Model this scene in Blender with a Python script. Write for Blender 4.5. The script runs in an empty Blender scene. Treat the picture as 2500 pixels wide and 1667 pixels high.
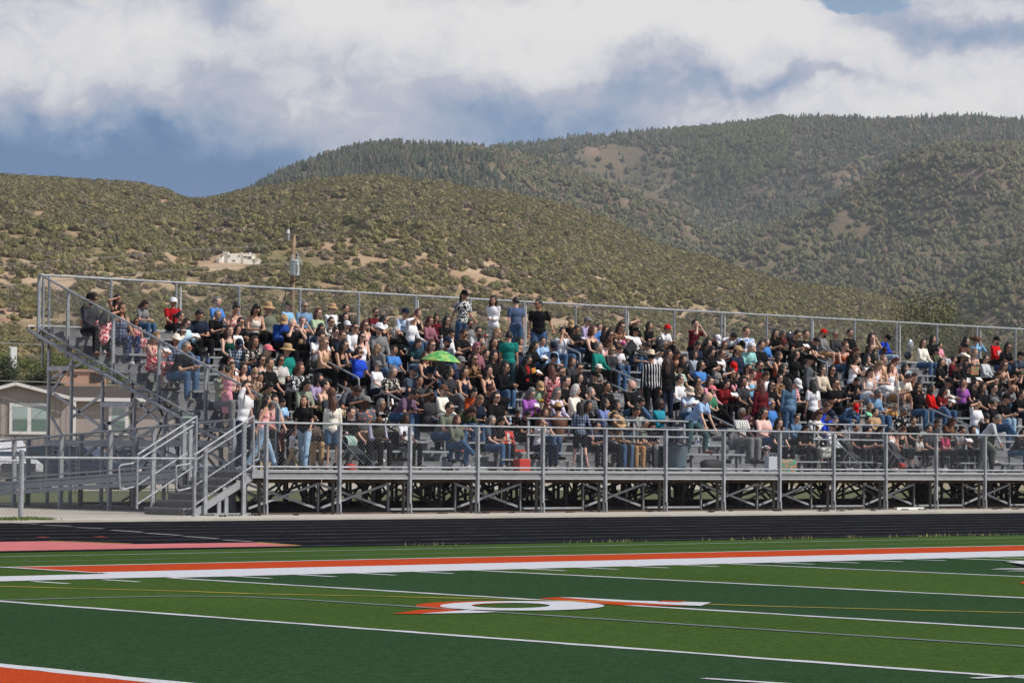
HAZE = 0.00009
EXPOSURE = 0.0
import bpy, bmesh, math, random
import numpy as np
from mathutils import Vector, Matrix
random.seed(7); rng = np.random.default_rng(7)
SC = bpy.context.scene
COL = SC.collection
R = math.radians

# ------------------------------------------------------------------ camera
F_PX, YAW, PIT, ROLL = 7390.0575, 0.8334, 0.0381, 0.0083
CX, CY, CZ = -38.2864, -54.4909, 1.3552
_fw = Vector((math.cos(PIT)*math.cos(YAW), math.cos(PIT)*math.sin(YAW), math.sin(PIT)))
_rt = Vector((math.sin(YAW), -math.cos(YAW), 0)); _up = _rt.cross(_fw)
_r2 = math.cos(ROLL)*_rt + math.sin(ROLL)*_up; _u2 = -math.sin(ROLL)*_rt + math.cos(ROLL)*_up
cam_d = bpy.data.cameras.new('camera'); cam = bpy.data.objects.new('camera', cam_d); COL.objects.link(cam)
cam.matrix_world = Matrix(((_r2.x, _u2.x, -_fw.x, CX), (_r2.y, _u2.y, -_fw.y, CY), (_r2.z, _u2.z, -_fw.z, CZ), (0, 0, 0, 1)))
cam_d.sensor_width = 36; cam_d.lens = F_PX*36/2500; cam_d.clip_start = 0.5; cam_d.clip_end = 20000
SC.camera = cam
SC.view_settings.view_transform = 'Standard'; SC.view_settings.look = 'None'; SC.view_settings.gamma = 1
SC.view_settings.exposure = EXPOSURE if 'EXPOSURE' in globals() else 0.0
SC.view_settings.use_curve_mapping = False

def ray(x, y):                     # a pixel of the 2500 px photograph as a direction in the world
    d = _fw*F_PX + _r2*(x-1250) - _u2*(y-833.5)
    return d.normalized()
def onY(x, y, Y):
    d = ray(x, y); t = (Y-CY)/d.y; return Vector((CX+d.x*t, Y, CZ+d.z*t))
def onX(x, y, X):
    d = ray(x, y); t = (X-CX)/d.x; return Vector((X, CY+d.y*t, CZ+d.z*t))
def onZ(x, y, Z):
    d = ray(x, y); t = (Z-CZ)/d.z; return Vector((CX+d.x*t, CY+d.y*t, Z))
def onD(x, y, D):                  # at horizontal distance D from the camera
    d = ray(x, y); t = D/math.hypot(d.x, d.y); return Vector((CX+d.x*t, CY+d.y*t, CZ+d.z*t))
def azel(x, y):
    d = ray(x, y); return math.degrees(math.atan2(d.y, d.x)), math.atan2(d.z, math.hypot(d.x, d.y))

# ------------------------------------------------------------------ sun and sky
SUN_DIR = Vector((0.42, -0.76, 0)).normalized(); SUN_EL = R(46)
sd = bpy.data.lights.new('sun', 'SUN'); sd.energy = 4.7; sd.angle = R(0.6); sd.color = (1.0, 0.945, 0.86)
sun = bpy.data.objects.new('sun', sd); COL.objects.link(sun)
to_sun = Vector((SUN_DIR.x*math.cos(SUN_EL), SUN_DIR.y*math.cos(SUN_EL), math.sin(SUN_EL)))
sun.rotation_euler = to_sun.to_track_quat('Z', 'Y').to_euler()
sun.location = (0, -20, 60)

W = bpy.data.worlds.new('World'); SC.world = W; W.use_nodes = True
nt = W.node_tree; nt.nodes.clear()
def N(t, **k):
    n = nt.nodes.new(t)
    for a, b in k.items(): setattr(n, a, b)
    return n
def L(a, b): nt.links.new(a, b)
def M(op, a, b=None, c=None, clamp=False):
    n = N('ShaderNodeMath', operation=op, use_clamp=clamp)
    for i, v in enumerate((a, b, c)):
        if v is None: continue
        if isinstance(v, (int, float)): n.inputs[i].default_value = v
        else: L(v, n.inputs[i])
    return n.outputs[0]
sky = N('ShaderNodeTexSky', sky_type='NISHITA'); sky.sun_disc = False
sky.sun_elevation = SUN_EL; sky.sun_rotation = math.atan2(SUN_DIR.x, SUN_DIR.y)
sky.altitude = 2100; sky.dust_density = 1.5; sky.air_density = 1.0
tc = N('ShaderNodeTexCoord'); D = tc.outputs['Generated']
def dot(v):
    n = N('ShaderNodeVectorMath', operation='DOT_PRODUCT'); L(D, n.inputs[0]); n.inputs[1].default_value = v; return n.outputs['Value']
fx, fy = math.cos(YAW), math.sin(YAW)
u = M('MULTIPLY', M('ARCTAN2', dot((fy, -fx, 0)), dot((fx, fy, 0))), F_PX/1000)      # horizontal angle, in thousands of photo pixels
v = M('MULTIPLY', M('ARCSINE', dot((0, 0, 1))), F_PX/1000)                             # elevation, same unit
def place(x, y):        # photo pixel -> sky coordinates
    a, e = azel(x, y); return -(R(a)-YAW)*F_PX/1000, math.asin(ray(x, y).z)*F_PX/1000
comb = N('ShaderNodeCombineXYZ'); L(u, comb.inputs[0]); L(v, comb.inputs[1])
UV = comb.outputs[0]
def noise(scale, detail=8, rough=.55, stretch=(1, 1, 1), off=(0, 0, 0), dist=0.0, src=None):
    mp = N('ShaderNodeMapping'); L(src or UV, mp.inputs[0]); mp.inputs['Scale'].default_value = stretch; mp.inputs['Location'].default_value = off
    n = N('ShaderNodeTexNoise'); L(mp.outputs[0], n.inputs['Vector']); n.inputs['Scale'].default_value = scale
    n.inputs['Detail'].default_value = detail; n.inputs['Roughness'].default_value = rough; n.inputs['Distortion'].default_value = dist
    return n.outputs['Fac'], n.outputs['Color']
w_f, w_c = noise(3.0, 9, .6, off=(3, 1, 0))
# warped coordinates so that placed masses get cloudy edges
wv = N('ShaderNodeVectorMath', operation='SUBTRACT'); L(w_c, wv.inputs[0]); wv.inputs[1].default_value = (.5, .5, .5)
ws = N('ShaderNodeVectorMath', operation='SCALE'); L(wv.outputs[0], ws.inputs[0]); ws.inputs['Scale'].default_value = .36
wa = N('ShaderNodeVectorMath', operation='ADD'); L(UV, wa.inputs[0]); L(ws.outputs[0], wa.inputs[1]); WUV = wa.outputs[0]
def blob(x, y, rx, ry, amp, src=None):
    cu, cv = place(x, y)
    mp = N('ShaderNodeMapping'); mp.vector_type = 'POINT'; L(src or WUV, mp.inputs[0])
    mp.inputs['Location'].default_value = (-cu*1000/rx, -cv*1000/ry, 0); mp.inputs['Scale'].default_value = (1000/rx, 1000/ry, 0)
    ln = N('ShaderNodeVectorMath', operation='LENGTH'); L(mp.outputs[0], ln.inputs[0])
    e = M('POWER', 2.71828, M('MULTIPLY', M('MULTIPLY', ln.outputs['Value'], ln.outputs['Value']), -1.0))
    return M('MULTIPLY', e, amp)
bright = None
for b in [(150, 130, 330, 150, .20), (420, 60, 260, 120, .20), (830, 50, 170, 90, .38), (1180, 60, 260, 120, .26), (1560, 30, 330, 90, .36), (1950, 80, 240, 110, .34),
          (1340, 150, 200, 70, .16), (2330, 260, 460, 150, .30), (1900, 300, 300, 60, .10), (700, 420, 330, 120, .06), (2480, 10, 160, 40, .16), (640, 230, 380, 90, .04), (1000, 330, 300, 110, .08),
          (330, 410, 360, 100, -.74), (80, 380, 200, 60, -.12), (560, 470, 160, 60, -.14), (600, 30, 120, 70, -.26), (1850, 215, 360, 26, -.26), (1780, 150, 200, 45, -.08), (700, 480, 350, 60, -.18), (950, 400, 260, 60, -.10), (60, 300, 200, 60, -.12),
          (1330, 310, 300, 65, -.30), (2350, 75, 210, 44, -.30), (2130, 70, 90, 40, -.12), (470, 200, 90, 50, -.10), (1480, 120, 90, 60, -.12)]:
    o = blob(*b); bright = o if bright is None else M('ADD', bright, o)
n1, _ = noise(3.2, 10, .58, stretch=(1, 1.25, 1), dist=.3); n2, _ = noise(10.0, 12, .66, stretch=(1, 1.35, 1), off=(5, 2, 0), dist=.7); n3, _ = noise(7.0, 3, .5, stretch=(2.2, .25, 1), off=(1, 7, 0))
B = M('ADD', bright, M('MULTIPLY', M('SUBTRACT', n1, .5), 0.34))
B = M('ADD', B, M('MULTIPLY', M('SUBTRACT', n2, .5), .46)); B = M('ADD', B, M('MULTIPLY', M('SUBTRACT', n3, .5), .05))
B = M('ADD', M('MULTIPLY', B, 1.25), .575, clamp=True)
ramp = N('ShaderNodeValToRGB'); L(B, ramp.inputs[0])
def lin(r, g, b): return tuple(((c/255+.055)/1.055)**2.4 if c > 10 else c/255/12.92 for c in (r, g, b)) + (1,)
el = ramp.color_ramp.elements
el[0].position = 0.0; el[0].color = lin(78, 122, 172); el[1].position = 1.0; el[1].color = lin(248, 246, 244)
for p, c in ((.18, lin(104, 142, 186)), (.36, lin(146, 168, 198)), (.52, lin(178, 187, 208)), (.64, lin(196, 201, 215)), (.74, lin(222, 223, 230)), (.86, lin(238, 237, 238))):
    e = el.new(p); e.color = c
hole = M('ADD', blob(2170, 8, 105, 40, 1.9), blob(2080, -40, 120, 40, 1.2))
hole = M('ADD', hole, M('MULTIPLY', M('SUBTRACT', n2, .5), .8)); hole = M('SUBTRACT', hole, .45); hole = M('MULTIPLY', hole, 3.0, clamp=True)
# unseen blue gaps added far above the frame, widened to lower ambient light
far_n, _ = noise(.22, 6, .6, off=(9, 3, 0)); up = M('MULTIPLY', M('SUBTRACT', v, 1.9), .25, clamp=True)
gap = M('MULTIPLY', M('MULTIPLY', M('SUBTRACT', far_n, .40), 6.0, clamp=True), up)
gap = M('MAXIMUM', hole, gap)
bg1 = N('ShaderNodeBackground'); L(ramp.outputs[0], bg1.inputs[0]); bg1.inputs[1].default_value = .92
bg2 = N('ShaderNodeBackground'); L(sky.outputs[0], bg2.inputs[0]); bg2.inputs[1].default_value = .10
mx = N('ShaderNodeMixShader'); L(gap, mx.inputs[0]); L(bg1.outputs[0], mx.inputs[1]); L(bg2.outputs[0], mx.inputs[2])
wo = N('ShaderNodeOutputWorld'); L(mx.outputs[0], wo.inputs[0])

# ------------------------------------------------------------------ helpers: materials
MATS = {}
def mat(name, col, rough=.7, metal=0.0, var=0.0, vscale=6.0, bump=0.0, bscale=40.0, col2=None, spec=.4, rnd=0.0):
    if name in MATS: return MATS[name]
    m = bpy.data.materials.new(name); m.use_nodes = True; t = m.node_tree; b = t.nodes['Principled BSDF']
    c = tuple(col[:3]) + (1,)
    b.inputs['Base Color'].default_value = c; b.inputs['Roughness'].default_value = rough; b.inputs['Metallic'].default_value = metal
    b.inputs['Specular IOR Level'].default_value = spec
    lk = t.links.new
    co = t.nodes.new('ShaderNodeTexCoord')
    out = None
    if var or col2:
        n = t.nodes.new('ShaderNodeTexNoise'); n.inputs['Scale'].default_value = vscale; n.inputs['Detail'].default_value = 6; n.inputs['Roughness'].default_value = .65
        lk(co.outputs['Object'], n.inputs['Vector'])
        r = t.nodes.new('ShaderNodeValToRGB'); lk(n.outputs['Fac'], r.inputs[0])
        c2 = tuple(col2[:3]) + (1,) if col2 else tuple(max(0, x*(1-var)) for x in c[:3]) + (1,)
        c1 = c if col2 else tuple(min(1, x*(1+var)) for x in c[:3]) + (1,)
        r.color_ramp.elements[0].position = .34; r.color_ramp.elements[1].position = .66
        r.color_ramp.elements[0].color = c2; r.color_ramp.elements[1].color = c1
        out = r.outputs[0]
    if rnd:
        oi = t.nodes.new('ShaderNodeObjectInfo'); hs = t.nodes.new('ShaderNodeHueSaturation')
        mr = t.nodes.new('ShaderNodeMapRange'); lk(oi.outputs['Random'], mr.inputs[0]); mr.inputs[3].default_value = 1-rnd; mr.inputs[4].default_value = 1+rnd
        lk(mr.outputs[0], hs.inputs['Value'])
        if out: lk(out, hs.inputs['Color'])
        else: hs.inputs['Color'].default_value = c
        out = hs.outputs[0]
    if out: lk(out, b.inputs['Base Color'])
    if bump:
        n2 = t.nodes.new('ShaderNodeTexNoise'); n2.inputs['Scale'].default_value = bscale; n2.inputs['Detail'].default_value = 4
        lk(co.outputs['Object'], n2.inputs['Vector'])
        bp = t.nodes.new('ShaderNodeBump'); bp.inputs['Strength'].default_value = bump; bp.inputs['Distance'].default_value = .02
        lk(n2.outputs['Fac'], bp.inputs['Height']); lk(bp.outputs[0], b.inputs['Normal'])
    MATS[name] = m; return m

GALV = mat('galvanised_steel', (.31, .325, .345), .58, .25, var=.26, vscale=5)
ALU = mat('aluminium_plank', (.30, .315, .335), .55, .3, var=.12, vscale=5)
ALUD = mat('weathered_aluminium', (.21, .215, .23), .55, .35, var=.18, vscale=4)
WIRE = mat('fence_wire', (.21, .225, .245), .6, .2)
TREAD = mat('aluminium_footboard', (.20, .205, .215), .5, .4, var=.2, vscale=3)
STEELD = mat('dull_steel_frame', (.15, .135, .125), .6, .3, var=.2, vscale=5)
CONC = mat('concrete', (.42, .385, .34), .9, var=.14, vscale=1.2, bump=.2, bscale=20)
CONCD = mat('stained_concrete', (.30, .27, .235), .9, var=.2, vscale=2.0, bump=.3, bscale=16)
WOOD = mat('weathered_wood', (.085, .058, .042), .85, var=.3, vscale=4)

# ------------------------------------------------------------------ helpers: meshes
class MB:
    def __init__(s): s.v = []; s.f = []; s.m = []
    def add(s, vs, fs, mi=0):
        o = len(s.v); s.v += [tuple(x) for x in vs]; s.f += [tuple(i+o for i in f) for f in fs]; s.m += [mi]*len(fs); return s
    def box(s, x0, x1, y0, y1, z0, z1, mi=0):
        return s.add([(x0, y0, z0), (x1, y0, z0), (x1, y1, z0), (x0, y1, z0), (x0, y0, z1), (x1, y0, z1), (x1, y1, z1), (x0, y1, z1)],
                     [(0, 3, 2, 1), (4, 5, 6, 7), (0, 1, 5, 4), (1, 2, 6, 5), (2, 3, 7, 6), (3, 0, 4, 7)], mi)
    def bar(s, a, b, w, h, mi=0, up=(0, 0, 1)):
        a = Vector(a); b = Vector(b); d = (b-a).normalized(); u_ = Vector(up)
        if abs(d.dot(u_)) > .98: u_ = Vector((0, 1, 0))
        sd_ = d.cross(u_).normalized()*w/2; u2 = sd_.cross(d).normalized()*h/2
        vs = [a-sd_-u2, a+sd_-u2, a+sd_+u2, a-sd_+u2, b-sd_-u2, b+sd_-u2, b+sd_+u2, b-sd_+u2]
        return s.add(vs, [(0, 1, 2, 3), (7, 6, 5, 4), (0, 4, 5, 1), (1, 5, 6, 2), (2, 6, 7, 3), (3, 7, 4, 0)], mi)
    def tube(s, pts, r, n=8, mi=0, cap=True):
        pts = [Vector(p) for p in pts]; rr = r if isinstance(r, (list, tuple)) else [r]*len(pts)
        rings = []; ref = None; o = len(s.v)
        for i, p in enumerate(pts):
            t_ = (pts[min(i+1, len(pts)-1)]-pts[max(i-1, 0)]).normalized()
            if ref is None: ref = Vector((0, 0, 1)) if abs(t_.z) < .9 else Vector((0, 1, 0))
            sx = t_.cross(ref).normalized(); sy = sx.cross(t_).normalized(); ref = sy
            for k in range(n):
                a = 2*math.pi*k/n; s.v.append(tuple(p+sx*math.cos(a)*rr[i]+sy*math.sin(a)*rr[i]))
        for i in range(len(pts)-1):
            for k in range(n):
                k2 = (k+1) % n; s.f.append((o+i*n+k, o+(i+1)*n+k, o+(i+1)*n+k2, o+i*n+k2)); s.m.append(mi)
        if cap:
            s.f.append(tuple(o+k for k in range(n))); s.m.append(mi)
            s.f.append(tuple(o+(len(pts)-1)*n+k for k in reversed(range(n)))); s.m.append(mi)
        return s
    def ell(s, c, r, nu=10, nv=7, mi=0, fn=None, rot=None):
        o = len(s.v); c = Vector(c)
        for j in range(nv+1):
            th = math.pi*j/nv
            for i in range(nu):
                ph = 2*math.pi*i/nu; p = Vector((math.sin(th)*math.cos(ph)*r[0], math.sin(th)*math.sin(ph)*r[1], math.cos(th)*r[2]))
                if fn: p = fn(p)
                if rot: p = rot @ p
                s.v.append(tuple(c+p))
        for j in range(nv):
            for i in range(nu):
                i2 = (i+1) % nu; s.f.append((o+j*nu+i, o+(j+1)*nu+i, o+(j+1)*nu+i2, o+j*nu+i2)); s.m.append(mi)
        return s
    def mesh(s, name, mats, smooth=False):
        me = bpy.data.meshes.new(name); me.from_pydata(s.v, [], s.f)
        for m in (mats if isinstance(mats, (list, tuple)) else [mats]): me.materials.append(m)
        if any(s.m): me.polygons.foreach_set('material_index', s.m)
        if smooth: me.polygons.foreach_set('use_smooth', [True]*len(me.polygons))
        me.update(); return me
    def build(s, name, mats, parent=None, smooth=False, **k):
        o = bpy.data.objects.new(name, s.mesh(name, mats, smooth)); COL.objects.link(o)
        if parent is not None: o.parent = parent
        return tag(o, **k)
def tag(o, label=None, cat=None, group=None, kind=None):
    if label: o['label'] = label
    if cat: o['category'] = cat
    if group: o['group'] = group
    if kind: o['kind'] = kind
    return o
def empty(name, loc=(0, 0, 0), rz=0, **k):
    o = bpy.data.objects.new(name, None); o.location = loc; o.rotation_euler = (0, 0, rz); o.empty_display_size = .2; COL.objects.link(o); return tag(o, **k)
def part(name, data, parent, loc=(0, 0, 0), rot=(0, 0, 0), **k):
    o = bpy.data.objects.new(name, data); o.location = loc; o.rotation_euler = rot; COL.objects.link(o); o.parent = parent; return tag(o, **k)

# ------------------------------------------------------------------ value noise for terrain
_tab = rng.random((256, 256))
def vnoise(x, y):
    xi = np.floor(x).astype(int); yi = np.floor(y).astype(int); fx_ = x-xi; fy_ = y-yi
    fx_ = fx_*fx_*(3-2*fx_); fy_ = fy_*fy_*(3-2*fy_)
    a = _tab[xi % 256, yi % 256]; b = _tab[(xi+1) % 256, yi % 256]; c = _tab[xi % 256, (yi+1) % 256]; d = _tab[(xi+1) % 256, (yi+1) % 256]
    return a*(1-fx_)*(1-fy_)+b*fx_*(1-fy_)+c*(1-fx_)*fy_+d*fx_*fy_
def fbm(x, y, o=4, g=.5):
    s_ = 0; a = 1; t_ = 0
    for i in range(o): s_ = s_+a*vnoise(x*2**i+17*i, y*2**i+31*i); t_ += a; a *= g
    return s_/t_

# ================================================================== GROUND, TRACK, TURF
GZ = -.10; TZ = -.046
def plane(name, x0, x1, y0, y1, z, m, lab=None, kind='structure'):
    b = MB(); b.add([(x0, y0, z), (x1, y0, z), (x1, y1, z), (x0, y1, z)], [(0, 1, 2, 3)]); return b.build(name, m, kind=kind)
DIRT = mat('dirt', (.30, .23, .16), .95, var=.25, vscale=.08, bump=.4, bscale=2, col2=(.16, .16, .08))
b = MB(); n_ = 64
b.add([(CX+7000*math.cos(2*math.pi*i/n_), CY+7000*math.sin(2*math.pi*i/n_), GZ-.15) for i in range(n_)], [tuple(range(n_))]); b.build('ground', DIRT, kind='structure')
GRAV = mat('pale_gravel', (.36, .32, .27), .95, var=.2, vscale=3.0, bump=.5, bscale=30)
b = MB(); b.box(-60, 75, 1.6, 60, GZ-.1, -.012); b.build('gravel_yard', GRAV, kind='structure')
b = MB(); b.box(5.6, 75, 1.65, 13.2, -.011, -.004); b.build('shade_floor', mat('shade_brown_floor', (.085, .065, .05), .95, var=.4, vscale=1.5, bump=.5, bscale=12), kind='structure')  # dark brown floor sheet: the shade under the stand put into its colour
b = MB(); b.box(-60, 75, -2.75, 1.6, GZ-.1, 0); b.build('concrete_apron', CONC, kind='structure')
# asphalt-black running track
def track_mat():
    m = mat('black_running_track', (.0125, .0125, .014), 1.0, bump=.5, bscale=220, spec=0.0)
    t = m.node_tree; bs = t.nodes['Principled BSDF']; co = t.nodes.new('ShaderNodeTexCoord')
    n = t.nodes.new('ShaderNodeTexNoise'); n.inputs['Scale'].default_value = .5; n.inputs['Detail'].default_value = 5; t.links.new(co.outputs['Object'], n.inputs['Vector'])
    r = t.nodes.new('ShaderNodeValToRGB'); r.color_ramp.elements[0].color = (.009, .0095, .012, 1); r.color_ramp.elements[1].color = (.017, .018, .022, 1); t.links.new(n.outputs['Fac'], r.inputs[0])
    v_ = t.nodes.new('ShaderNodeTexVoronoi'); v_.inputs['Scale'].default_value = 1.6; t.links.new(co.outputs['Object'], v_.inputs['Vector'])
    l_ = t.nodes.new('ShaderNodeMath'); l_.operation = 'LESS_THAN'; l_.inputs[1].default_value = .045; t.links.new(v_.outputs['Distance'], l_.inputs[0])
    mx_ = t.nodes.new('ShaderNodeMix'); mx_.data_type = 'RGBA'; t.links.new(l_.outputs[0], mx_.inputs['Factor']); t.links.new(r.outputs[0], mx_.inputs['A']); mx_.inputs['B'].default_value = (.16, .15, .14, 1)
    t.links.new(mx_.outputs['Result'], bs.inputs['Base Color']); return m
b = MB(); b.box(-140, 160, -18.25, -2.75, GZ-.12, TZ); b.build('running_track', track_mat(), kind='structure')
WHITE = mat('white_line_paint', (.62, .62, .63), .8, var=.12, vscale=3)
DIM = mat('worn_lane_paint', (.20, .20, .205), .95, var=.6, vscale=1.2, spec=0)
def ribbon(b, pts, w, z, jit=0.0, step=.35, mi=0):
    """a painted strip along a path on the ground; jit roughens its edges"""
    P = [Vector((p[0], p[1])) for p in pts]; out = []
    for a, c in zip(P[:-1], P[1:]):
        k = max(1, int((c-a).length/step)) if jit else 1
        out += [a+(c-a)*(i/k) for i in range(k)]
    out.append(P[-1]); o = len(b.v)
    for i, p in enumerate(out):
        t_ = (out[min(i+1, len(out)-1)]-out[max(i-1, 0)]).normalized(); nn = Vector((-t_.y, t_.x))
        for sgn in (-1, 1):
            q = p+nn*sgn*(w/2+random.uniform(-jit, jit)); b.v.append((q.x, q.y, z))
    for i in range(len(out)-1): b.f.append((o+2*i, o+2*i+2, o+2*i+3, o+2*i+1)); b.m.append(mi)
paint = empty('track_markings'); paint['kind'] = 'structure'
lane_y = [-3.05, -4.68, -6.57, -8.48, -10.39, -12.27, -14.05, -15.75, -17.6]
for y in lane_y:
    b = MB(); ribbon(b, [(-140, y), (160, y)], .05, TZ+.004); b.build('lane_line', DIM, paint)
L0 = [(-4.95, -2.92), (-5.44, -4.83), (-5.88, -6.64), (-6.42, -8.55), (-7.08, -10.62), (-7.68, -12.55), (-8.37, -14.58)]
R0 = [(-5.02, -4.03), (-5.41, -5.79), (-5.96, -7.63), (-6.72, -9.97), (-7.34, -11.95), (-7.97, -13.87), (-8.51, -15.49)]
DIMW = mat('worn_start_paint', (.30, .30, .31), .85, var=.25, vscale=3)
for p, q in zip(L0, R0):
    b = MB(); ribbon(b, [p, q], .12, TZ+.008, .01); b.build('stagger_mark', DIMW, paint)
PINK = mat('pink_runway', (.47, .125, .125), .85, var=.12, vscale=1.2, bump=.3, bscale=200)
YEL = mat('yellow_paint', (.42, .27, .07), .85, var=.2, vscale=5); RED = mat('red_paint', (.5, .07, .05), .85)
b = MB(); P_ = [(-140, -13.7), (-11.32, -13.85), (-11.0, -15.75), (-8.75, -15.95), (-9.24, -17.6), (-140, -17.65)]
b.add([(x, y, TZ+.005) for x, y in P_], [tuple(reversed(range(6)))]); b.build('pink_runway_panel', PINK, paint)
for p, q, mm in (((-11.32, -13.9), (-11.0, -15.7), YEL), ((-8.78, -16.0), (-9.2, -17.6), YEL)):
    b = MB(); ribbon(b, [p, q], .14, TZ+.010); b.build('zone_mark', mm, paint)
for x, y in ((93, 1311), (235, 1310.5)):
    p = onZ(x, y, TZ); q = onZ(x+23, y+1.2, TZ); b = MB(); ribbon(b, [(p.x, p.y), (q.x, q.y)], .12, TZ+.008); b.build('zone_mark', RED, paint)

# turf field of alternating greens
def turf_mat(name, c1, c2):
    m = bpy.data.materials.new(name); m.use_nodes = True; t = m.node_tree; bs = t.nodes['Principled BSDF']; lk = t.links.new
    bs.inputs['Roughness'].default_value = .9; bs.inputs['Specular IOR Level'].default_value = 0
    co = t.nodes.new('ShaderNodeTexCoord')
    a = t.nodes.new('ShaderNodeTexNoise'); a.inputs['Scale'].default_value = 16; a.inputs['Detail'].default_value = 8; a.inputs['Roughness'].default_value = .85; lk(co.outputs['Object'], a.inputs['Vector'])
    r = t.nodes.new('ShaderNodeValToRGB'); r.color_ramp.elements[0].position = .36; r.color_ramp.elements[1].position = .64
    r.color_ramp.elements[0].color = c1+(1,); r.color_ramp.elements[1].color = c2+(1,); lk(a.outputs['Fac'], r.inputs[0])
    g = t.nodes.new('ShaderNodeTexNoise'); g.inputs['Scale'].default_value = .22; g.inputs['Detail'].default_value = 3; lk(co.outputs['Object'], g.inputs['Vector'])
    mr = t.nodes.new('ShaderNodeMapRange'); lk(g.outputs['Fac'], mr.inputs[0]); mr.inputs[3].default_value = .86; mr.inputs[4].default_value = 1.14
    hs = t.nodes.new('ShaderNodeHueSaturation'); lk(mr.outputs[0], hs.inputs['Value']); lk(r.outputs[0], hs.inputs['Color']); lk(hs.outputs[0], bs.inputs['Base Color'])
    h = t.nodes.new('ShaderNodeTexNoise'); h.inputs['Scale'].default_value = 70; h.inputs['Detail'].default_value = 3; lk(co.outputs['Object'], h.inputs['Vector'])
    bp = t.nodes.new('ShaderNodeBump'); bp.inputs['Strength'].default_value = .9; bp.inputs['Distance'].default_value = .02; lk(h.outputs['Fac'], bp.inputs['Height']); lk(bp.outputs[0], bs.inputs['Normal'])
    return m
TL = turf_mat('light_green_turf', (.026, .056, .014), (.074, .128, .034)); TD = turf_mat('dark_green_turf', (.016, .040, .018), (.044, .086, .040))
YX = -22.5998; YD = 4.572; SB = -26.45
b = MB()
b.add([(-140, -18.25, TZ), (160, -18.25, TZ), (160, SB, TZ), (-140, SB, TZ)], [(3, 2, 1, 0)], 0)
xs = [-140]+[YX+YD*k for k in range(-2, 22)]+[160]
for i in range(len(xs)-1):
    dark = (i % 2 == 0 and 2 <= i <= 24)
    b.add([(xs[i], SB, TZ), (xs[i+1], SB, TZ), (xs[i+1], -90, TZ), (xs[i], -90, TZ)], [(3, 2, 1, 0)], 1 if dark else 0)
ORT = None
b.build('turf_field', [TL, TD], kind='structure')
b = MB(); b.box(-140, 160, -140, -90, GZ-.1, TZ-.01); b.build('far_field_edge', DIRT, kind='structure')
marks = empty('field_markings'); marks['kind'] = 'structure'
ORA = mat('orange_turf_paint', (.41, .058, .020), 1.0, var=.22, vscale=22, spec=0, bump=.7, bscale=70)
WTP = mat('white_turf_paint', (.50, .51, .55), 1.0, var=.16, vscale=22, spec=0, bump=.7, bscale=70)
GRP = mat('grey_turf_line', (.13, .16, .16), .9, var=.2, vscale=2); YLP = mat('yellow_turf_line', (.42, .30, .03), .9, var=.4, vscale=1.3)
BLK = mat('black_turf_paint', (.010, .012, .014), .9)
Z1 = TZ+.004; Z2 = TZ+.006; Z3 = TZ+.008
def strip(name, pts, w, m, z=Z1, jit=.012): b_ = MB(); ribbon(b_, pts, w, z, jit, .25); return b_.build(name, m, marks)
def poly(name, pts, m, z):
    b_ = MB(); b_.add([(p[0], p[1], z) for p in pts], [tuple(range(len(pts)))]); o = b_.build(name, m, marks)
    o.data.update();
    if o.data.polygons[0].normal.z < 0:
        o.data.flip_normals()
    return o
DX = -17.95
strip('orange_border_band', [(DX, -23.83), (160, -23.83)], 1.78, ORA, jit=.02)
strip('white_border_band', [(DX, -25.58), (160, -25.58)], 1.74, WTP, jit=.02)
strip('white_border_band', [(-27.17, -25.75), (DX, -25.75)], 1.1, WTP, z=Z2, jit=.02)
strip('yard_line', [(-33, -22.82), (DX, -22.82)], .10, WTP)
strip('border_edge_line', [(DX, -22.87), (160, -22.87)], .12, WTP, z=Z2)
strip('border_edge_line', [(DX, -22.8), (DX, -25.0)], .10, WTP, z=Z3)
strip('thin_line', [(-60, -19.6), (160, -19.6)], .055, WTP); strip('thin_line', [(-60, -21.35), (160, -21.35)], .06, GRP)
for k in range(-1, 22):
    x = YX+YD*k; strip('yard_line', [(x-(0 if k >= 0 else .13), SB), (x-(0 if k >= 0 else .13), SB-48.8)], .12 if k >= 0 else .18, WTP, z=Z1, jit=.018)
    for j in range(1, 5):
        xx = x+YD*j/5
        if k >= 0 or True: strip('hash_mark', [(xx, SB-.02), (xx, SB-.70)], .10, WTP)
strip('hash_mark', [(-24.36, -41.0), (-24.20, -42.2)], .09, WTP, z=Z2); strip('hash_mark', [(-22.95, -42.05), (-22.25, -42.12)], .09, WTP, z=Z3)
poly('end_zone', [(-37, SB-.2), (-27.40, SB-.2), (-27.40, -75), (-37, -75)], ORA, Z1)
strip('grey_line', [(-34, -29.9), (-21.6, -29.95), (-20.6, -30.1), (-20.1, -30.6), (-19.97, -31.4), (-19.95, -60)], .10, GRP, z=Z1+.002, jit=.01)
strip('yellow_line', [(-23.5, -24.9), (-22.2, -26.45), (-20.85, -27.35), (-20.47, -28.23), (-19.89, -29.35), (-19.66, -30.11), (-18.97, -31.13), (-18.2, -32.49), (-17.26, -34.21), (-17.02, -34.87), (-15.93, -36.94), (-14.0, -41)], .06, YLP, z=Z1+.003, jit=.008)
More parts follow.
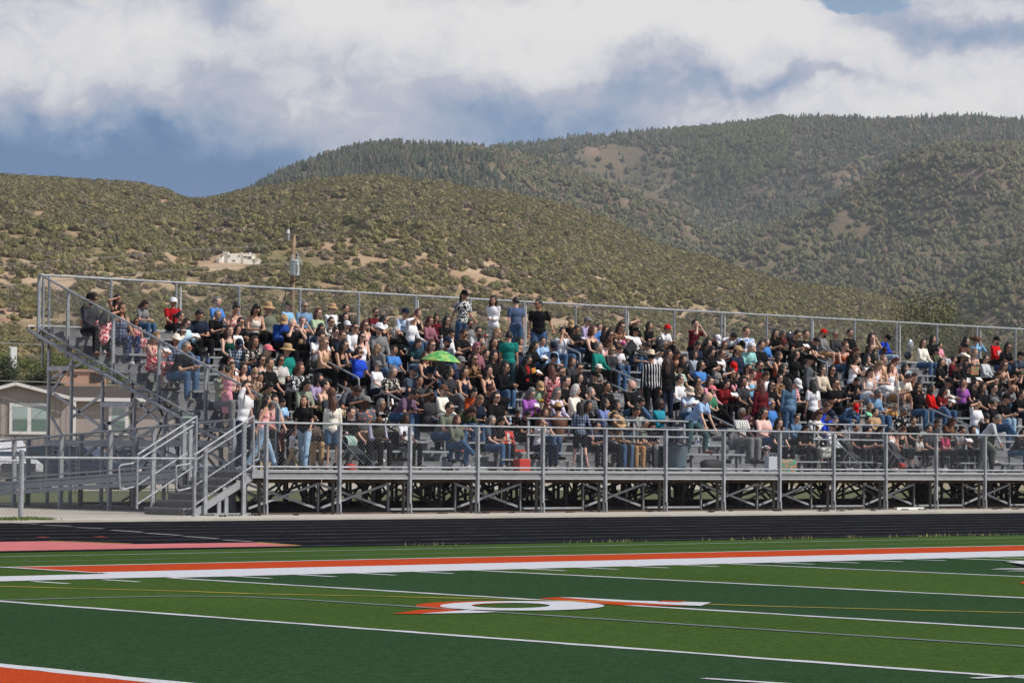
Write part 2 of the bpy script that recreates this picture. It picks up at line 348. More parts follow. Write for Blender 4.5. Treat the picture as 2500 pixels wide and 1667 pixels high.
# the yard number: outlines read off the field
def pp(l, f): return [tuple(onZ(*f(*q), TZ)[:2]) for q in l]
fb = lambda x, y: (900+x/2.613, 1290+y/2.613)
fc = lambda x, y: (1900+x/3.92, 1240+y/3.92)
def ring(name, cx0, cy0, rx, ry, ix, iy, irx, iry, m, z):
    n__ = 40; o_ = []; b_ = MB()
    for i in range(n__):
        a = 2*math.pi*i/n__; p = onZ(*fb(cx0+rx*math.cos(a), cy0+ry*math.sin(a)), TZ); q = onZ(*fb(ix+irx*math.cos(a), iy+iry*math.sin(a)), TZ)
        o_.append((p.x, p.y, z)); o_.append((q.x, q.y, z))
    b_.add(o_, [(2*i, 2*i+1, (2*i+3) % (2*n__), (2*i+2) % (2*n__)) for i in range(n__)])
    o = b_.build(name, m, marks); o.data.update()
    if o.data.polygons[0].normal.z < 0: o.data.flip_normals()
ring('number_shadow', 800, 493, 500, 30, 960, 497, 300, 20, ORA, Z1+.001)
ring('number_digit', 978, 496, 525, 30, 905, 494, 250, 17, WTP, Z3)
poly('number_shadow', pp([(150, 545), (330, 520), (640, 515), (560, 530), (330, 546)], fb), ORA, Z2)
poly('number_digit', pp([(330, 546), (560, 528), (700, 518), (640, 527), (830, 534), (700, 541), (480, 544)], fb), WTP, Z3)
poly('number_shadow', pp([(1085, 447), (1210, 440), (1300, 446), (2090, 494), (1600, 490)], fb), ORA, Z2)
poly('number_digit', pp([(1210, 441), (1330, 443), (1700, 463), (2185, 474), (2120, 496), (1900, 487), (1500, 463)], fb), WTP, Z3)
poly('number_shadow', pp([(1840, 470), (1880, 464), (2030, 467), (1990, 474)], fb), ORA, Z3+.002)
poly('logo_white_patch', pp([(2175, 516), (2352, 509), (2352, 540)], fc), WTP, Z3); poly('logo_black_patch', pp([(2130, 513), (2178, 514), (2352, 545), (2352, 570), (2240, 568), (2352, 552)], fc), BLK, Z2+.001)
poly('logo_white_patch', pp([(2030, 588), (2120, 582), (2352, 580), (2352, 589)], fc), WTP, Z3); poly('logo_white_patch', pp([(2150, 606), (2352, 600), (2352, 606)], fc), WTP, Z3)
poly('orange_dot', pp([(2310, 718), (2352, 704), (2352, 732)], fc), ORA, Z3)
# ================================================================== BLEACHERS
SX0, SX1 = 5.75, 56.0
RY, RZ, NR = .694, .2405, 15           # row depth, row rise, rows
Y0 = 2.0; DECK = .99; SEATH = .50; HS = 1.165      # seat height; figures are built to life size times HS in this stand's units
AISLES = [11.45, 22.1, 32.78, 43.45, 54.1]
st = empty('bleacher_stand', (0, 0, 0), label='long grey aluminium bleacher stand filled with spectators above the running track', cat='bleachers')
BP = 2.1336; PX0 = 3.6896
# walkway deck: planks
for i in range(9):
    y0 = .02+i*.225; b = MB(); b.box(3.3, SX1, y0, y0+.217, DECK-.05, DECK); b.build('deck_plank', TREAD, st)
b = MB(); b.box(3.3, SX0, 2.045, 2.6, DECK-.05, DECK); b.build('deck_plank', TREAD, st)
for k in range(1, NR+1):
    y0 = Y0+RY*(k-1); z = DECK+RZ*k
    for j, (a, c) in enumerate(((0, .225), (.232, .457), (.464, RY+.02))):
        b = MB(); b.box(SX0+.02, SX1, y0+a, y0+c-(.0 if j < 2 else .003), z-.045, z); b.build('footboard', TREAD, st)
    b = MB(); b.box(SX0+.02, SX1, y0+.004, y0+.022, z-RZ+.012, z-.05); b.build('riser', ALUD, st)
    b = MB(); b.box(SX0-.012, SX0+.012, y0-.02, y0+RY-.02, z-RZ-.03, z-RZ+.05); b.build('row_end_angle', GALV, st)
    b = MB(); b.box(SX0-.010, SX0+.008, y0-.02, y0+.05, z-RZ+.052, z+.02); b.build('row_end_plate', ALUD, st)
segs = []; xs_ = [SX0+.35]+[a for a in AISLES]+[SX1]
for i in range(len(xs_)-1):
    a = xs_[i]+(.62 if i else 0); c = xs_[i+1]-(.62 if i < len(xs_)-2 else 0); segs.append((a, c))
brk = MB()
for k in range(NR-1):
    ys = Y0+RY*k; zs = DECK+SEATH+RZ*k
    for a, c in segs:
        b = MB()
        b.box(a, c, ys-.125, ys+.125, zs-.035, zs); b.box(a, c, ys-.135, ys-.126, zs-.05, zs-.004); b.box(a, c, ys+.126, ys+.135, zs-.05, zs-.004)
        b.build('seat_plank', ALU, st)
        x = a+.45
        while x < c: brk.box(x-.03, x+.03, ys-.05, ys+.05, zs-SEATH, zs-.037); brk.box(x-.03, x+.03, ys-.11, ys+.11, zs-.052, zs-.037); x += 1.75
# benches stop short of the rails where wheelchair bays are
brk.build('seat_brackets', ALUD, st, kind='stuff')
# aisle half-steps
for ax in AISLES:
    for k in range(NR):
        y0 = Y0+RY*k; z = DECK+RZ*k
        b = MB(); b.box(ax-.55, ax+.55, y0-.24, y0-.005, z+.075, z+.12); b.box(ax-.55, ax+.55, y0-.23, y0-.21, z+.002, z+.075); b.build('aisle_step', ALU, st)
RIB = mat('fascia_rib', (.40, .41, .42), .6, .1, var=.1, vscale=5)
# front fascia, one length per bay
for i in range(22):
    a = PX0+BP*i+(.045 if i >= 0 else 0); c = PX0+BP*(i+1)-.02
    if i == 0:
        b = MB(); b.box(3.3, PX0-.045, -.035, 0, .83, 1.02); b.build('fascia', ALU, st)
    b = MB(); b.box(a, c, -.050, .015, .995, 1.022); b.box(a, c, -.046, .015, .965, .985);  b.box(a, c, -.046, .015, .862, .878); b.box(a, c, -.040, .015, .812, .846); b.box(a, c, -.02, 0, .846, .862)
    fo_ = b.build('fascia', RIB, st); b = MB(); b.box(a+.005, c-.005, -.012, .010, .880, .963); b.build('web', ALUD, fo_)
    b = MB(); b.box(a, c, .60, .65, .72, .90); b.build('joist', WOOD, st)
# front truss between posts
up_x = [600, 776, 947, 1111, 1270, 1423, 1570, 1711, 1848, 1980, 2108, 2231, 2350, 2465]
ux = [onY(x, 1240, .42).x for x in up_x]; step_u = BP
while len(ux) < 22: ux.append(ux[-1]+step_u)
pat = 'XXHXHXHXXHXHXHXHXXHXH'
for x in ux: b = MB(); b.box(x-.022, x+.022, .40, .445, .03, .70); b.build('column', ALUD, st)
for i, (a, c) in enumerate(zip(ux[:-1], ux[1:])):
    if pat[i] == 'X':
        b = MB(); b.bar((a+.03, .375, .14), (c-.03, .375, .70), .02, .055); b.build('brace', ALU, st)
        b = MB(); b.bar((a+.03, .47, .70), (c-.03, .47, .14), .02, .055); b.build('brace', ALU, st)
    else:
        b = MB(); b.bar((a+.03, .42, .10), (c-.03, .42, .10), .02, .05); b.build('brace', ALU, st)
# posts of the stand itself: columns behind the guard posts
for i in range(22): x = PX0+BP*i; b = MB(); b.box(x-.075, x-.052, .07, .16, 0, .79); b.build('column', STEELD, st)
b = MB(); b.box(3.3, SX1, .28, .58, 0.002, .035); b.build('sill_board', WOOD, st)
# deep understructure, too dense to tell apart
us = MB()
for yi, y in enumerate([2.0, 3.2, 4.3, 5.3, 6.2, 7.2, 8.1, 9.1, 10.0, 11.0, 12.1]):
    h = DECK+(y-Y0)/RY*RZ-.1
    x = SX0+BP*1.3+(yi % 2)*.7
    j = 0
    while x < SX1:
        us.box(x-.03, x+.03, y-.03, y+.03, 0, h)
        if (j+yi) % 2 == 0: us.bar((x, y+.05, .1), (x+BP, y+.05, h-.1), .03, .05); us.bar((x+BP, y-.05, .1), (x, y-.05, h-.1), .03, .05)
        x += BP; j += 1
    us.box(SX0+1.2, SX1, y-.02, y+.02, .02, .08)
x = SX0+BP
while x < SX1:
    us.bar((x, 1.3, .1), (x, 6.2, 2.2), .04, .06); us.bar((x, 6.2, .1), (x, 11.6, 4.0), .04, .06); us.bar((x, 6.2, .1), (x, 2.4, 1.0), .04, .06); us.bar((x, 11.6, .1), (x, 6.2, 2.2), .04, .06)
    us.bar((x, 2.0, .86), (x, 12.4, .86+.3465*10.4), .05, .12); x += BP
us.build('understructure', STEELD, st, kind='stuff')
# left end frame, each member its own
FX = SX0+.10
SCF = mat('scaffold_steel', (.46, .46, .475), .6, .2, var=.15, vscale=5)
tops = [(12.05, 4.05), (11.0, 3.75), (9.6, 3.2), (8.2, 2.75), (6.9, 2.3), (5.5, 1.85), (4.2, 1.4), (3.0, 1.0)]
for j, (y, z) in enumerate(tops):
    b = MB(); b.box(FX-.035, FX+.035, y-.035, y+.035, 0, z); b.build('column', SCF, st)
def mem(a, c, nm='brace', w=.03, h=.075, m=None):
    b_ = MB(); b_.bar((FX+.06 if nm == 'brace' else FX-.05, a[0], a[1]), (FX+.06 if nm == 'brace' else FX-.05, c[0], c[1]), w, h); b_.build(nm, m or SCF, st)
for a, c in [((12.05, 3.3), (9.6, 3.95)), ((12.05, 2.9), (10.9, 3.9)), ((11.9, 2.9), (5.6, .4)), ((12.0, 1.3), (6.9, 2.9)), ((12.0, 2.3), (10.2, .6)), ((9.6, 2.1), (8.3, .5)), ((9.6, 2.2), (3.0, .3)),
             ((9.6, 1.2), (6.3, 2.4)), ((9.6, 1.5), (7.2, 2.6)), ((8.2, 2.7), (4.2, .5)), ((6.9, .6), (4.4, 1.7)), ((6.9, 2.1), (3.0, .6)), ((5.5, .5), (3.2, 1.2)), ((12.05, 1.5), (9.6, .5)), ((9.6, 1.7), (12.0, .5)), ((9.6, 2.9), (11.0, 2.3))]:
    mem(a, c)
mem((12.1, 1.62), (4.2, 1.62), 'beam', .04, .16); mem((12.05, 3.55), (11.0, 3.55), 'beam', .04, .12); mem((9.6, 2.6), (8.2, 2.6), 'beam', .04, .12); mem((6.9, 1.8), (5.5, 1.8), 'beam', .04, .12)
for k in range(1, NR+1):
    y0 = Y0+RY*(k-1); z = DECK+RZ*k-RZ-.06
    if k > 3: b = MB(); b.bar((FX+.02, y0+.05, z-.05), (FX+.02, y0+.62, z-.05), .05, .07); b.build('beam', SCF, st)
# long channel under the side fence
b = MB(); b.tube([(SX0-.14, 12.7, 4.57), (SX0-.14, 4.3, 1.69)], .045, 6); b.build('side_channel', GALV, st)

# ------------------------------------------------------------------ chain link, modelled wire by wire
def chain(b, A, Bv, Cv, r=.0027, pitch=.100):
    """diagonal wires over the parallelogram A, A+Bv, A+Cv (Cv upward)"""
    A = Vector(A); Bv = Vector(Bv); Cv = Vector(Cv); Lb = Bv.length; Hc = Cv.length
    n_ = int((Lb+Hc)/pitch)
    nrm = Bv.cross(Cv).normalized()
    for s_ in (1, -1):
        for i in range(n_+1):
            t0 = i*pitch-Hc
            a0, h0, a1, h1 = t0, 0.0, t0+Hc, Hc
            if a0 < 0: h0 = -a0; a0 = 0
            if a1 > Lb: h1 -= a1-Lb; a1 = Lb
            if h1-h0 < .02: continue
            if s_ < 0: a0, a1 = Lb-a0, Lb-a1
            p = A+Bv*(a0/Lb)+Cv*(h0/Hc)+nrm*r*s_*1.2; q = A+Bv*(a1/Lb)+Cv*(h1/Hc)+nrm*r*s_*1.2
            d = (q-p).normalized(); e1 = nrm*r; e2 = d.cross(nrm).normalized()*r
            o = len(b.v)
            for c_ in (p, q):
                for k in range(3):
                    an = 2*math.pi*k/3; w_ = c_+e1*math.cos(an)+e2*math.sin(an); b.v.append((w_.x, w_.y, w_.z))
            for k in range(3): b.f.append((o+k, o+3+k, o+3+(k+1) % 3, o+(k+1) % 3)); b.m.append(0)
def ties(b, p, q, n_):
    p = Vector(p); q = Vector(q)
    for i in range(n_): c_ = p+(q-p)*((i+.5)/n_); b.ell(c_, (.012, .034, .034), 5, 4)

# front guard fence
ff = empty('guard_fence', (PX0, 0, DECK), label='waist high chain link guard fence along the front walkway of the bleachers', cat='fence')
def lift(o, root):      # parts are modelled in world coordinates; keep them there under a placed root
    o.matrix_parent_inverse = root.matrix_world.inverted() if False else Matrix.Translation(-Vector(root.location)); return o
for i in range(22):
    x = PX0+BP*i; b = MB()
    b.box(x-.034, x+.026, -.09, -.055, .24, 2.05); b.box(x-.038, x-.030, -.055, .012, .0, 2.05); b.box(x-.005, x+.03, -.10, -.06, 0, .238); b.box(x-.034, x+.024, -.093, -.056, 2.05, 2.065)
    lift(b.build('post', GALV, ff), ff)
for z, nm in ((2.085, 'top_rail'), (1.088, 'bottom_rail')):
    b = MB(); b.tube([(3.32, -.02, z), (PX0+BP*21, -.02, z)], .024, 8); lift(b.build(nm, GALV, ff), ff)
for i in range(-1, 21):
    a = PX0+BP*i if i >= 0 else 3.34; c = PX0+BP*(i+1); b = MB(); chain(b, (a, .008, 1.1), (c-a, 0, 0), (0, 0, .975)); lift(b.build('chain_link_mesh', WIRE, ff), ff)
# rear guard fence
YB = 12.40; BX0 = 8.0107
rf = empty('guard_fence', (BX0, YB, 4.6), label='tall chain link guard fence along the top row of the bleachers against the hills', cat='fence')
RTZ = lambda x: 6.005
PVC = mat('white_conduit', (.68, .68, .68), .5, var=.05)
rxs = [SX0+.12, SX0+.3]+[BX0+BP*i for i in range(0, 21)]
for i, x in enumerate(rxs):
    b = MB(); b.tube([(x, YB, 3.6), (x, YB, 5.99)], .036, 8); lift(b.build('post', GALV, rf), rf)
for x_src in (118, 440, 733, 1020, 1284, 1534, 1770, 1986, 2198, 2395):
    x = onY(x_src, 800, YB+.05).x; b = MB(); b.tube([(x+.02, YB+.08, 4.3), (x+.02, YB+.08, 5.92)], .026, 7); lift(b.build('conduit', PVC, rf), rf)
b = MB(); b.tube([(SX0-.02, YB, 6.01), (SX1, YB, 6.01)], .030, 8); ties(b, (SX0, YB, 6.01), (SX1, YB, 6.01), 500); lift(b.build('top_rail', GALV, rf), rf)
b = MB(); b.tube([(SX0-.02, YB, 4.68), (SX1, YB, 4.68)], .028, 8); lift(b.build('bottom_rail', GALV, rf), rf)
for i in range(len(rxs)-1):
    a, c = rxs[i], rxs[i+1]; b = MB(); chain(b, (a, YB-.04, 4.70), (c-a, 0, 0), (0, 0, 1.30), r=.0024); lift(b.build('chain_link_mesh', WIRE, rf), rf)
# side guard fence
sf = empty('guard_fence', (SX0, 2.2, 1.7), label='sloping chain link guard fence down the left end of the bleachers', cat='fence')
sy = lambda y: 2.54+(y-2.214)*.3419
for y in (12.40, 11.05, 9.0, 7.0, 5.05, 3.55, 2.214):
    b = MB(); b.box(SX0-.05, SX0+.03, y-.03, y+.03, sy(y)-1.75 if y > 3 else .99, sy(y)-.02); lift(b.build('post', GALV, sf), sf)
b = MB(); b.tube([(SX0, 12.42, sy(12.42)), (SX0, 2.214, sy(2.214)), (SX0, 2.14, sy(2.2)-.10), (SX0, 2.14, 1.0)], .032, 8); ties(b, (SX0, 12.4, sy(12.4)), (SX0, 2.2, sy(2.2)), 90); lift(b.build('top_rail', GALV, sf), sf)
b = MB(); b.tube([(SX0-.06, 12.42, sy(12.42)-1.38), (SX0-.06, 2.2, sy(2.2)-1.36)], .030, 8); lift(b.build('bottom_rail', GALV, sf), sf)
ys_ = [12.40, 11.05, 9.0, 7.0, 5.05, 3.55, 2.214]
for y1, y0 in zip(ys_[:-1], ys_[1:]):
    b = MB(); chain(b, (SX0-.075, y0, sy(y0)-1.34), (0, y1-y0, (y1-y0)*.3419), (0, 0, 1.32)); lift(b.build('chain_link_mesh', WIRE, sf), sf)

# ------------------------------------------------------------------ aisle handrails
def bend(pts, r=.07, n_=4):
    P = [Vector(p) for p in pts]; out = [P[0]]
    for a, c, d in zip(P[:-2], P[1:-1], P[2:]):
        u_ = (a-c).normalized(); w_ = (d-c).normalized(); rr = min(r, (a-c).length*.45, (d-c).length*.45)
        for k in range(n_+1):
            t_ = k/n_; out.append((c+u_*rr)*(1-t_)**2+c*2*t_*(1-t_)+(c+w_*rr)*t_**2)
    out.append(P[-1]); return out
def nose(y): return DECK+.3465*(y-Y0)
ordn = ['first', 'second', 'third', 'fourth', 'fifth']; lev = ['lower', 'middle', 'upper']
for ai, ax in enumerate(AISLES):
    for li, (ya, yb) in enumerate(((2.75, 4.95), (6.15, 7.75), (9.05, 11.2))):
        h = empty('aisle_handrail', (ax, ya, nose(ya)), label=f'grey pipe handrail, {lev[li]} one in the {ordn[ai]} aisle from the left', cat='handrail', group='handrails up the middle of the bleacher aisles')
        z0 = math.floor((ya-Y0)/RY+1)*RZ+DECK; z1 = math.floor((yb-Y0)/RY+1)*RZ+DECK
        A_ = (ax, ya, nose(ya)+.93); B_ = (ax, yb, nose(yb)+.93)
        b = MB(); b.tube(bend([(ax, ya, z0), A_, B_, (ax, yb, z1)]), .026, 8); lift(b.build('rail_loop', GALV, h), h)
        b = MB(); b.tube([(ax, ya, nose(ya)+.48), (ax, yb, nose(yb)+.48)], .022, 8); lift(b.build('mid_rail', GALV, h), h)
for i, (a, c) in enumerate(((13.2, 19.0), (23.9, 27.0), (35.0, 41.0))):
    h = empty('guard_rail', (a, 1.62, DECK), label=('grey two bar guard rail before the seats left of the grey trash can', 'grey two bar guard rail beside the older spectator in black cap and white shirt', 'grey two bar guard rail at the far right edge above a bench')[i], cat='guard rail', group='pipe guard rails behind the walkway')
    for z in (2.33, 1.91): b = MB(); b.tube([(a, 1.62, z), (c, 1.62, z)], .022, 8); lift(b.build('rail', GALV, h), h)
    n_ = max(2, round((c-a)/1.8)); 
    for k in range(n_+1): x = a+.1+(c-a-.2)*k/n_; b = MB(); b.box(x-.028, x+.028, 1.65, 1.69, DECK, 2.32); lift(b.build('post', GALV, h), h)

# ------------------------------------------------------------------ entrance stairs
stair = empty('entrance_stairs', (1.5, 0, 0), label='metal entrance stairs climbing to the left end of the bleacher walkway', cat='stairs')
def S(b_, nm, m, sm=False): return lift(b_.build(nm, m, stair, smooth=sm), stair)
for k in range(6):
    x = 1.47+.32*k; z = .166*(k+1)
    b = MB(); b.box(x, x+.34, .06, 1.54, z-.04, z-.004*k/6); S(b, 'tread', TREAD)
    b = MB(); b.box(x+.012, x+.03, .06, 1.54, z-.160, z-.044); S(b, 'riser', mat('bronze_riser', (.13, .115, .10), .6, .2, var=.2, vscale=4))
for y in (.02, 1.58):
    b = MB(); b.bar((1.75, y, .04), (3.32, y, .86), .04, .16); S(b, 'stringer', ALU)
for y, pxs in ((-.03, (2.0, 3.07)), (1.63, (1.76, 2.79))):
    for x in pxs:
        zt = 1.34+(x-1.67)*.545; b = MB(); b.box(x-.045, x+.045, y-.03, y+.03, 0, zt-.03); S(b, 'post', GALV)
        b = MB(); b.box(x-.035, x+.035, y-.025, y+.025, zt-.03, zt-.005); S(b, 'post_cap', STEELD)
for y, x0, x1 in ((-.07, 1.66, 3.3), (1.60, 1.31, 2.94)):
    zz = lambda x: 1.34+(x-x0)*.545
    b = MB(); b.tube([(x0, y, .12), (x0, y, zz(x0)-.02)], .026, 8); S(b, 'newel', GALV)
    b = MB(); b.tube([(x1, y, .95), (x1, y, zz(x1)-.02)], .026, 8); S(b, 'newel', GALV)
    b = MB(); b.tube([(x0, y, zz(x0)), (x1, y, zz(x1))], .024, 8); S(b, 'top_rail', GALV)
    b = MB(); b.tube([(x0, y, zz(x0)-1.12), (x1, y, zz(x1)-1.12)], .022, 8); S(b, 'bottom_rail', GALV)
    b = MB(); b.tube(bend([(x0-.02, y+.06, zz(x0)-.72), (x0-.42, y+.06, zz(x0)-.80), (x0-.46, y+.06, zz(x0)-.24), (x0-.08, y+.06, zz(x0)-.20), (x1, y+.06, zz(x1)-.18)], .09), .022, 8); S(b, 'grab_rail', GALV)
    b = MB(); b.tube([(x0-.02, y+.06, zz(x0)-.72), (x1-.1, y+.06, zz(x1)-.78)], .020, 8); S(b, 'mid_rail', GALV)
b = MB(); chain(b, (1.70, -.10, .24), (1.58, 0, .86), (0, 0, 1.08)); S(b, 'chain_link_mesh', WIRE)
b = MB(); b.tube(bend([(3.2, .05, 2.0), (3.55, .05, 2.0), (3.55, .05, 1.25), (3.4, .05, 1.22)], .08), .022, 8); S(b, 'grab_rail', GALV)
for x, z1 in ((2.42, .42), (2.62, .52)): b = MB(); b.box(x-.05, x+.05, .0, .04, .02, z1-.12); S(b, 'strut', ALU)
b = MB(); b.box(2.0, 3.3, -.01, .05, .002, .05); S(b, 'foot_rail', ALU)

# ------------------------------------------------------------------ access ramp beside the stand
rp = empty('access_ramp', (4.4, 3, .9), label='long aluminium wheelchair ramp with chain link sides left of the stand', cat='ramp')
def P_r(b_, nm, m): return lift(b_.build(nm, m, rp), rp)
rz = lambda y: .97-(y-3.4)*.052
b = MB(); b.add([(3.72, 3.0, rz(3)), (5.25, 3.0, rz(3)), (5.25, 15, rz(15)), (3.72, 15, rz(15))], [(0, 1, 2, 3)]); P_r(b, 'ramp_deck', TREAD)
b = MB(); b.box(3.3, 5.7, 2.05, 3.0, .93, .985); P_r(b, 'landing', TREAD)
def ramp_side(X, ys, tall, beam=True):
    for i, y in enumerate(ys):
        b_ = MB(); b_.box(X-.05, X+.05, y-.04, y+.04, 0, rz(y)+tall-.02); P_r(b_, 'post', ALU)
    for y1, y0 in zip(ys[:-1], ys[1:]):
        if beam:
            b_ = MB(); 
            for dz, hh in ((.03, .05), (-.08, .14), (-.22, .10)): b_.bar((X-.02, y0+.05, rz(y0)+dz-.02), (X-.02, y1-.05, rz(y1)+dz-.02), .05, hh)
            P_r(b_, 'side_beam', ALU)
        b_ = MB(); chain(b_, (X-.06, y0, rz(y0)+.10), (0, y1-y0, rz(y1)-rz(y0)), (0, 0, tall-.14), r=.0022); P_r(b_, 'chain_link_mesh', WIRE)
    ya, yb = ys[0], ys[-1]
    b_ = MB(); b_.tube([(X, ya, rz(ya)+tall), (X, yb, rz(yb)+tall)], .026, 8); ties(b_, (X, ya, rz(ya)+tall), (X, yb, rz(yb)+tall), 70); P_r(b_, 'top_rail', GALV)
    b_ = MB(); b_.tube([(X-.05, ya, rz(ya)+.12), (X-.05, yb, rz(yb)+.12)], .022, 8); P_r(b_, 'bottom_rail', GALV)
    b_ = MB(); b_.tube([(X+.1, ya, rz(ya)+tall-.2), (X+.1, yb, rz(yb)+tall-.2)], .020, 8); P_r(b_, 'hand_rail', GALV)
ramp_side(3.75, [14.6, 12.4, 10.4, 8.3, 6.2, 4.4, 3.2], 1.08)
ramp_side(5.22, [14.6, 12.0, 9.6, 7.2, 4.8, 3.2], 1.20, False)
# lower return flight further left
ramp2 = lambda y: .30-(15-y)*.0
b = MB(); b.box(1.9, 3.6, 12.6, 15.2, .22, .30); P_r(b, 'landing', TREAD)
for X in (2.0, 0.6, -.9):
    b = MB(); b.box(X-.04, X+.04, 12.5, 12.58, 0, 1.36-(2.0-X)*.05); P_r(b, 'post', ALU)
b = MB(); b.tube([(3.6, 12.5, 1.42), (-3.5, 12.5, 1.15)], .026, 8); P_r(b, 'top_rail', GALV)
b = MB(); b.tube([(3.6, 12.5, .50), (-3.5, 12.5, .25)], .022, 8); P_r(b, 'bottom_rail', GALV)
b = MB(); chain(b, (-3.5, 12.46, .25), (7.1, 0, .26), (0, 0, .90)); P_r(b, 'chain_link_mesh', WIRE)
b = MB(); b.bar((3.6, 12.5, .28), (-3.5, 12.5, .06), .05, .22); P_r(b, 'side_beam', ALU)

# ------------------------------------------------------------------ low ground fence in front of the ramp
gf = empty('chain_link_fence', (-3.5, -1.1, 0), label='low grey chain link fence on the concrete in front of the ramp', cat='fence')
def G_(b_, nm, m): return lift(b_.build(nm, m, gf), gf)
b = MB(); b.tube([(-3.52, -1.1, 0), (-3.52, -1.1, 1.40)], .055, 10); b.ell((-3.52, -1.1, 1.40), (.06, .06, .03), 10, 5); G_(b, 'post', GALV)
for z in (1.31, 1.06, .62): b = MB(); b.tube([(-3.52, -1.1, z), (-3.52, -1.1, z+.03)], .062, 10); G_(b, 'band', GALV)
b = MB(); b.tube([(-3.46, -1.1, 1.26), (.92, -1.1, 1.26)], .026, 8); G_(b, 'top_rail', GALV)
b = MB(); b.tube([(-3.58, -1.1, 1.19), (-12, -1.1, 1.19)], .026, 8); G_(b, 'top_rail', GALV)
b = MB(); chain(b, (-3.46, -1.12, .01), (4.36, 0, 0), (0, 0, 1.24), pitch=.095, r=.0024); G_(b, 'chain_link_mesh', WIRE)
b = MB(); chain(b, (-12, -1.12, .01), (8.42, 0, 0), (0, 0, 1.17), pitch=.095, r=.0024); G_(b, 'chain_link_mesh', WIRE)
for x in (.92, -6.5, -9.4, -12): b = MB(); b.tube([(x, -1.1, 0), (x, -1.1, 1.27)], .035, 8); G_(b, 'post', GALV)
# ================================================================== HILLS
def prof(pts, drop=0):
    a = [azel(x*1.0629, y*1.0629+drop) for x, y in pts]; a.sort()
    return np.array([p[0] for p in a]), np.array([p[1] for p in a])
P1 = prof([(-900, 380), (-400, 400), (0, 397), (120, 403), (240, 408), (320, 413), (380, 426), (440, 448), (500, 440), (560, 428), (700, 408), (830, 397), (900, 397), (1000, 408), (1100, 425),
           (1200, 441), (1300, 462), (1400, 500), (1500, 545), (1600, 577), (1700, 607), (1800, 635), (1900, 655), (2000, 668), (2060, 690), (2100, 718), (2150, 760), (2300, 800), (2700, 850), (3400, 850)], 17)
PG = prof([(-900, 900), (1850, 800), (1950, 742), (2050, 708), (2170, 680), (2250, 625), (2352, 565), (2500, 510), (2800, 450), (3400, 440)], 5)
P2 = prof([(-900, 560), (300, 520), (445, 470), (560, 432), (640, 390), (740, 350), (830, 330), (920, 323), (1040, 325), (1150, 330), (1240, 345), (1330, 378), (1420, 415), (1500, 455), (1560, 485), (1620, 525), (1712, 520),
           (1811, 495), (1890, 470), (1964, 415), (2011, 385), (2091, 330), (2150, 312), (2200, 312), (2352, 325), (2600, 350), (3400, 380)], 24)
P3 = prof([(-900, 700), (600, 520), (1000, 380), (1150, 336), (1200, 332), (1300, 316), (1450, 302), (1600, 295), (1700, 284), (1780, 273), (1850, 270), (2000, 274), (2100, 277), (2200, 268), (2352, 278), (2700, 270), (3400, 260)], 8)
HR = np.array([0, 300, 1150, 1330, 1650, 1860, 2350, 2720, 3300, 4600.])
def H(az, r):
    az = np.asarray(az, float); r = np.asarray(r, float)
    g = lambda P: np.interp(az, P[0], np.tan(P[1]))
    z1 = g(P1)*1150+CZ; zg = g(PG)*1650+CZ; z2 = g(P2)*2350+CZ; z3 = g(P3)*3300+CZ
    zv1 = np.minimum(z1*.80, z2*.50); zg = np.maximum(zg, zv1+(z2-zv1)*.22)
    zv2 = np.minimum(zg*.9, z2*.7)+0*z2; zv2 = np.maximum(zv2, zv1)
    zv3 = np.minimum(z2, z3)*.86
    Z = np.stack([z1*0-.25, z1*0-.25, z1, zv1, zg, zv2, z2, zv3, z3, z3*.8])
    i = np.clip(np.searchsorted(HR, r, side='right')-1, 0, len(HR)-2)
    s = np.clip((r-HR[i])/(HR[i+1]-HR[i]), 0, 1)
    a = np.take_along_axis(Z, i[None, ...], 0)[0]; c = np.take_along_axis(Z, (i+1)[None, ...], 0)[0]
    up = c > a
    f = np.where(up, s*(1.55-.55*s) if False else 1-(1-s)**1.35, s*s*(3-2*s))
    f = np.where(i == 1, s**1.12*(1.18-.18*s), f)
    z = a+(c-a)*f
    x = CX+r*np.cos(np.radians(az)); y = CY+r*np.sin(np.radians(az))
    w = np.sin(np.pi*s)**.8*np.where(r > 300, 1, 0)*np.clip((r-300)/500, 0, 1)
    n_ = (1-np.abs(2*fbm(x/210, y/210, 4)-1)*2.0)
    amp = np.where(i == 1, 15, np.where(i >= 5, 46, 26))
    return z+w*amp*(n_-.80)+ (fbm(x/40+9, y/40, 3)-.5)*np.clip((r-350)/300, 0, 1)*4
az_ = np.arange(26, 72, .09); r_ = np.concatenate([np.linspace(300, 1150, 120), np.linspace(1165, 2350, 110), np.linspace(2370, 3300, 70), np.linspace(3330, 4600, 8)])
AZ, RR = np.meshgrid(az_, r_, indexing='ij'); ZZ = H(AZ, RR)
vx = np.stack([CX+RR*np.cos(np.radians(AZ)), CY+RR*np.sin(np.radians(AZ)), ZZ], -1).reshape(-1, 3)
na, nr = len(az_), len(r_)
idx = np.arange(na*nr).reshape(na, nr); q = np.stack([idx[:-1, :-1], idx[:-1, 1:], idx[1:, 1:], idx[1:, :-1]], -1).reshape(-1, 4)[:, ::-1]
me = bpy.data.meshes.new('hills'); me.vertices.add(len(vx)); me.vertices.foreach_set('co', vx.ravel()); me.loops.add(q.size); me.loops.foreach_set('vertex_index', q.ravel().astype(np.int32))
me.polygons.add(len(q)); me.polygons.foreach_set('loop_start', np.arange(0, q.size, 4, dtype=np.int32)); me.polygons.foreach_set('loop_total', np.full(len(q), 4, np.int32)); me.update(); me.validate()
me.polygons.foreach_set('use_smooth', [True]*len(q))
if me.polygons[1000].normal.z < 0: me.flip_normals()
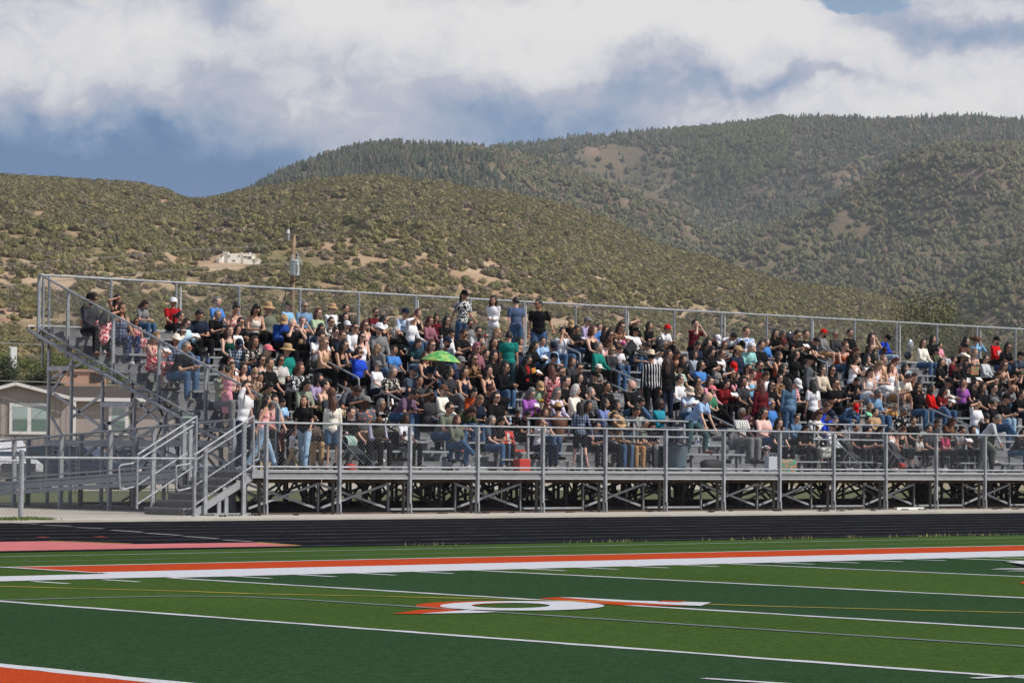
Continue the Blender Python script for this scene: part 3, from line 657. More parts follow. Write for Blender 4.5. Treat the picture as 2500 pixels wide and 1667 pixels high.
hm = bpy.data.materials.new('hill_soil'); hm.use_nodes = True; t = hm.node_tree; bs = t.nodes['Principled BSDF']; bs.inputs['Roughness'].default_value = .95; bs.inputs['Specular IOR Level'].default_value = .1
co = t.nodes.new('ShaderNodeTexCoord')
def tn(scale, det=6, ro=.6):
    n = t.nodes.new('ShaderNodeTexNoise'); n.inputs['Scale'].default_value = scale; n.inputs['Detail'].default_value = det; n.inputs['Roughness'].default_value = ro; t.links.new(co.outputs['Object'], n.inputs['Vector']); return n.outputs['Fac']
def trp(fac, stops):
    r = t.nodes.new('ShaderNodeValToRGB'); t.links.new(fac, r.inputs[0]); e = r.color_ramp.elements
    e[0].position, e[0].color = stops[0][0], stops[0][1]+(1,); e[1].position, e[1].color = stops[-1][0], stops[-1][1]+(1,)
    for p, c in stops[1:-1]: k = e.new(p); k.color = c+(1,)
    return r.outputs[0]
def tmix(f, a, c):
    m = t.nodes.new('ShaderNodeMix'); m.data_type = 'RGBA'
    if isinstance(f, float): m.inputs['Factor'].default_value = f
    else: t.links.new(f, m.inputs['Factor'])
    for s_, vv in (('A', a), ('B', c)):
        if isinstance(vv, tuple): m.inputs[s_].default_value = vv+(1,)
        else: t.links.new(vv, m.inputs[s_])
    return m.outputs['Result']
soil = trp(tn(.02, 8), [(.3, (.27, .17, .105)), (.5, (.38, .27, .175)), (.62, (.46, .35, .24)), (.75, (.30, .18, .125))])
grass = trp(tn(.09, 8, .7), [(.3, (.12, .11, .05)), (.6, (.20, .165, .085)), (.8, (.30, .22, .13))])
mk = trp(tn(.035, 9, .68), [(.47, (0, 0, 0)), (.62, (1, 1, 1))])
base = tmix(mk, soil, grass)
ds = t.nodes.new('ShaderNodeVectorMath'); ds.operation = 'DISTANCE'; t.links.new(co.outputs['Object'], ds.inputs[0]); ds.inputs[1].default_value = (CX, CY, 0)
fr = t.nodes.new('ShaderNodeMapRange'); t.links.new(ds.outputs['Value'], fr.inputs[0]); fr.inputs[1].default_value = 1150; fr.inputs[2].default_value = 1700
wild = trp(tn(.03, 8, .7), [(.35, (.085, .085, .045)), (.58, (.17, .13, .085)), (.72, (.28, .18, .135))])
base = tmix(fr.outputs[0], base, wild)
t.links.new(base, bs.inputs['Base Color'])
n = t.nodes.new('ShaderNodeTexNoise'); n.inputs['Scale'].default_value = .5; n.inputs['Detail'].default_value = 6; t.links.new(co.outputs['Object'], n.inputs['Vector'])
bp = t.nodes.new('ShaderNodeBump'); bp.inputs['Strength'].default_value = .8; bp.inputs['Distance'].default_value = .8; t.links.new(n.outputs['Fac'], bp.inputs['Height']); t.links.new(bp.outputs[0], bs.inputs['Normal'])
me.materials.append(hm); ho = bpy.data.objects.new('hills', me); COL.objects.link(ho); ho['kind'] = 'structure'

# ------------------------------------------------------------------ scrub and trees on the hills (instanced)
def leafmat(name, cols, rough=.9):
    m = bpy.data.materials.new(name); m.use_nodes = True; t_ = m.node_tree; b_ = t_.nodes['Principled BSDF']; b_.inputs['Roughness'].default_value = rough; b_.inputs['Specular IOR Level'].default_value = .1
    oi = t_.nodes.new('ShaderNodeObjectInfo'); r = t_.nodes.new('ShaderNodeValToRGB'); t_.links.new(oi.outputs['Random'], r.inputs[0]); e = r.color_ramp.elements
    e[0].color = cols[0]+(1,); e[1].color = cols[-1]+(1,); e[1].position = 1
    for i, c in enumerate(cols[1:-1]): k = e.new((i+1)/(len(cols)-1)); k.color = c+(1,)
    n = t_.nodes.new('ShaderNodeTexNoise'); n.inputs['Scale'].default_value = 1.4; n.inputs['Detail'].default_value = 3; g = t_.nodes.new('ShaderNodeNewGeometry'); t_.links.new(g.outputs['Position'], n.inputs['Vector'])
    mr = t_.nodes.new('ShaderNodeMapRange'); t_.links.new(n.outputs['Fac'], mr.inputs[0]); mr.inputs[1].default_value = .3; mr.inputs[2].default_value = .7; mr.inputs[3].default_value = .6; mr.inputs[4].default_value = 1.4
    hs = t_.nodes.new('ShaderNodeHueSaturation'); t_.links.new(mr.outputs[0], hs.inputs['Value']); t_.links.new(r.outputs[0], hs.inputs['Color']); t_.links.new(hs.outputs[0], b_.inputs['Base Color']); return m
SHR = leafmat('juniper_scrub', [(.115, .115, .050), (.165, .150, .066), (.195, .172, .076), (.125, .120, .058), (.215, .178, .088), (.150, .130, .078), (.180, .142, .108)])
SHG = leafmat('grey_brush', [(.13, .105, .085), (.18, .145, .115), (.15, .125, .10)])
PIN = leafmat('pinyon_slope_trees', [(.095, .105, .052), (.140, .140, .066), (.112, .118, .062), (.160, .145, .075), (.19, .135, .095)])
CON = leafmat('dark_conifers', [(.062, .084, .050), (.088, .108, .060), (.07, .09, .058), (.115, .12, .07), (.17, .125, .10)])
ASP = leafmat('aspen_green', [(.095, .115, .045), (.12, .135, .055)])
def shrub_mesh(name, m, seed, nb=7, flat=.75):
    rs = random.Random(seed); bmx = bmesh.new()
    for i in range(nb):
        a = rs.uniform(0, 6.28); d = rs.uniform(.0, .36); s_ = rs.uniform(.2, .34)
        tmp = bmesh.new(); bmesh.ops.create_icosphere(tmp, subdivisions=1, radius=s_)
        for v_ in tmp.verts:
            v_.co *= rs.uniform(.7, 1.3); v_.co.z *= flat*1.1
            v_.co += Vector((math.cos(a)*d, math.sin(a)*d, rs.uniform(.18, .5)*flat))
        mm = bpy.data.meshes.new('t'); tmp.to_mesh(mm); bmx.from_mesh(mm); bpy.data.meshes.remove(mm); tmp.free()
    for i in range(70):     # loose twig tips
        a = rs.uniform(0, 6.28); th = rs.uniform(.1, 1.5); c = Vector((math.cos(a)*math.sin(th)*.55, math.sin(a)*math.sin(th)*.55, .3+math.cos(th)*.42*flat))*rs.uniform(.8, 1.08)
        d1 = Vector((rs.uniform(-1, 1), rs.uniform(-1, 1), rs.uniform(-1, 1))).normalized()*.075; d2 = Vector((rs.uniform(-1, 1), rs.uniform(-1, 1), rs.uniform(-1, 1))).normalized()*.075
        vs = [bmx.verts.new(c-d1), bmx.verts.new(c+d2), bmx.verts.new(c+d1)]; bmx.faces.new(vs)
    me_ = bpy.data.meshes.new(name); bmx.to_mesh(me_); bmx.free(); me_.materials.append(m); return me_
def conifer_mesh(name, m, seed):
    rs = random.Random(seed); b_ = MB()
    for lv in range(6):
        z = .12+lv*.15; r = .27*(1-lv/7.4)**.8; n__ = 9; o = len(b_.v); b_.v.append((0, 0, z+.22))
        for k in range(n__): a = 6.283*k/n__+lv; q_ = r*rs.uniform(.55, 1.3); b_.v.append((math.cos(a)*q_, math.sin(a)*q_, z-rs.uniform(0, .05)))
        for k in range(n__): b_.f.append((o, o+1+k, o+1+(k+1) % n__)); b_.m.append(0)
        b_.f.append(tuple(o+1+k for k in reversed(range(n__)))); b_.m.append(0)
    return b_.mesh(name, m)
hidden = bpy.data.collections.new('plant_models')
def scatter(name, pts, scl, meshes, label=None):
    me_ = bpy.data.meshes.new(name); me_.from_pydata([tuple(p) for p in pts], [], [])
    at = me_.attributes.new('sc', 'FLOAT', 'POINT'); at.data.foreach_set('value', np.asarray(scl, np.float32))
    o = bpy.data.objects.new(name, me_); COL.objects.link(o); o['kind'] = 'stuff'
    cc = bpy.data.collections.new(name+'_models')
    for mm in meshes: oo = bpy.data.objects.new(mm.name, mm); cc.objects.link(oo)
    g = bpy.data.node_groups.new(name+'_scatter', 'GeometryNodeTree'); g.interface.new_socket('Geometry', in_out='INPUT', socket_type='NodeSocketGeometry'); g.interface.new_socket('Geometry', in_out='OUTPUT', socket_type='NodeSocketGeometry')
    gi = g.nodes.new('NodeGroupInput'); go = g.nodes.new('NodeGroupOutput'); ip = g.nodes.new('GeometryNodeInstanceOnPoints'); ci = g.nodes.new('GeometryNodeCollectionInfo')
    ci.inputs['Collection'].default_value = cc; ci.inputs['Separate Children'].default_value = True; ci.inputs['Reset Children'].default_value = True
    rv = g.nodes.new('FunctionNodeRandomValue'); rv.data_type = 'FLOAT_VECTOR'; rv.inputs[0].default_value = (0, 0, 0); rv.inputs[1].default_value = (.12, .12, 6.28)
    na_ = g.nodes.new('GeometryNodeInputNamedAttribute'); na_.data_type = 'FLOAT'; na_.inputs['Name'].default_value = 'sc'
    g.links.new(gi.outputs[0], ip.inputs['Points']); g.links.new(ci.outputs[0], ip.inputs['Instance']); ip.inputs['Pick Instance'].default_value = True
    g.links.new(rv.outputs[0], ip.inputs['Rotation']); g.links.new(na_.outputs[0], ip.inputs['Scale']); g.links.new(ip.outputs[0], go.inputs[0])
    md = o.modifiers.new('scatter', 'NODES'); md.node_group = g; return o
def spots(n, a0, a1, r0, r1, keep):
    az = rng.uniform(a0, a1, n); r = np.sqrt(rng.uniform(r0*r0, r1*r1, n)); z = H(az, r); x = CX+r*np.cos(np.radians(az)); y = CY+r*np.sin(np.radians(az)); k = keep(az, r, x, y, z)
    return np.stack([x, y, z], -1)[k], az[k], r[k]
A0, A1 = 28.0, 68.0
def pxx(az): return 1250-(np.radians(az)-YAW)*F_PX        # azimuth -> photo column
def bare(az, r, x, y):     # the lower right slopes of the near hill show most soil
    p = pxx(az); lo = np.clip((980-r)/420, 0, 1); s_ = np.clip((p-850)/500, 0.0, 1)*.22+np.clip((500-p)/500, 0, 1)*.10+.10
    return s_*lo
def hitD(x, y, r0=330, r1=1180):      # how far the hillside is along a pixel's line of sight
    a, e = azel(x, y); rr_ = np.arange(r0, r1, 2.0); z_ = H(np.full(len(rr_), a), rr_); el_ = np.arctan2(z_-CZ, rr_); k_ = np.nonzero(el_ >= e)[0]; return float(rr_[k_[0]]) if len(k_) else r1
HOUSES = [(530, 641, 28), (570, 641, 34), (615, 640, 30), (0, 737, 22), (0, 768, 22), (5, 785, 26), (73, 802, 18)]
_hs = []
for hx0, hy0, hr_ in HOUSES:
    D_ = hitD(hx0, hy0); q0 = onD(hx0, hy0, D_); _hs.append((q0.x, q0.y, hr_*D_/F_PX*.9, D_, q0))
def clear(x, y):
    ok = np.ones(len(x), bool)
    for (a, b_, r_h, D_, q0) in _hs:
        dx = CX-a; dy = CY-b_; l_ = math.hypot(dx, dy); dx /= l_; dy /= l_
        al = (x-a)*dx+(y-b_)*dy; pe = np.abs((x-a)*dy-(y-b_)*dx); ok &= ~((pe < r_h) & (al > -9) & (al < 9))
    return ok
def k1(az, r, x, y, z):
    d = fbm(x/17, y/17, 3)*.36+rng.random(len(x))*.64; return (d > .285+bare(az, r, x, y)*.80-.08*np.clip((r-800)/300, 0, 1)) & clear(x, y)
pts, az, r = spots(93000, A0, A1, 340, 1190, k1)
sc = rng.uniform(.6, 1.0, len(pts))**1.2*np.where(r > 700, 4.0, 3.1); pts[:, 2] -= .35
fg = rng.random(len(pts)) < .16
scatter('juniper_scrub', pts[~fg], sc[~fg], [shrub_mesh('juniper_bush', SHR, i, 7) for i in range(5)])
scatter('grey_brush', pts[fg], sc[fg]*.75, [shrub_mesh('brush_bush', SHG, 20+i, 5, .6) for i in range(3)])
pts, az, r = spots(90000, A0, A1, 1190, 2420, lambda az, r, x, y, z: fbm(x/45+5, y/45, 4)*.6+rng.random(len(x))*.4 > .27)
pts[:, 2] -= .5
con = (fbm(pts[:, 0]/260+3, pts[:, 1]/260, 3) > np.where(pxx(az) < 1350, .44, .60)) & (r > 1700)
scatter('pinyon_slope_trees', pts[~con], rng.uniform(3.2, 6.2, (~con).sum()), [shrub_mesh('pinyon', PIN, 40+i, 7, 1.1) for i in range(4)])
scatter('conifer_stand', pts[con], rng.uniform(4, 8.5, con.sum()), [conifer_mesh('conifer', CON, i) for i in range(4)])
def k3(az, r, x, y, z):
    p = pxx(az); bald = (np.abs(p-(1440+(3300-r)*.28)) < 75) & (r < 3230); return (fbm(x/60, y/60+4, 4)*.6+rng.random(len(x))*.4 > np.where(p < 1950, .36, .24)) & (~bald | (rng.random(len(x)) < .16))
pts, az, r = spots(76000, 28, 58, 2500, 3420, k3); p_ = pxx(az); pts[:, 2] -= .5
asp = (((np.abs(p_-1780) < 140) & (r > 3000)) | ((np.abs(p_-1840) < 50) & (np.abs(r-2850) < 80))) & (fbm(pts[:, 0]/60, pts[:, 1]/60, 3) > .40)
scatter('aspen_grove', pts[asp], rng.uniform(6, 9, asp.sum()), [shrub_mesh('aspen', ASP, 60+i, 7, 1.2) for i in range(2)])
c3 = ~asp & (rng.random(len(pts)) < .55)
scatter('far_conifers', pts[c3], rng.uniform(4.5, 9, c3.sum()), [conifer_mesh('far_conifer', CON, 10+i) for i in range(4)])
rest = ~asp & ~c3
scatter('far_slope_trees', pts[rest], rng.uniform(4, 7, rest.sum()), [shrub_mesh('far_pinyon', PIN, 80+i, 7, 1.0) for i in range(3)])

# ------------------------------------------------------------------ air between here and the far ridges
hz = bpy.data.materials.new('valley_air'); hz.use_nodes = True; t_ = hz.node_tree; t_.nodes.clear()
pv = t_.nodes.new('ShaderNodeVolumePrincipled'); pv.inputs['Color'].default_value = (.84, .90, 1, 1); pv.inputs['Density'].default_value = HAZE; pv.inputs['Anisotropy'].default_value = .2
oo = t_.nodes.new('ShaderNodeOutputMaterial'); t_.links.new(pv.outputs[0], oo.inputs['Volume'])
if HAZE > 0:
    b = MB(); b.box(-9000, 9000, -9000, 9000, -1.5, 470); b.build('haze', hz, kind='stuff')

# ================================================================== NEARBY TREES
LEAF = [mat('leaf_olive', (.14, .14, .065), .85, var=.4, vscale=.9), mat('leaf_dark', (.035, .048, .020), .85, var=.4, vscale=.9), mat('leaf_bright', (.085, .125, .025), .85, var=.35, vscale=.9)]
BARK = mat('bark', (.055, .042, .032), .9, var=.3, vscale=3)
def tree(loc, h, w, leaf, n, seed, label, open_=0.0, trunk=.12, grp=None):
    rs = random.Random(seed); root = empty('tree', loc, label=label, cat='tree', group=grp)
    b_ = MB(); b_.tube([(0, 0, 0), (rs.uniform(-.1, .1)*w*.3, 0, h*.25), (rs.uniform(-.2, .2)*w*.3, 0, h*.5), (rs.uniform(-.1, .1), 0, h*.86)], [trunk*h*.12+.04, trunk*h*.10, trunk*h*.07, .02], 7)
    tips = []
    for k in range(9):
        a = k*2.4+rs.uniform(-.4, .4); z0 = h*rs.uniform(.12, .55); le = w*.5*rs.uniform(.7, 1.05); p0 = Vector((0, 0, z0)); p1 = Vector((math.cos(a)*le*.55, math.sin(a)*le*.55, z0+h*rs.uniform(.05, .2))); p2 = Vector((math.cos(a)*le, math.sin(a)*le, z0+h*rs.uniform(.15, .42)))
        b_.tube([p0, p1, p2], [trunk*h*.05, trunk*h*.03, .015], 5); tips += [p1, p2]
        for q_ in range(2):
            e = p1+Vector((rs.uniform(-1, 1), rs.uniform(-1, 1), rs.uniform(.1, 1)))*w*.2; b_.tube([p1, e], [.03, .01], 4); tips.append(e)
    tips.append(Vector((0, 0, h*.84)))
    b_.build('trunk', BARK, root, smooth=True)
    c_ = MB(); s_ = max(.10, h*.022)
    cl = [(t__, rs.uniform(.14, .24)*w) for t__ in tips]
    for i in range(n):
        t__, rr = cl[rs.randrange(len(cl))]; d = Vector((rs.gauss(0, .5), rs.gauss(0, .5), rs.gauss(0, .42)))*rr*(1+open_); p = t__+d
        if p.z < h*.06: continue
        a = Vector((rs.uniform(-1, 1), rs.uniform(-1, 1), rs.uniform(-1, 1))).normalized()*s_*rs.uniform(.5, 1.2); c = Vector((rs.uniform(-1, 1), rs.uniform(-1, 1), rs.uniform(-1, 1))).normalized()*s_*rs.uniform(.4, .9)
        c_.add([p-a, p+c, p+a, p-c], [(0, 1, 2, 3)])
    c_.build('crown', leaf, root); return root
def tree_px(xc, ytop, ybot, wpx, Dm, leaf, n, seed, label, **k):
    top = onD(xc, ytop, Dm); bot = onD(xc, ybot, Dm); mpp = Dm/F_PX
    return tree((top.x, top.y, bot.z-.6), top.z-bot.z+.6, wpx*mpp, leaf, n, seed, label, **k)
tree_px(2262, 700, 880, 150, 260, LEAF[0], 3000, 1, 'sparse olive tree with bare dark limbs standing behind the rear bleacher fence at right', open_=.5)
tree_px(2180, 770, 880, 90, 250, LEAF[0], 2600, 2, 'low grey green tree just left of the sparse olive tree behind the fence', open_=.3)
tree_px(2345, 775, 900, 110, 250, LEAF[0], 2800, 3, 'low grey green tree just right of the sparse olive tree behind the fence', open_=.3)
tree_px(2450, 790, 900, 110, 240, LEAF[0], 2600, 4, 'grey green tree behind the fence at the far right edge')
tree_px(12, 870, 960, 75, 200, LEAF[1], 2600, 5, 'dark brown green bush at the left edge beside the white utility tower', open_=.1)
tree_px(95, 905, 965, 60, 205, LEAF[1], 2600, 6, 'dark green bush rising above the roof left of the pink adobe house')
tree_px(130, 920, 965, 40, 204, LEAF[1], 2000, 7, 'small dark bush against the left wall of the pink adobe house')
for i, (x, yt, w_, D_) in enumerate(((75, 868, 60, 330), (130, 860, 80, 335), (180, 868, 60, 330), (235, 878, 60, 332), (20, 850, 70, 345), (285, 880, 60, 335))):
    tree_px(x, yt, yt+50, w_, D_, LEAF[2], 1600, 10+i, 'bright green cottonwood ' + ('left of the four beneath the upper hillside', 'broadest of those behind the scaffold columns', 'behind the second scaffold column', 'above the pink adobe house roof', 'by the white tower at the left edge', 'right of the pink adobe house')[i], grp='green trees below the hill at left')
for i, (x, yt, w_, D_) in enumerate(((60, 900, 90, 260), (160, 895, 70, 268), (330, 905, 80, 262), (395, 925, 70, 258))):
    tree_px(x, yt, yt+55, w_, D_, LEAF[0], 1600, 30+i, 'olive bush ' + ('behind the mobile home roof at left', 'just left of the pink adobe house roof', 'right of the pink adobe house behind the scaffolding', 'behind the stepped bleacher end above the mobile home')[i], grp='olive bushes behind the mobile home')

# ================================================================== BUILDINGS
def facing(D_, x):       # a frame at distance D_ whose local +X is image right and +Y runs away from the camera
    p = onD(x, 1115, D_); a = math.atan2(p.y-CY, p.x-CX); return p, a-math.pi/2
STUC = mat('taupe_siding', (.37, .325, .295), .85, var=.05, vscale=2); TRIM = mat('white_trim', (.72, .70, .68), .6); SHIN = mat('brown_shingles', (.060, .045, .038), .9, var=.3, vscale=5)
BLIND = mat('pale_green_blind', (.36, .45, .43), .35, var=.05, vscale=3); GLASSD = mat('dark_window_glass', (.10, .14, .13), .15)
Dh = 160; mp_ = Dh/F_PX; p, rz_ = facing(Dh, 36)
hs_ = empty('mobile_home', (p.x, p.y, 0), rz_, label='taupe mobile home with white trimmed windows and brown roof behind the ramp', cat='house')
def hx(x): return (x-36)*mp_
def hz_(y): return CZ+(1117-y)*mp_
b = MB(); b.box(hx(-97), hx(172), 0, 6, 0, hz_(985)); b.add([(hx(-97), 0, hz_(985)), (hx(172), 0, hz_(985)), (hx(36), 0, hz_(951)), (hx(-97), 6, hz_(985)), (hx(172), 6, hz_(985)), (hx(36), 6, hz_(951))], [(0, 1, 2), (5, 4, 3)])
b.box(hx(172.5), hx(620), .8, 9, 0, hz_(986)); b.build('wall', STUC, hs_)
b = MB()
for x in range(-90, 172, 13): b.box(hx(x), hx(x)+.012, -.012, -.001, 0, hz_(988))
b.build('siding_grooves', mat('groove', (.19, .15, .13), .9), hs_, kind='stuff')
b = MB(); z0, z1 = hz_(983), hz_(948)
b.add([(hx(-112), -.35, z0-.12), (hx(36), -.35, z1), (hx(36), 6, z1), (hx(-112), 6, z0-.12)], [(0, 1, 2, 3)]); b.add([(hx(36), -.35, z1), (hx(176), -.35, z0), (hx(176), 6, z0), (hx(36), 6, z1)], [(0, 1, 2, 3)])
b.add([(hx(60), .45, z0+.02), (hx(640), .45, z0+.02), (hx(640), 5, z1-.03), (hx(60), 5, z1-.03)], [(0, 1, 2, 3)]); b.build('roof', SHIN, hs_)
b = MB(); b.bar((hx(-112), -.40, z0-.2), (hx(36), -.40, z1-.06), .06, .17); b.build('fascia', TRIM, hs_)
b = MB(); b.bar((hx(36), -.40, z1-.06), (hx(178), -.40, z0-.08), .06, .17); b.build('fascia', TRIM, hs_)
b = MB(); b.box(hx(170), hx(640), .38, .44, z0-.16, z0+.03); b.build('fascia', TRIM, hs_)
b = MB(); b.box(hx(171), hx(180.5), -.05, -.005, 0, z0-.19); b.build('corner_trim', TRIM, hs_)
for (x0, x1, y0, y1, n_, yy) in ((22, 118, 997, 1072, 2, 0), (260, 308, 998, 1074, 1, .8), (425, 470, 998, 1074, 1, .8)):
    wf = MB(); wf.box(hx(x0), hx(x1), yy-.07, yy-.005, hz_(y1), hz_(y0)); w_ = wf.build('window', TRIM, hs_)
    for k in range(n_):
        a = x0+8+(x1-x0-6)/n_*k; c = a+(x1-x0-6)/n_-10; mid = (y0+y1)/2
        m_ = MB(); m_.box(hx(a), hx(c), yy-.085, yy-.072, hz_(mid-1), hz_(y0+8)); m_.build('pane', BLIND, w_)
        m_ = MB(); m_.box(hx(a), hx(c), yy-.085, yy-.072, hz_(y1-8), hz_(mid+1)); m_.build('pane', mat('lower_blind', (.15, .21, .19), .3), w_)
# pink adobe house
ADO = mat('pink_adobe', (.50, .30, .22), .9, var=.06, vscale=1); Dh = 235; p, rz_ = facing(Dh, 200); mp_ = Dh/F_PX
ah = empty('adobe_house', (p.x, p.y, 0), rz_, label='pink flat roofed adobe house seen through the bleacher scaffolding', cat='house')
ax_ = lambda x: (x-200)*mp_; az__ = lambda y: CZ+(1116-y)*mp_
b = MB(); b.box(ax_(143), ax_(232), 0, 7, -2, az__(913)); b.box(ax_(232.3), ax_(256), 1.2, 7, -2, az__(915)); b.box(ax_(115), ax_(142), 1.5, 5, -2, az__(923)); b.build('wall', ADO, ah)
b = MB(); b.box(ax_(156), ax_(256), -.12, 1.1, az__(920), az__(917.5)); b.build('roof_edge', mat('grey_coping', (.2, .17, .16), .8), ah)
for x0, x1, y0, y1 in ((165, 168, 924, 929), (177, 186, 927, 931), (217, 250, 923, 945)):
    b = MB(); b.box(ax_(x0), ax_(x1), -.05, -.005, az__(y1), az__(y0)); b.build('window', mat('dark_opening', (.05, .04, .04), .5), ah)
# houses up the hill
def hillhouse(name, xa, xb, yt, yb, Dm, col, blocks, label, cat='house'):
    Dm = hitD((xa+xb)/2, yb)-1.0; p, r_z = facing(Dm, (xa+xb)/2); m_ = Dm/F_PX; xc = (xa+xb)/2; z_ = onD(xc, yb, Dm).z
    o_ = empty(name, (p.x, p.y, z_), r_z, label=label, cat=cat)
    for (x0, x1, y0, y1, d0, d1, nm, mm) in blocks:
        b_ = MB(); b_.box((x0-xc)*m_, (x1-xc)*m_, d0, d1, (yb-y1)*m_-(1.5 if nm == 'wall' and y1 > yb-4 else 0), (yb-y0)*m_); b_.build(nm, mm or col, o_)
    return o_
CR = mat('cream_stucco', (.93, .89, .80), .85, var=.05, vscale=.4); DW = mat('shaded_opening', (.10, .085, .075), .6)
q_ = lambda x: 500+x/14.7; w_ = lambda y: 600+y/14.7
cb = []
for (x0, x1, y0, y1) in ((340, 420, 450, 575), (430, 560, 400, 575), (560, 640, 230, 560), (640, 800, 235, 600), (735, 1090, 300, 590), (1090, 1200, 310, 590), (1200, 1290, 265, 590), (1290, 1600, 300, 540), (1600, 1720, 300, 540), (1620, 1910, 455, 560)):
    cb.append((q_(x0)+.02, q_(x1)-.02, w_(y0), w_(y1)+1.5, 0 if (x0//10) % 2 else .35, 9, 'wall', None))
    k = x0
    while k < x1-20: cb.append((q_(k), q_(k+26), w_(y0-26), w_(y0)-.01, .0, .9, 'merlon', None)); k += 55
for (x0, x1, y0, y1) in ((1520, 1560, 215, 300), (1225, 1265, 240, 270), (775, 800, 230, 300)): cb.append((q_(x0), q_(x1), w_(y0), w_(y1), .5, 1.5, 'chimney', None))
for (x0, x1, y0, y1) in ((920, 1005, 512, 550), (1305, 1440, 378, 410), (1470, 1595, 380, 450), (1110, 1195, 350, 372), (760, 820, 350, 400), (490, 530, 380, 415)): cb.append((q_(x0), q_(x1), w_(y0), w_(y1), -.12, -.03, 'window', DW))
hillhouse('hillside_castle', 523, 631, 614, 641, 760, CR, cb, 'cream coloured castle like house with battlements up on the near hill', 'house')
PKH = mat('pink_stucco', (.56, .34, .26), .9)
hillhouse('hillside_house', -12, 7, 730, 737, 640, PKH, [(-12, 7, 731, 738, 0, 6, 'wall', None), (-12, 7.4, 729.6, 731, -.2, 6, 'roof', None)], 'topmost of the three pink houses on the slope at the left edge')
hillhouse('hillside_house', -12, 10, 753, 768, 600, PKH, [(-12, 5, 758, 765, .2, 6, 'wall', DW), (-12, 10, 754.5, 758, 0, 6, 'roof', None), (5, 10, 758, 764, 0, 6, 'wall', None)], 'middle one of the three pink houses on the slope at the left edge')
hillhouse('hillside_house', -12, 21, 775, 785, 570, PKH, [(-12, 12, 776.5, 783, 0, 6, 'wall', None), (12, 21, 777.5, 784, .5, 6, 'wall', None)], 'lowest of the three pink houses on the slope at the left edge')
hillhouse('hillside_house', 64, 82, 792, 802, 520, CR, [(64, 81, 793, 797, 0, 5, 'roof', None), (64, 70, 797, 801, .2, 5, 'wall', None), (74, 79, 797, 800, .3, 5, 'window', DW)], 'small cream house on the slope left of the bleacher top corner')
# white tower
WP = mat('white_panel', (.80, .80, .79), .5); p, rz_ = facing(300, 30); m_ = 300/F_PX
tw = empty('utility_tower', (p.x, p.y, onD(30, 960, 300).z), rz_, label='white boxy tower standing among green trees at the left edge', cat='tower')
zz = lambda y: (960-y)*m_
b = MB(); b.box(-7*m_, 7.5*m_, 0, .5, zz(904), zz(848)); b.build('panel', WP, tw)
b = MB(); b.box(-9.5*m_, -7.3*m_, .1, .4, zz(900), zz(845)); b.build('side_panel', WP, tw)
b = MB(); b.box(-3*m_, 3*m_, .2, .4, 0, zz(904)); b.build('column', STEELD, tw)
b = MB(); b.box(-6*m_, 6*m_, .05, .45, zz(848), zz(845)); b.build('cap', STEELD, tw)

# ================================================================== UTILITY POLE AND WIRES
Dp = 170; m_ = Dp/F_PX; p, rz_ = facing(Dp, 709)
up_ = empty('utility_pole', (p.x, p.y, 0), rz_, label='wooden utility pole with grey transformer can behind the rear bleacher fence', cat='utility pole')
px_ = lambda x: (x-709)*m_; pz_ = lambda y: CZ+(1112.5-y)*m_
PW = mat('pole_wood', (.25, .17, .115), .9, var=.35, vscale=2.2, bump=.4, bscale=14)
b = MB(); b.tube([(0, 0, 0), (0, 0, pz_(700)), (px_(711.5), 0, pz_(577))], [.16, .145, .10], 10); b.build('pole', PW, up_, smooth=True)
TR = mat('transformer_grey', (.40, .45, .46), .5, .1, var=.06, vscale=3)
cx_ = px_(714.5)
b = MB(); b.tube([(cx_, -.36, pz_(675.5)), (cx_, -.36, pz_(642))], .262, 18); t1 = b.build('transformer', TR, up_, smooth=False)
b = MB(); b.tube([(cx_, -.36, pz_(642)), (cx_, -.36, pz_(640))], .285, 18); b.ell((cx_, -.36, pz_(640)), (.27, .27, .07), 14, 6); b.build('lid', TR, t1)
for x, yt in ((708, 625), (720.5, 629)):
    b = MB(); X = px_(x); b.tube([(X, -.36, pz_(640)), (X, -.36, pz_(636)), (X, -.36, pz_(633)), (X, -.36, pz_(yt+3)), (X, -.36, pz_(yt))], [.085, .06, .075, .055, .045], 9); b.build('bushing', mat('grey_insulator', (.33, .34, .36), .4), t1)
b = MB(); b.tube([(px_(722), -.62, pz_(650)), (px_(721), -.62, pz_(670))], .018, 5); b.tube([(px_(718), -.62, pz_(643)), (px_(719), -.64, pz_(660)), (px_(719.5), -.63, pz_(675))], .015, 5); b.build('bracket', STEELD, t1)
CAB = mat('black_cable', (.012, .012, .013), .6)
for pts_ in ([(726, 645), (726, 660), (726.5, 675), (722, 686), (710, 692), (698, 696)], [(700, 683), (690, 684), (681, 690), (676, 700), (690, 703), (694, 716), (688, 740), (682, 760)], [(727, 652), (726, 672)], [(697, 590), (690, 592), (683, 594), (675, 598), (668, 600), (660, 600)], [(702, 560), (708, 562), (709, 567)]):
    b = MB(); b.tube([(px_(x), -.2-.1*(i % 2), pz_(y)) for i, (x, y) in enumerate(pts_)], .03, 5); b.build('cable', CAB, up_)
INS = mat('pale_porcelain', (.62, .63, .62), .35)
b = MB(); b.tube([(px_(698), -.3, pz_(591)), (px_(698), -.3, pz_(576))], [.06, .085], 8); b.build('cutout', mat('grey_insulator', (.33, .34, .36), .4), up_)
b = MB(); b.tube([(px_(697), -.3, pz_(573.5)), (px_(698), -.3, pz_(563.5))], [.115, .06], 8); b.build('insulator', INS, up_)
b = MB(); b.box(px_(703), px_(710), -.3, -.1, pz_(580), pz_(570)); b.ell((px_(708.5), -.3, pz_(567)), (.05, .05, .05), 8, 6); b.build('bracket', STEELD, up_)
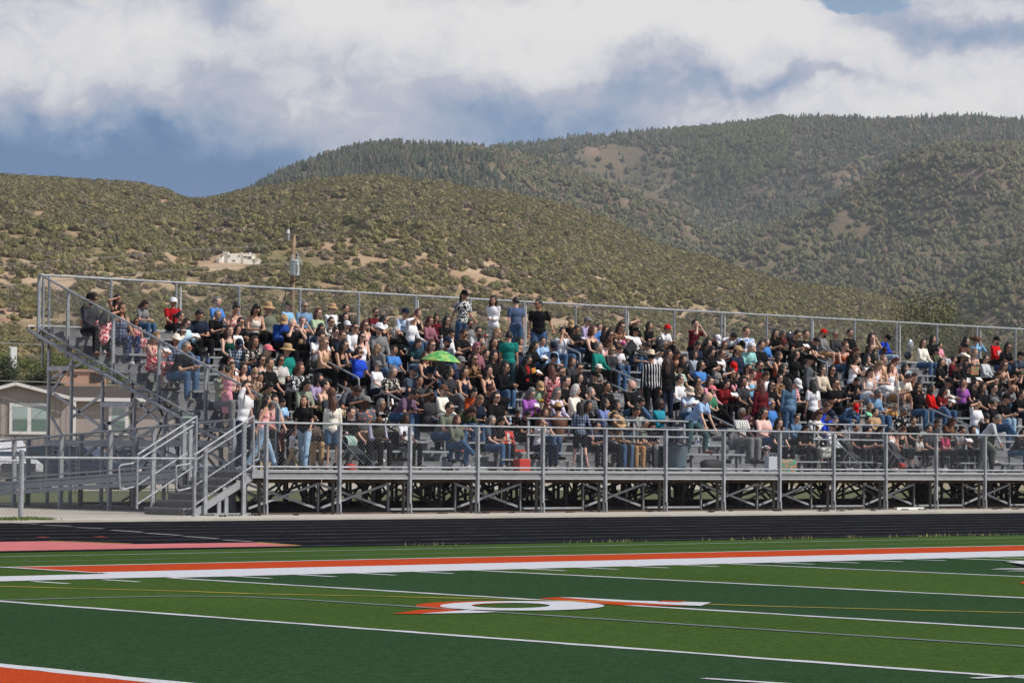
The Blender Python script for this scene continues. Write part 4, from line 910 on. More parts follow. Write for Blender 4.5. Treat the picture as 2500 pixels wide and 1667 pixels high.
b = MB(); b.bar((px_(718.5), -.3, pz_(617)), (px_(734), -.3, pz_(650)), .03, .04); b.build('arrester', INS, up_)
b = MB(); b.bar((px_(699), -.1, pz_(588)), (px_(712), -.1, pz_(580)), .06, .07); b.build('crossarm', PW, up_)
def wire(pts_, D0, D1, label, r=.014):
    n_ = 24; P3_ = []
    xs__ = [p[0] for p in pts_]; ys__ = [p[1] for p in pts_]
    for i in range(n_+1):
        x = xs__[0]+(xs__[-1]-xs__[0])*i/n_; y = float(np.interp(x, xs__, ys__)) if xs__[0] < xs__[-1] else float(np.interp(-x, [-a for a in xs__], ys__)); P3_.append(onD(x, y, D0+(D1-D0)*i/n_))
    b_ = MB(); b_.tube(P3_, r, 4); o = b_.build('power_line', CABG); tag(o, label, 'power line', 'overhead power lines'); return o
CABG = mat('weathered_wire', (.22, .22, .21), .7)
wire([(-60, 648), (100, 640), (300, 625), (500, 607), (668, 600)], 150, Dp, 'upper thin overhead line running left from the top of the utility pole', .013)
wire([(-60, 705), (100, 690), (300, 670), (500, 654), (690, 642)], 150, Dp-.3, 'lower thin overhead line running left from the transformer can', .013)
wire([(-60, 832), (0, 837), (100, 842), (250, 846), (420, 850)], 140, 180, 'dark overhead line crossing behind the scaffold above the white tower', .022)
wire([(-60, 928), (100, 932), (250, 940), (400, 944)], 140, 180, 'dark overhead line just above the mobile home roof', .022)

# ================================================================== VEHICLES behind the ramp
PAINTS = {'white': mat('white_car_paint', (.66, .67, .69), .25), 'navy': mat('navy_car_paint', (.018, .03, .07), .25), 'black': mat('dark_car_paint', (.016, .017, .02), .3), 'silver': mat('silver_car_paint', (.32, .33, .35), .3, .4)}
CG = mat('car_glass', (.03, .05, .07), .08); TY = mat('tyre_rubber', (.012, .012, .012), .85); CHR = mat('chrome', (.6, .6, .62), .15, .9); LMP = mat('headlamp_glass', (.75, .77, .8), .1); BLKP = mat('black_plastic', (.02, .02, .022), .6)
def vehicle(name, loc, rz__, paint, label, cat, truck=False):
    """length along local Y, nose towards -Y"""
    root = empty(name, loc, rz__, label=label, cat=cat); pm = PAINTS[paint]
    bt = .62 if truck else .45; hood = 1.12 if truck else .98; roof = 1.88 if truck else 1.66; Wd = .98
    # lofted body: sections along y (y, halfwidth, z low, z high)
    sec = [(-2.75, .80, bt, hood-.30), (-2.65, .93, bt-.08, hood-.06), (-2.3, Wd, bt-.1, hood), (-1.3, Wd, bt-.1, hood+.07), (2.2, Wd, bt-.1, hood+.10), (2.6, .96, bt-.08, hood+.04), (2.72, .88, bt, hood-.2)]
    b_ = MB(); n__ = 0
    for (y, w__, z0, z1) in sec:
        b_.v += [(-w__*.93, y, z0), (-w__, y, z0+.15), (-w__, y, z1-.14), (-w__*.86, y, z1), (w__*.86, y, z1), (w__, y, z1-.14), (w__, y, z0+.15), (w__*.93, y, z0)]
    for i in range(len(sec)-1):
        for k in range(8): o = i*8; b_.f.append((o+k, o+8+k, o+8+(k+1) % 8, o+(k+1) % 8)); b_.m.append(0)
    b_.f.append(tuple(range(8))); b_.m.append(0); o = (len(sec)-1)*8; b_.f.append(tuple(o+k for k in reversed(range(8)))); b_.m.append(0)
    b_.build('body', pm, root, smooth=False)
    y0, y1, y2, y3 = (-1.25, -.55, .75, 1.0) if truck else (-1.2, -.4, 1.9, 2.45)
    b_ = MB(); hb = hood+.065
    b_.add([(-.88, y0, hb), (.88, y0, hb), (.93, y3, hb+.02), (-.93, y3, hb+.02), (-.70, y1, roof-.03), (.70, y1, roof-.03), (.70, y2, roof), (-.70, y2, roof)], [(0, 1, 5, 4), (1, 2, 6, 5), (2, 3, 7, 6), (3, 0, 4, 7), (4, 5, 6, 7)], 0)
    cb_ = b_.build('cab', pm, root)
    def quad(nm, vs, m__): q__ = MB(); q__.add(vs, [(0, 1, 2, 3)]); q__.build(nm, m__, cb_)
    e = .012
    quad('windshield', [(-.80, y0+.08-e, hb+.07), (.80, y0+.08-e, hb+.07), (.66, y1-.05-e, roof-.10), (-.66, y1-.05-e, roof-.10)], CG)
    for s_ in (-1, 1): quad('side_window', [(s_*(.875+e), y0+.35, hb+.06), (s_*(.905+e), y3-.25, hb+.06), (s_*(.735+e), y2-.05, roof-.11), (s_*(.735+e), y1+.12, roof-.13)], CG)
    for s_ in (-1, 1):
        for y in (-1.75, 1.75):
            w3 = MB(); w3.tube([(s_*.80, y, .39), (s_*.99, y, .39)], .39, 16); w4 = w3.build('wheel', TY, root); w3 = MB(); w3.tube([(s_*.98, y, .39), (s_*1.0, y, .39)], .23, 12); w3.build('rim', CHR, w4)
    b_ = MB(); b_.box(-.62, .62, -2.80, -2.74, hood-.42, hood-.12); g_ = b_.build('grille', BLKP, root)
    for k in range(2): b_ = MB(); b_.box(-.60, .60, -2.815, -2.802, hood-.36+.12*k, hood-.33+.12*k); b_.build('grille_bar', CHR, g_)
    for s_ in (-1, 1): b_ = MB(); b_.box(min(s_*.64, s_*.90), max(s_*.64, s_*.90), -2.74, -2.66, hood-.34, hood-.12); b_.build('headlight', LMP, root)
    b_ = MB(); b_.box(-.90, .90, -2.88, -2.72, bt-.12, bt+.10); b_.build('bumper', CHR if truck else pm, root)
    for s_ in (-1, 1): b_ = MB(); b_.box(min(s_*1.0, s_*1.2), max(s_*1.0, s_*1.2), y0+.25, y0+.36, hb+.02, hb+.24); b_.build('mirror', BLKP, root)
    return root
p, r0_ = facing(112, -2); vehicle('pickup_truck', (p.x, p.y, -.02), r0_+.25, 'white', 'white pickup truck with chrome bumper parked at the left edge behind the ramp', 'truck', True)
p, r0_ = facing(118, 196); vehicle('parked_car', (p.x, p.y, -.02), r0_+1.2, 'navy', 'dark blue vehicle parked behind the ramp posts', 'car')
p, r0_ = facing(120, 395); vehicle('parked_car', (p.x, p.y, -.02), r0_+.9, 'silver', 'silver vehicle behind the entrance stairs handrails', 'car')
p, r0_ = facing(126, 1165); vehicle('parked_car', (p.x, p.y, -.02), r0_+1.3, 'white', 'white vehicle glimpsed through the braces under the middle of the bleachers', 'car')
p, r0_ = facing(130, 1690); vehicle('parked_car', (p.x, p.y, -.02), r0_+1.4, 'black', 'dark vehicle glimpsed under the bleachers below the grey trash can', 'car')
# chain link perimeter fence beyond the stand
bf = empty('chain_link_fence', (0, 42, 0), label='distant brown chain link fence running in front of the mobile home', cat='fence')
a_ = onD(-40, 1062, 105); c_ = onD(560, 1064, 105)
b = MB(); b.tube([a_, c_], .022, 5); lift(b.build('top_rail', STEELD, bf), bf)
for k in range(9): q2 = a_+(c_-a_)*(k/8); b = MB(); b.tube([(q2.x, q2.y, 0), (q2.x, q2.y, q2.z+.02)], .03, 5); lift(b.build('post', STEELD, bf), bf)
b = MB(); chain(b, (a_.x, a_.y, 0), (c_.x-a_.x, c_.y-a_.y, 0), (0, 0, a_.z), r=.003, pitch=.15); lift(b.build('chain_link_mesh', STEELD, bf), bf)
# grass beyond the stand, seen through the braces
GR = mat('yard_grass', (.075, .085, .03), .95, var=.4, vscale=1.5, bump=.5, bscale=20)
b = MB(); b.box(6.5, 75, 13.4, 38, -.05, -.006); b.build('lawn', GR, kind='structure')
# weeds and grass tufts
def tufts(name, spots_, n, h, m, kind='stuff'):
    b_ = MB(); rs = random.Random(5)
    for (x0, x1, y0, y1, z) in spots_:
        for i in range(n):
            x = rs.uniform(x0, x1); y = rs.uniform(y0, y1); a = rs.uniform(0, 6.28); hh = h*rs.uniform(.4, 1.2); w__ = .012
            b_.add([(x-w__*math.cos(a), y-w__*math.sin(a), z), (x+w__*math.cos(a), y+w__*math.sin(a), z), (x+rs.uniform(-.5, .5)*hh, y+rs.uniform(-.5, .5)*hh, z+hh)], [(0, 1, 2)])
    return b_.build(name, m, kind=kind)
GT = mat('grass_blade', (.10, .15, .035), .9, var=.3, vscale=2); DG = mat('dry_weed', (.22, .20, .09), .95, var=.4, vscale=3)
tufts('edge_grass', [(-14, -3.6, -2.72, -1.6, 0)], 5200, .07, GT)
rs = random.Random(3); sp = []
for i in range(26): x = rs.uniform(-8, 28); sp.append((x, x+rs.uniform(.3, 1.8), -18.35, -18.1, TZ))
for i in range(3): x = [-4.3, -1.2, 3.2][i]; sp.append((x, x+2.0, -18.4, -18.1, TZ))
tufts('track_edge_weeds', sp, 22, .06, DG)
sp = [(x, x+rs.uniform(.08, .35), y, y+.12, .0) for x, y in [(rs.uniform(1, 30), rs.choice([-.25, -1.2, -.6])) for _ in range(26)]]
tufts('apron_weeds', sp, 40, .05, mat('dark_weed', (.05, .045, .03), .95))
PEOPLE = """
# region x y | top | hair | acc | pose | bottom | flags
@A 0 550 4.48
765 790|L:charcoal|ks|black_cap s b|0|black|
1020 790|T:camo|bl|s|6|shorts|
850 985|T:redfloral|kl||6|black|r150
1285 810|V:black|kl||5|black|
1335 905|V:navyplaid|bl||4|navyfloral|
1585 870|T:grey|bc||6|jeans|child l
1490 1055|V:redfloral|kl|s|0|redfloral|child
1895 850|T:red|gs|white_cap|0|black|big
@N 300 780 5.6
435 245|V:redfloral|yl||7|redfloralskirt|
730 290|L:navyplaid|ks|cream_cowboy|0|black|
880 365|T:black|gs|rs gb|1|jeans|big
1120 690|V:pink|ku||25|pinkskirt|child stand r100
1375 690|T:sage|ks|e|3|grey|
1490 660|V:blush|bl||0|black|
1655 670|V:brown|bw|e|0|black|
1475 585|T:white|rs||0|jeans|child l
1795 765|T:beigefloral|yp|s|6|navy|
1695 925|T:white|ks|s b|26|navy|stand k1 big r20
2010 560|T:black|bs||0|black|
@B 400 650 5.6
225 690|T:black|kp|e|10|black|
310 780|L:palebl|bl|s|7|black|
485 670|T:navy|ks||6|black|big
735 490|T:blue|gs||0|jeans|big l
735 675|T:black|gs|e gb|1|black|big
985 585|V:pinkfloral|ku||6|black|
1265 590|V:cream|kw|s|6|black|
1425 560|L:greygreen|bs|tan_sunhat s|0|black|
1050 770|T:black|ks|s|1|black|
1010 870|T:white|ko||0|jeans|child
900 885|V:darkgreen|rl||0|black|l
250 905|L:denim|bl|visor s|0|jeans|
1705 545|T:skyblue|gs|camo_cap|0|jeans|l
1925 550|L:chambray|gs|s gb|0|jeans|
1640 735|J:royalnavy|ks|tan_cap|6|black|r-20
1760 790|T:black|ws||8|black|big
1895 760|V:tan|gu|s|8|black|
2110 645|T:palegreen|rl|e|0|jeans|l
2150 870|T:navy|kc|s|0|black|
2150 965|T:white|ks|e b|7|greygreen|
1240 1035|T:bwpattern|bl||1|black|
1025 1065|L:blueplaid|ks|navy_cap|6|jeans|d
1420 1155|T:green|gs|pink_cap|1|tan|l
1690 1145|L:teal|bs|straw_hat s|0|black|
1340 1285|V:white|kw|s|0|navy|
1600 1285|T:whitestripe|ko|s|0|black|
1860 1405|L:bwfloral|ro||1|black|
2200 1055|V:tan|yw|s|0|black|l
2480 700|T:black|kl||0|black|
@C 800 650 5.6
60 580|L:white|bs|straw_sunhat s|3|black|
245 590|T:black|ks|e|0|black|
45 765|T:bwpattern|ks|s|0|black|
265 815|T:charcoal|bs|white_cap|0|jeans|
375 845|L:white|ks|s|0|black|
110 910|T:black|ku|s|0|black|
200 955|T:navy|bs|e|0|jeans|
510 810|V:blush|rc|s|0|black|l
655 645|T:maroon|ks|s b|0|black|
775 660|V:black|kl|s|10|black|
705 870|J:grey|gs|white_cowboy s|0|grey|
770 770|V:black|bl||1|black|
1065 645|L:bluecheck|bs|navy_cap|1|black|
1165 730|L:white|rs||5|jeans|
1235 650|V:black|rl||0|black|l
1400 755|L:mauve|rc|e|0|black|
1485 715|T:maroon|bc||0|black|child
1625 750|T:black|kl|s|10|black|
1870 395|T:bwfloral|kp|black_cap s|22|jeans|stand k14
2260 470|L:white|kw||21|whitefloral|stand k14 r-60
940 900|L:black|wl|s|8|black|l
1945 845|T:grey|ks|s b|0|black|
1860 925|T:black|ks|s|7|black|big
2060 895|T:lightgrey|ks|e b|1|black|
1680 915|L:white|kl||6|black|
1425 1020|L:leopard|rw|s|0|black|l
1240 1055|T:darkteal|bl||6|lightjeans|l
1635 1030|T:slate|ks|navy_cap s b|1|jeans|
2085 1045|T:brown|ks|b|1|black|
2035 1125|L:mauve|hood|s|0|black|
2000 1270|L:leopard|kl|s|1|black|
1820 1265|T:navy|ks|grey_cap s|0|black|
1870 1455|V:navy|kl||0|jeans|
1665 1445|T:charcoal|kc||10|grey|
470 970|V:white|kl|s|0|white|l
235 1060|V:black|kl|s|1|black|
430 1185|T:royalblue|ko|s|4|black|big
680 1135|J:charcoal|yl|s|10|jeans|
910 1155|T:blue|ku||0|black|big
680 1400|T:white|gs|grey_cap s|0|navy|l
900 1425|T:bwpattern|go||1|black|
1170 1435|T:slate|gs|navy_cap s gb|0|black|big
1400 1450|T:black|bs|green_bucket|27|black|
2170 1200|T:black|ks||0|black|
2200 1400|V:black|kl||0|black|
1330 1240|V:black|bl||0|jeans|
1540 1200|T:black|ks||0|black|
@D 1200 650 5.6
330 490|T:slateblue|ks||20|jeans|stand k14 r165 big
640 525|T:black|ks|s|28|jeans|stand k14 big r-40
240 960|T:teal|ks||20|greenjeans|stand k9 r130 big
80 905|T:black|yl|s|10|black|
35 1045|T:black|bw||0|black|
385 1040|T:charcoal|kc||1|black|
375 1130|T:navy|ks|b|4|black|
590 1090|L:black|kl||7|black|
845 1105|L:lightblue|ks|navy_cap|6|tan|
970 905|T:white|ks||8|jeans|
1085 800|T:black|ks|tan_cap|6|black|
1160 875|T:black|ks||7|jeans|
1315 755|L:lavender|bs|grey_cap s|0|black|
1385 870|V:black|ro||10|black|l
1475 830|T:blue|ks||0|black|child
1640 870|T:black|kc|s|1|black|
1560 880|L:black|bw||0|black|
1775 795|T:leopard|bl|s|7|black|
1975 765|T:black|yl|e|5|black|l
1975 895|T:white|ks|black_cap|0|black|
2160 815|T:black|kl||3|black|
1610 1050|T:pinkfloral|rl||6|jeans|
1470 1110|L:teal|gs||0|black|l
1650 1150|L:charcoal|yo|s|0|jeans|l
1765 1145|T:white|ks||6|jeans|child
2130 1095|T:bwpattern|bs||12|jeans|
2180 1240|L:bwvstripe|ks|grey_cowboy|20|black|stand k7 r150
495 1285|J:blackred|kl|s|7|black|
855 1255|T:black|ks|black_cap|1|black|
820 1430|T:redfloral|rw||20|redfloralskirt|stand k4 r160
945 1455|T:navy|ks|s b|0|black|
1200 1400|T:black|ks|s|0|black|
1460 1410|T:grey|bs|cream_cap s|1|black|
1425 1510|T:black|gs|black_cap s|0|black|
185 1390|J:black|kw|s|1|jeans|
700 1050|L:lightblue|ks||0|jeans|
30 1230|T:black|kl||0|black|
@E 1600 700 5.6
165 575|T:white|ks|red_cap|1|black|child
545 515|T:maroon|ks|s|8|black|
840 710|L:black|ks|white_cap|12|black|big
1115 620|T:white|ks||12|black|
1245 595|T:whiteblue|bu||0|black|big
1640 640|T:black|kl||1|black|
1740 640|T:darkfloral|go||6|black|
1940 635|T:black|ks|s|7|black|
2195 745|T:navy|ks||12|shorts|
125 795|T:black|go|s|0|black|
575 810|L:navy|ks||6|black|
940 820|T:grey|rl|e|1|black|
1180 790|T:leopard|bl|black_cap|6|black|
1300 835|L:aqua|ws||6|teal|l
1515 760|L:blue|gf||6|grey|l
1130 865|J:navy|bs|tan_cap|10|black|
60 900|T:white|kc||6|black|
185 915|T:black|bl|e|0|black|
300 930|V:brown|bw||6|black|
535 935|L:denimgrey|kl||3|jeans|
765 895|J:black|kc||7|black|
910 920|J:blackwhite|bs|s|0|black|
1430 1075|J:maroon|ks|s b|0|black|big
1690 950|V:rust|bl||10|black|
1920 935|L:black|bl||5|black|
2110 1010|L:slategrey|gs|black_cowboy|20|black|stand k6 r30
350 1075|T:greenplaid|ks|black_cap s|0|jeans|child
625 1080|T:blue|ko|s|3|black|big
850 1115|T:grey|bs||5|black|child
1065 1085|T:bluecheck|ks|red_cap|6|black|
1740 1125|T:black|kl|s|10|black|
1275 1120|V:brown|bp||0|black|
1330 1195|V:skyblue|ru||7|jeans|l
1105 1235|T:pink|bl|s|7|black|
1515 1225|L:white|bl||6|black|
1700 1255|T:leopard|ku|e|0|black|
330 1275|L:white|ks|e|10|black|
575 1300|T:black|ko|s|0|black|
745 1300|L:pink|bl|e|0|black|
970 1330|J:darkred|kl||7|black|
470 1440|T:bluecheck|gs|tan_bucket|7|jeans|
610 1420|L:black|ys|e|10|black|l
775 1420|T:green|ks|pink_cap|10|black|
1430 1340|L:maroon|rl||20|black|stand k3 r170
1815 1320|L:denim|kl||20|jeans|stand k3 r160
1935 1325|T:redplaid|ks|white_cap s|6|black|
2145 1345|T:white|kl||20|black|stand k3 r165
150 1040|L:black|bl||20|navy|stand k4 r150
1045 1190|T:black|kl||5|black|
1450 800|T:black|ks||0|black|
720 780|T:black|kc||0|black|
2060 620|T:black|bs||0|black|
380 1000|T:black|kl||0|black|
1590 1350|T:black|kl|s|0|black|
@F 2000 750 4.704
50 300|L:grey|ks|red_cap b|0|shorts|
185 315|L:charcoal|gs|s|0|black|
355 300|T:black|ks|e|0|black|big
600 355|V:black|kl||8|black|
785 360|L:royalblue|ks|black_cap|6|lightjeans|
300 450|V:rust|ru|e|1|jeans|l
425 500|T:black|rl||6|black|
590 465|T:black|bw||0|black|l
745 500|L:grey|ks||6|grey|d
430 600|V:white|bl||7|white|l
550 600|T:blackplaid|kc||10|black|
600 680|V:white|bl||6|whiteshorts|l
690 665|V:white|yl||6|white|l
740 610|V:tan|yu||0|white|l
825 690|V:white|bl||0|white|
880 625|V:blush|rl||6|white|l
985 700|V:black|kl||10|black|
1025 805|T:cream|bs||2|shorts|l
1090 800|T:brown|bs||6|shorts|l
40 725|L:beige|bl|e|0|black|l
150 725|T:black|kl|s|0|black|
190 880|T:black|ks|s|3|black|big
415 875|T:black|ks||2|jeans|
435 960|T:black|kl||1|shorts|child
670 985|L:chambray|gs|s|6|jeans|
1195 415|L:cream|rl|e|0|jeans|l
1305 370|L:black|kl||10|shorts|
1390 440|T:pink|kp||0|white|child tiny
1350 510|J:camo|ks|black_cap|0|black|child
1690 395|L:brown|kc|e|1|black|
1675 475|T:black|ks|black_cap|0|black|
1805 395|L:skyblue|bs|brown_cowboy|8|black|
2035 385|L:redjersey|ks|black_cap b|0|black|big
2170 455|T:black|kl|s|1|jeans|
1655 585|L:black|ks|cream_cowboy s b|0|black|
1545 605|L:maroon|ks||10|black|
1790 530|V:blush|yu||1|black|l
1915 595|L:lightgrey|bs|s|0|black|
2130 660|V:leopard|rc|s|1|black|l
2315 560|T:slate|ks|black_cap|1|black|
2320 790|T:black|ks|camo_cap s b|8|black|big
1600 705|T:black|ks|e|6|black|
1740 700|T:black|ks||7|black|
1490 860|J:blackwhite|gs|black_cap s|1|black|
1650 870|T:purple|bl||29|black|
1795 885|T:black|ku||0|black|
1880 920|T:black|kl||0|black|
2055 790|T:black|rc||6|black|
2020 855|T:black|kl||5|black|
2010 935|T:charcoal|ku|e|0|black|
2220 930|T:grey|0|b|2|jeans|
1140 925|L:black|kc||4|jeans|
1290 935|L:brightred|kw|s|10|jeans|
1445 965|T:darkred|kl|e|7|jeans|
2020 1000|T:black|ks|grey_cap|10|jeans|
2155 1040|T:black|ks|black_cap|1|lightjeans|
1815 1115|T:white|ks||5|jeans|
90 1120|T:royalblue|rs||6|black|
415 1150|L:denim|ks|red_cap|12|jeans|
590 1145|T:mint|yl||10|jeans|child l
640 1215|J:tan|ks||10|black|
565 1310|L:navy|ks||0|black|
850 1190|T:orangefloral|yu||12|navy|l
970 1200|L:blackfloral|gu|e|6|blackfloral|
2050 1285|L:lightgrey|gs||23|greengrey|stand k2 r35
2330 1000|T:black|ks||1|navy|
1400 640|T:black|kl||0|black|
2240 830|V:black|rw||5|black|
@G 500 850 4.48
1120 375|L:sage|kl||6|black|
1250 345|L:lavender|ko||1|black|
1315 410|V:greenfloral|ku||10|greenfloral|
700 435|L:olive|kc||6|black|
850 600|T:tiedye|ks||6|black|child
670 660|V:pinkfloral|kl||22|lightjeans|stand y0.9 r60
1085 630|T:blackshort|bl||22|lightjeans|stand y0.9 r-50
1400 620|L:cream|rl||20|denimshorts|stand y1.0 r140
1385 490|J:charcoal|0||0|black|d
1665 470|T:slategrey|bs|e|12|black|
1760 580|T:tropical|ks|grey_cap s|5|tan|d big
1195 790|J:taupe|0|s|1|tan|d
850 885|T:maroon|ks||20|black|child stand y1.4 r30
970 920|T:white|bs||22|tan|child stand y1.2 r80
760 580|V:pinkfloral|ko||0|black|
600 330|T:black|ks||0|black|
@H 850 900 4.238
345 375|L:blackfloral|go|e|29|black|
320 540|J:olivevest|0||6|black|d big
595 545|T:white|kc||0|black|d
575 695|T:grey|kc||6|grey|child tiny d
690 260|T:purplecheck|ks||2|jeans|
845 255|T:charcoal|ks|s|5|black|d
985 225|L:cream|gs|brown_cap s gb|0|jeans|l
1060 385|T:greygreen|ks|s|1|jeans|
1125 545|L:greygreen|rl||10|jeans|
1300 250|L:rust|kl||6|black|
1360 330|T:navy|yl||6|jeans|
1310 405|T:camo|bl||12|jeans|
1530 300|T:black|ko|s|0|black|big
1475 235|T:black|rs||6|black|
1490 560|T:slate|gp|e gb|0|jeans|big l
1580 550|T:black|kl||6|black|
1755 465|T:black|kp||6|black|child
1855 485|T:black|ks||6|black|child
740 130|T:charcoal|ks||0|black|
@I 1250 900 4.238
200 260|J:purple|gc|e|7|black|l
290 185|T:palegreen|gs|tan_cap|6|tan|
470 260|L:lavenderfloral|gc|e|0|black|l
660 225|L:cream|wo|e|10|black|l
815 250|L:greyplaid|gf|gb|10|black|l
475 420|L:brown|bs|tan_cowboy|0|black|r150
985 190|L:black|ku||0|black|
1240 175|T:black|0|b|10|jeans|l
965 360|L:periwinkle|kl|e|10|black|
1085 385|T:blackplaid|kc||10|black|
1290 430|T:greylace|ku||6|jeans|big
1330 350|T:black|ks|e|6|black|
1530 365|T:tealpattern|ko|s|3|navy|big d
700 400|L:navyplaid|kl||22|blackshorts|stand y0.8 r155
300 580|T:white|ro|s|8|navy|l big
1040 590|J:vestwhite|ks|straw_hat|6|black|
1245 630|T:slate|ks|e|6|khaki|
1370 690|T:greygreen|gs|s|0|grey|
790 390|L:black|kl||1|black|
1110 560|L:leopard|bs|tan_sunhat|6|jeans|
560 120|T:black|ks||0|black|
700 100|T:black|kl||0|black|
@K 1650 920 4.48
725 400|T:whitevstripe|gs||0|grey|big d
800 375|T:pink|kl||3|black|
965 400|L:blush|kc|e|0|jeans|big
1040 265|L:blue|gs||5|jeans|
1050 365|T:lemon|ks||6|jeans|child
1320 490|L:denim|ku|e|0|black|
1680 310|T:royalblue|rc||6|black|
1560 420|T:white|rw||6|black|
1690 410|T:royalblue|ks|navy_cap|6|black|
1530 610|L:blackfloral|bs|cream_cowboy|0|whitefloralskirt|
1710 570|L:white|ws|black_cap gb|0|black|
350 225|T:lightblue|0||23|greenjeans|stand k1 r20 big
@M 2050 920 4.48
560 590|V:white|ks|grey_cap|0|black|child
690 610|V:black|ru||6|blackskirt|
890 680|T:whitestripe|ks||6|black|child
1040 590|T:charcoal|ks||6|black|
1180 640|T:raspberry|ks|black_cap|6|black|child
1330 650|T:grey|ku|e|7|black|
1520 610|T:bluecheck|gf||6|black|
1985 660|L:black|ks||1|jeans|
460 600|T:black|kl||0|black|
1610 640|L:black|ks||20|black|stand y1.3 r160 big
@R 0 0 1
2144 1074|T:black|kl||6|black|
2106 1092|T:black|ks||1|black|
2374 1078|T:black|kl||0|black|
2266 1082|T:charcoal|bs||0|black|
1967 1047|T:black|kl||6|black|
1902 1034|T:charcoal|kc||0|black|
1453 1053|T:navy|ks||1|black|
1592 1044|T:black|kl||6|black|
857 1008|T:black|ks||0|black|
1397 884|T:charcoal|bl||0|black|
1814 932|T:charcoal|kc||0|black|
745 985|T:black|kl||0|black|
1330 1015|T:navy|bl||0|jeans|
2230 1030|T:black|ks||0|black|
2325 1030|T:brown|bl||6|black|
2090 1045|T:charcoal|ks||0|black|
1500 1020|L:grey|bl||0|black|
"""
# ================================================================== PEOPLE
# a seated figure: origin on the seat, facing local -Y; a standing figure: origin at the feet
def Rx(a): return Matrix.Rotation(R(a), 3, 'X')
def Rz(a): return Matrix.Rotation(R(a), 3, 'Z')
def ik(Sh, Wr, l1, l2, pole):
    d = Wr-Sh; D_ = min(d.length, (l1+l2)*.995); d = d.normalized(); Wr = Sh+d*D_
    a = (l1*l1-l2*l2+D_*D_)/(2*D_); h = math.sqrt(max(l1*l1-a*a, 0)); pl = (Vector(pole)-d*Vector(pole).dot(d)).normalized()
    return Sh+d*a+pl*h, Wr
SEAT = {  # lean, head yaw, head pitch, wrists (right = local -X), legs
 0: (4, 0, 5, (-.10, -.33, .17), (.10, -.33, .17), 'n'), 1: (34, 8, -4, (-.05, -.52, .26), (.06, -.50, .24), 'n'), 2: (42, 0, 35, (-.10, -.56, .22), (.05, -.54, .18), 'n'),
 3: (2, 15, 4, (.12, -.24, .36), (-.13, -.27, .33), 'n'), 4: (4, -5, 2, (-.13, -.13, .66), (.10, -.34, .18), 'n'), 5: (8, 20, 5, (-.10, -.20, .74), (.12, -.34, .20), 'n'),
 6: (14, -12, 38, (-.07, -.38, .25), (.07, -.38, .25), 'n'), 7: (8, 10, 22, (-.10, -.44, .38), (.08, -.42, .36), 'n'), 8: (8, 5, 0, (-.07, -.22, .66), (.07, -.22, .64), 'n'),
 9: (-6, 0, 0, (-.25, .02, .08), (.25, .02, .08), 'n'), 10: (6, 40, 3, (-.08, -.36, .18), (.12, -.30, .16), 'c'), 12: (58, 0, 45, (-.14, -.60, .05), (.12, -.62, .02), 'n'),
 27: (4, -25, 0, (-.20, -.36, .52), (.12, -.32, .18), 'n'), 29: (4, 0, 0, (-.06, -.30, .70), (.12, -.34, .20), 'n')}
STAND = {20: (3, 0, 4, (-.205, -.05, .84), (.205, -.07, .84), 's'), 21: (4, 10, 8, (-.06, -.24, 1.10), (.07, -.24, 1.06), 's'), 22: (6, 0, 6, (-.26, .16, .88), (.20, -.26, .95), 'w'),
 23: (40, 0, 12, (-.30, -.55, .62), (.22, -.48, .68), 'k'), 25: (2, 0, 0, (-.18, -.20, 1.55), (.20, -.26, 1.35), 's'), 26: (6, -10, 0, (-.12, -.24, 1.42), (.24, -.06, .82), 's'), 28: (3, -50, 2, (-.21, -.05, .84), (.30, -.12, .94), 's')}
def skel(p):
    st_ = p in STAND; ln, hy, hp, wr, wl, lg = (STAND if st_ else SEAT)[p]; j = {}
    base = Vector((0, 0, .93)) if st_ else Vector((0, .01, .10)); Rm = Rx(ln)
    up_ = lambda s, x=0, y=0: base+Rm @ Vector((x, y, s))
    j['pel'] = base; j['waist'] = up_(.15, 0, -.005); j['chest'] = up_(.33, 0, -.005); j['neck'] = up_(.465, 0, .0); j['R'] = Rm
    hb = up_(.50, 0, -.005); Rh = Rz(hy) @ Rx(ln*.35+hp); j['Rh'] = Rh; j['head'] = hb+Rh @ Vector((0, -.012, .125)); j['hb'] = hb
    for s, w_, nm in ((-1, wr, 'r'), (1, wl, 'l')):
        sh = up_(.432, s*.160); w2 = Vector(w_)
        el, w2 = ik(sh, w2, .275, .25, (s*.5, .5, -.75) if not st_ else (s*.15, .9, -.2)); j['sh'+nm] = sh; j['el'+nm] = el; j['wr'+nm] = w2
        hip = base+Vector((s*.09, 0, -.01 if not st_ else -.05)); j['hip'+nm] = hip
        if lg == 'n': kn = Vector((s*.12, -.44, .115)); an = Vector((s*.11, -.43, -.34)); fo = Vector((s*.13, -.60, -.392))
        elif lg == 'c': kn = Vector((s*.05, -.44, .20 if s < 0 else .11)); an = Vector((.20 if s < 0 else .06, -.55 if s < 0 else -.40, -.08 if s < 0 else -.34)); fo = an+Vector((.05*(s < 0), -.16, -.05))
        elif lg == 's': kn = Vector((s*.10, -.02, .50)); an = Vector((s*.11, .03, .09)); fo = Vector((s*.14, -.14, .035))
        elif lg == 'w': kn = Vector((s*.09, -.14*s-.03, .50)); an = Vector((s*.09, -.30 if s > 0 else .34, .10 if s > 0 else .14)); fo = an+Vector((0, -.17, -.055))
        else: kn = Vector((s*.12, -.30 if s > 0 else -.02, .60 if s > 0 else .48)); an = Vector((s*.12, -.26 if s > 0 else .10, .28 if s > 0 else .09)); fo = an+Vector((0, -.17, -.05))
        j['kn'+nm] = kn; j['an'+nm] = an; j['fo'+nm] = fo
    return j
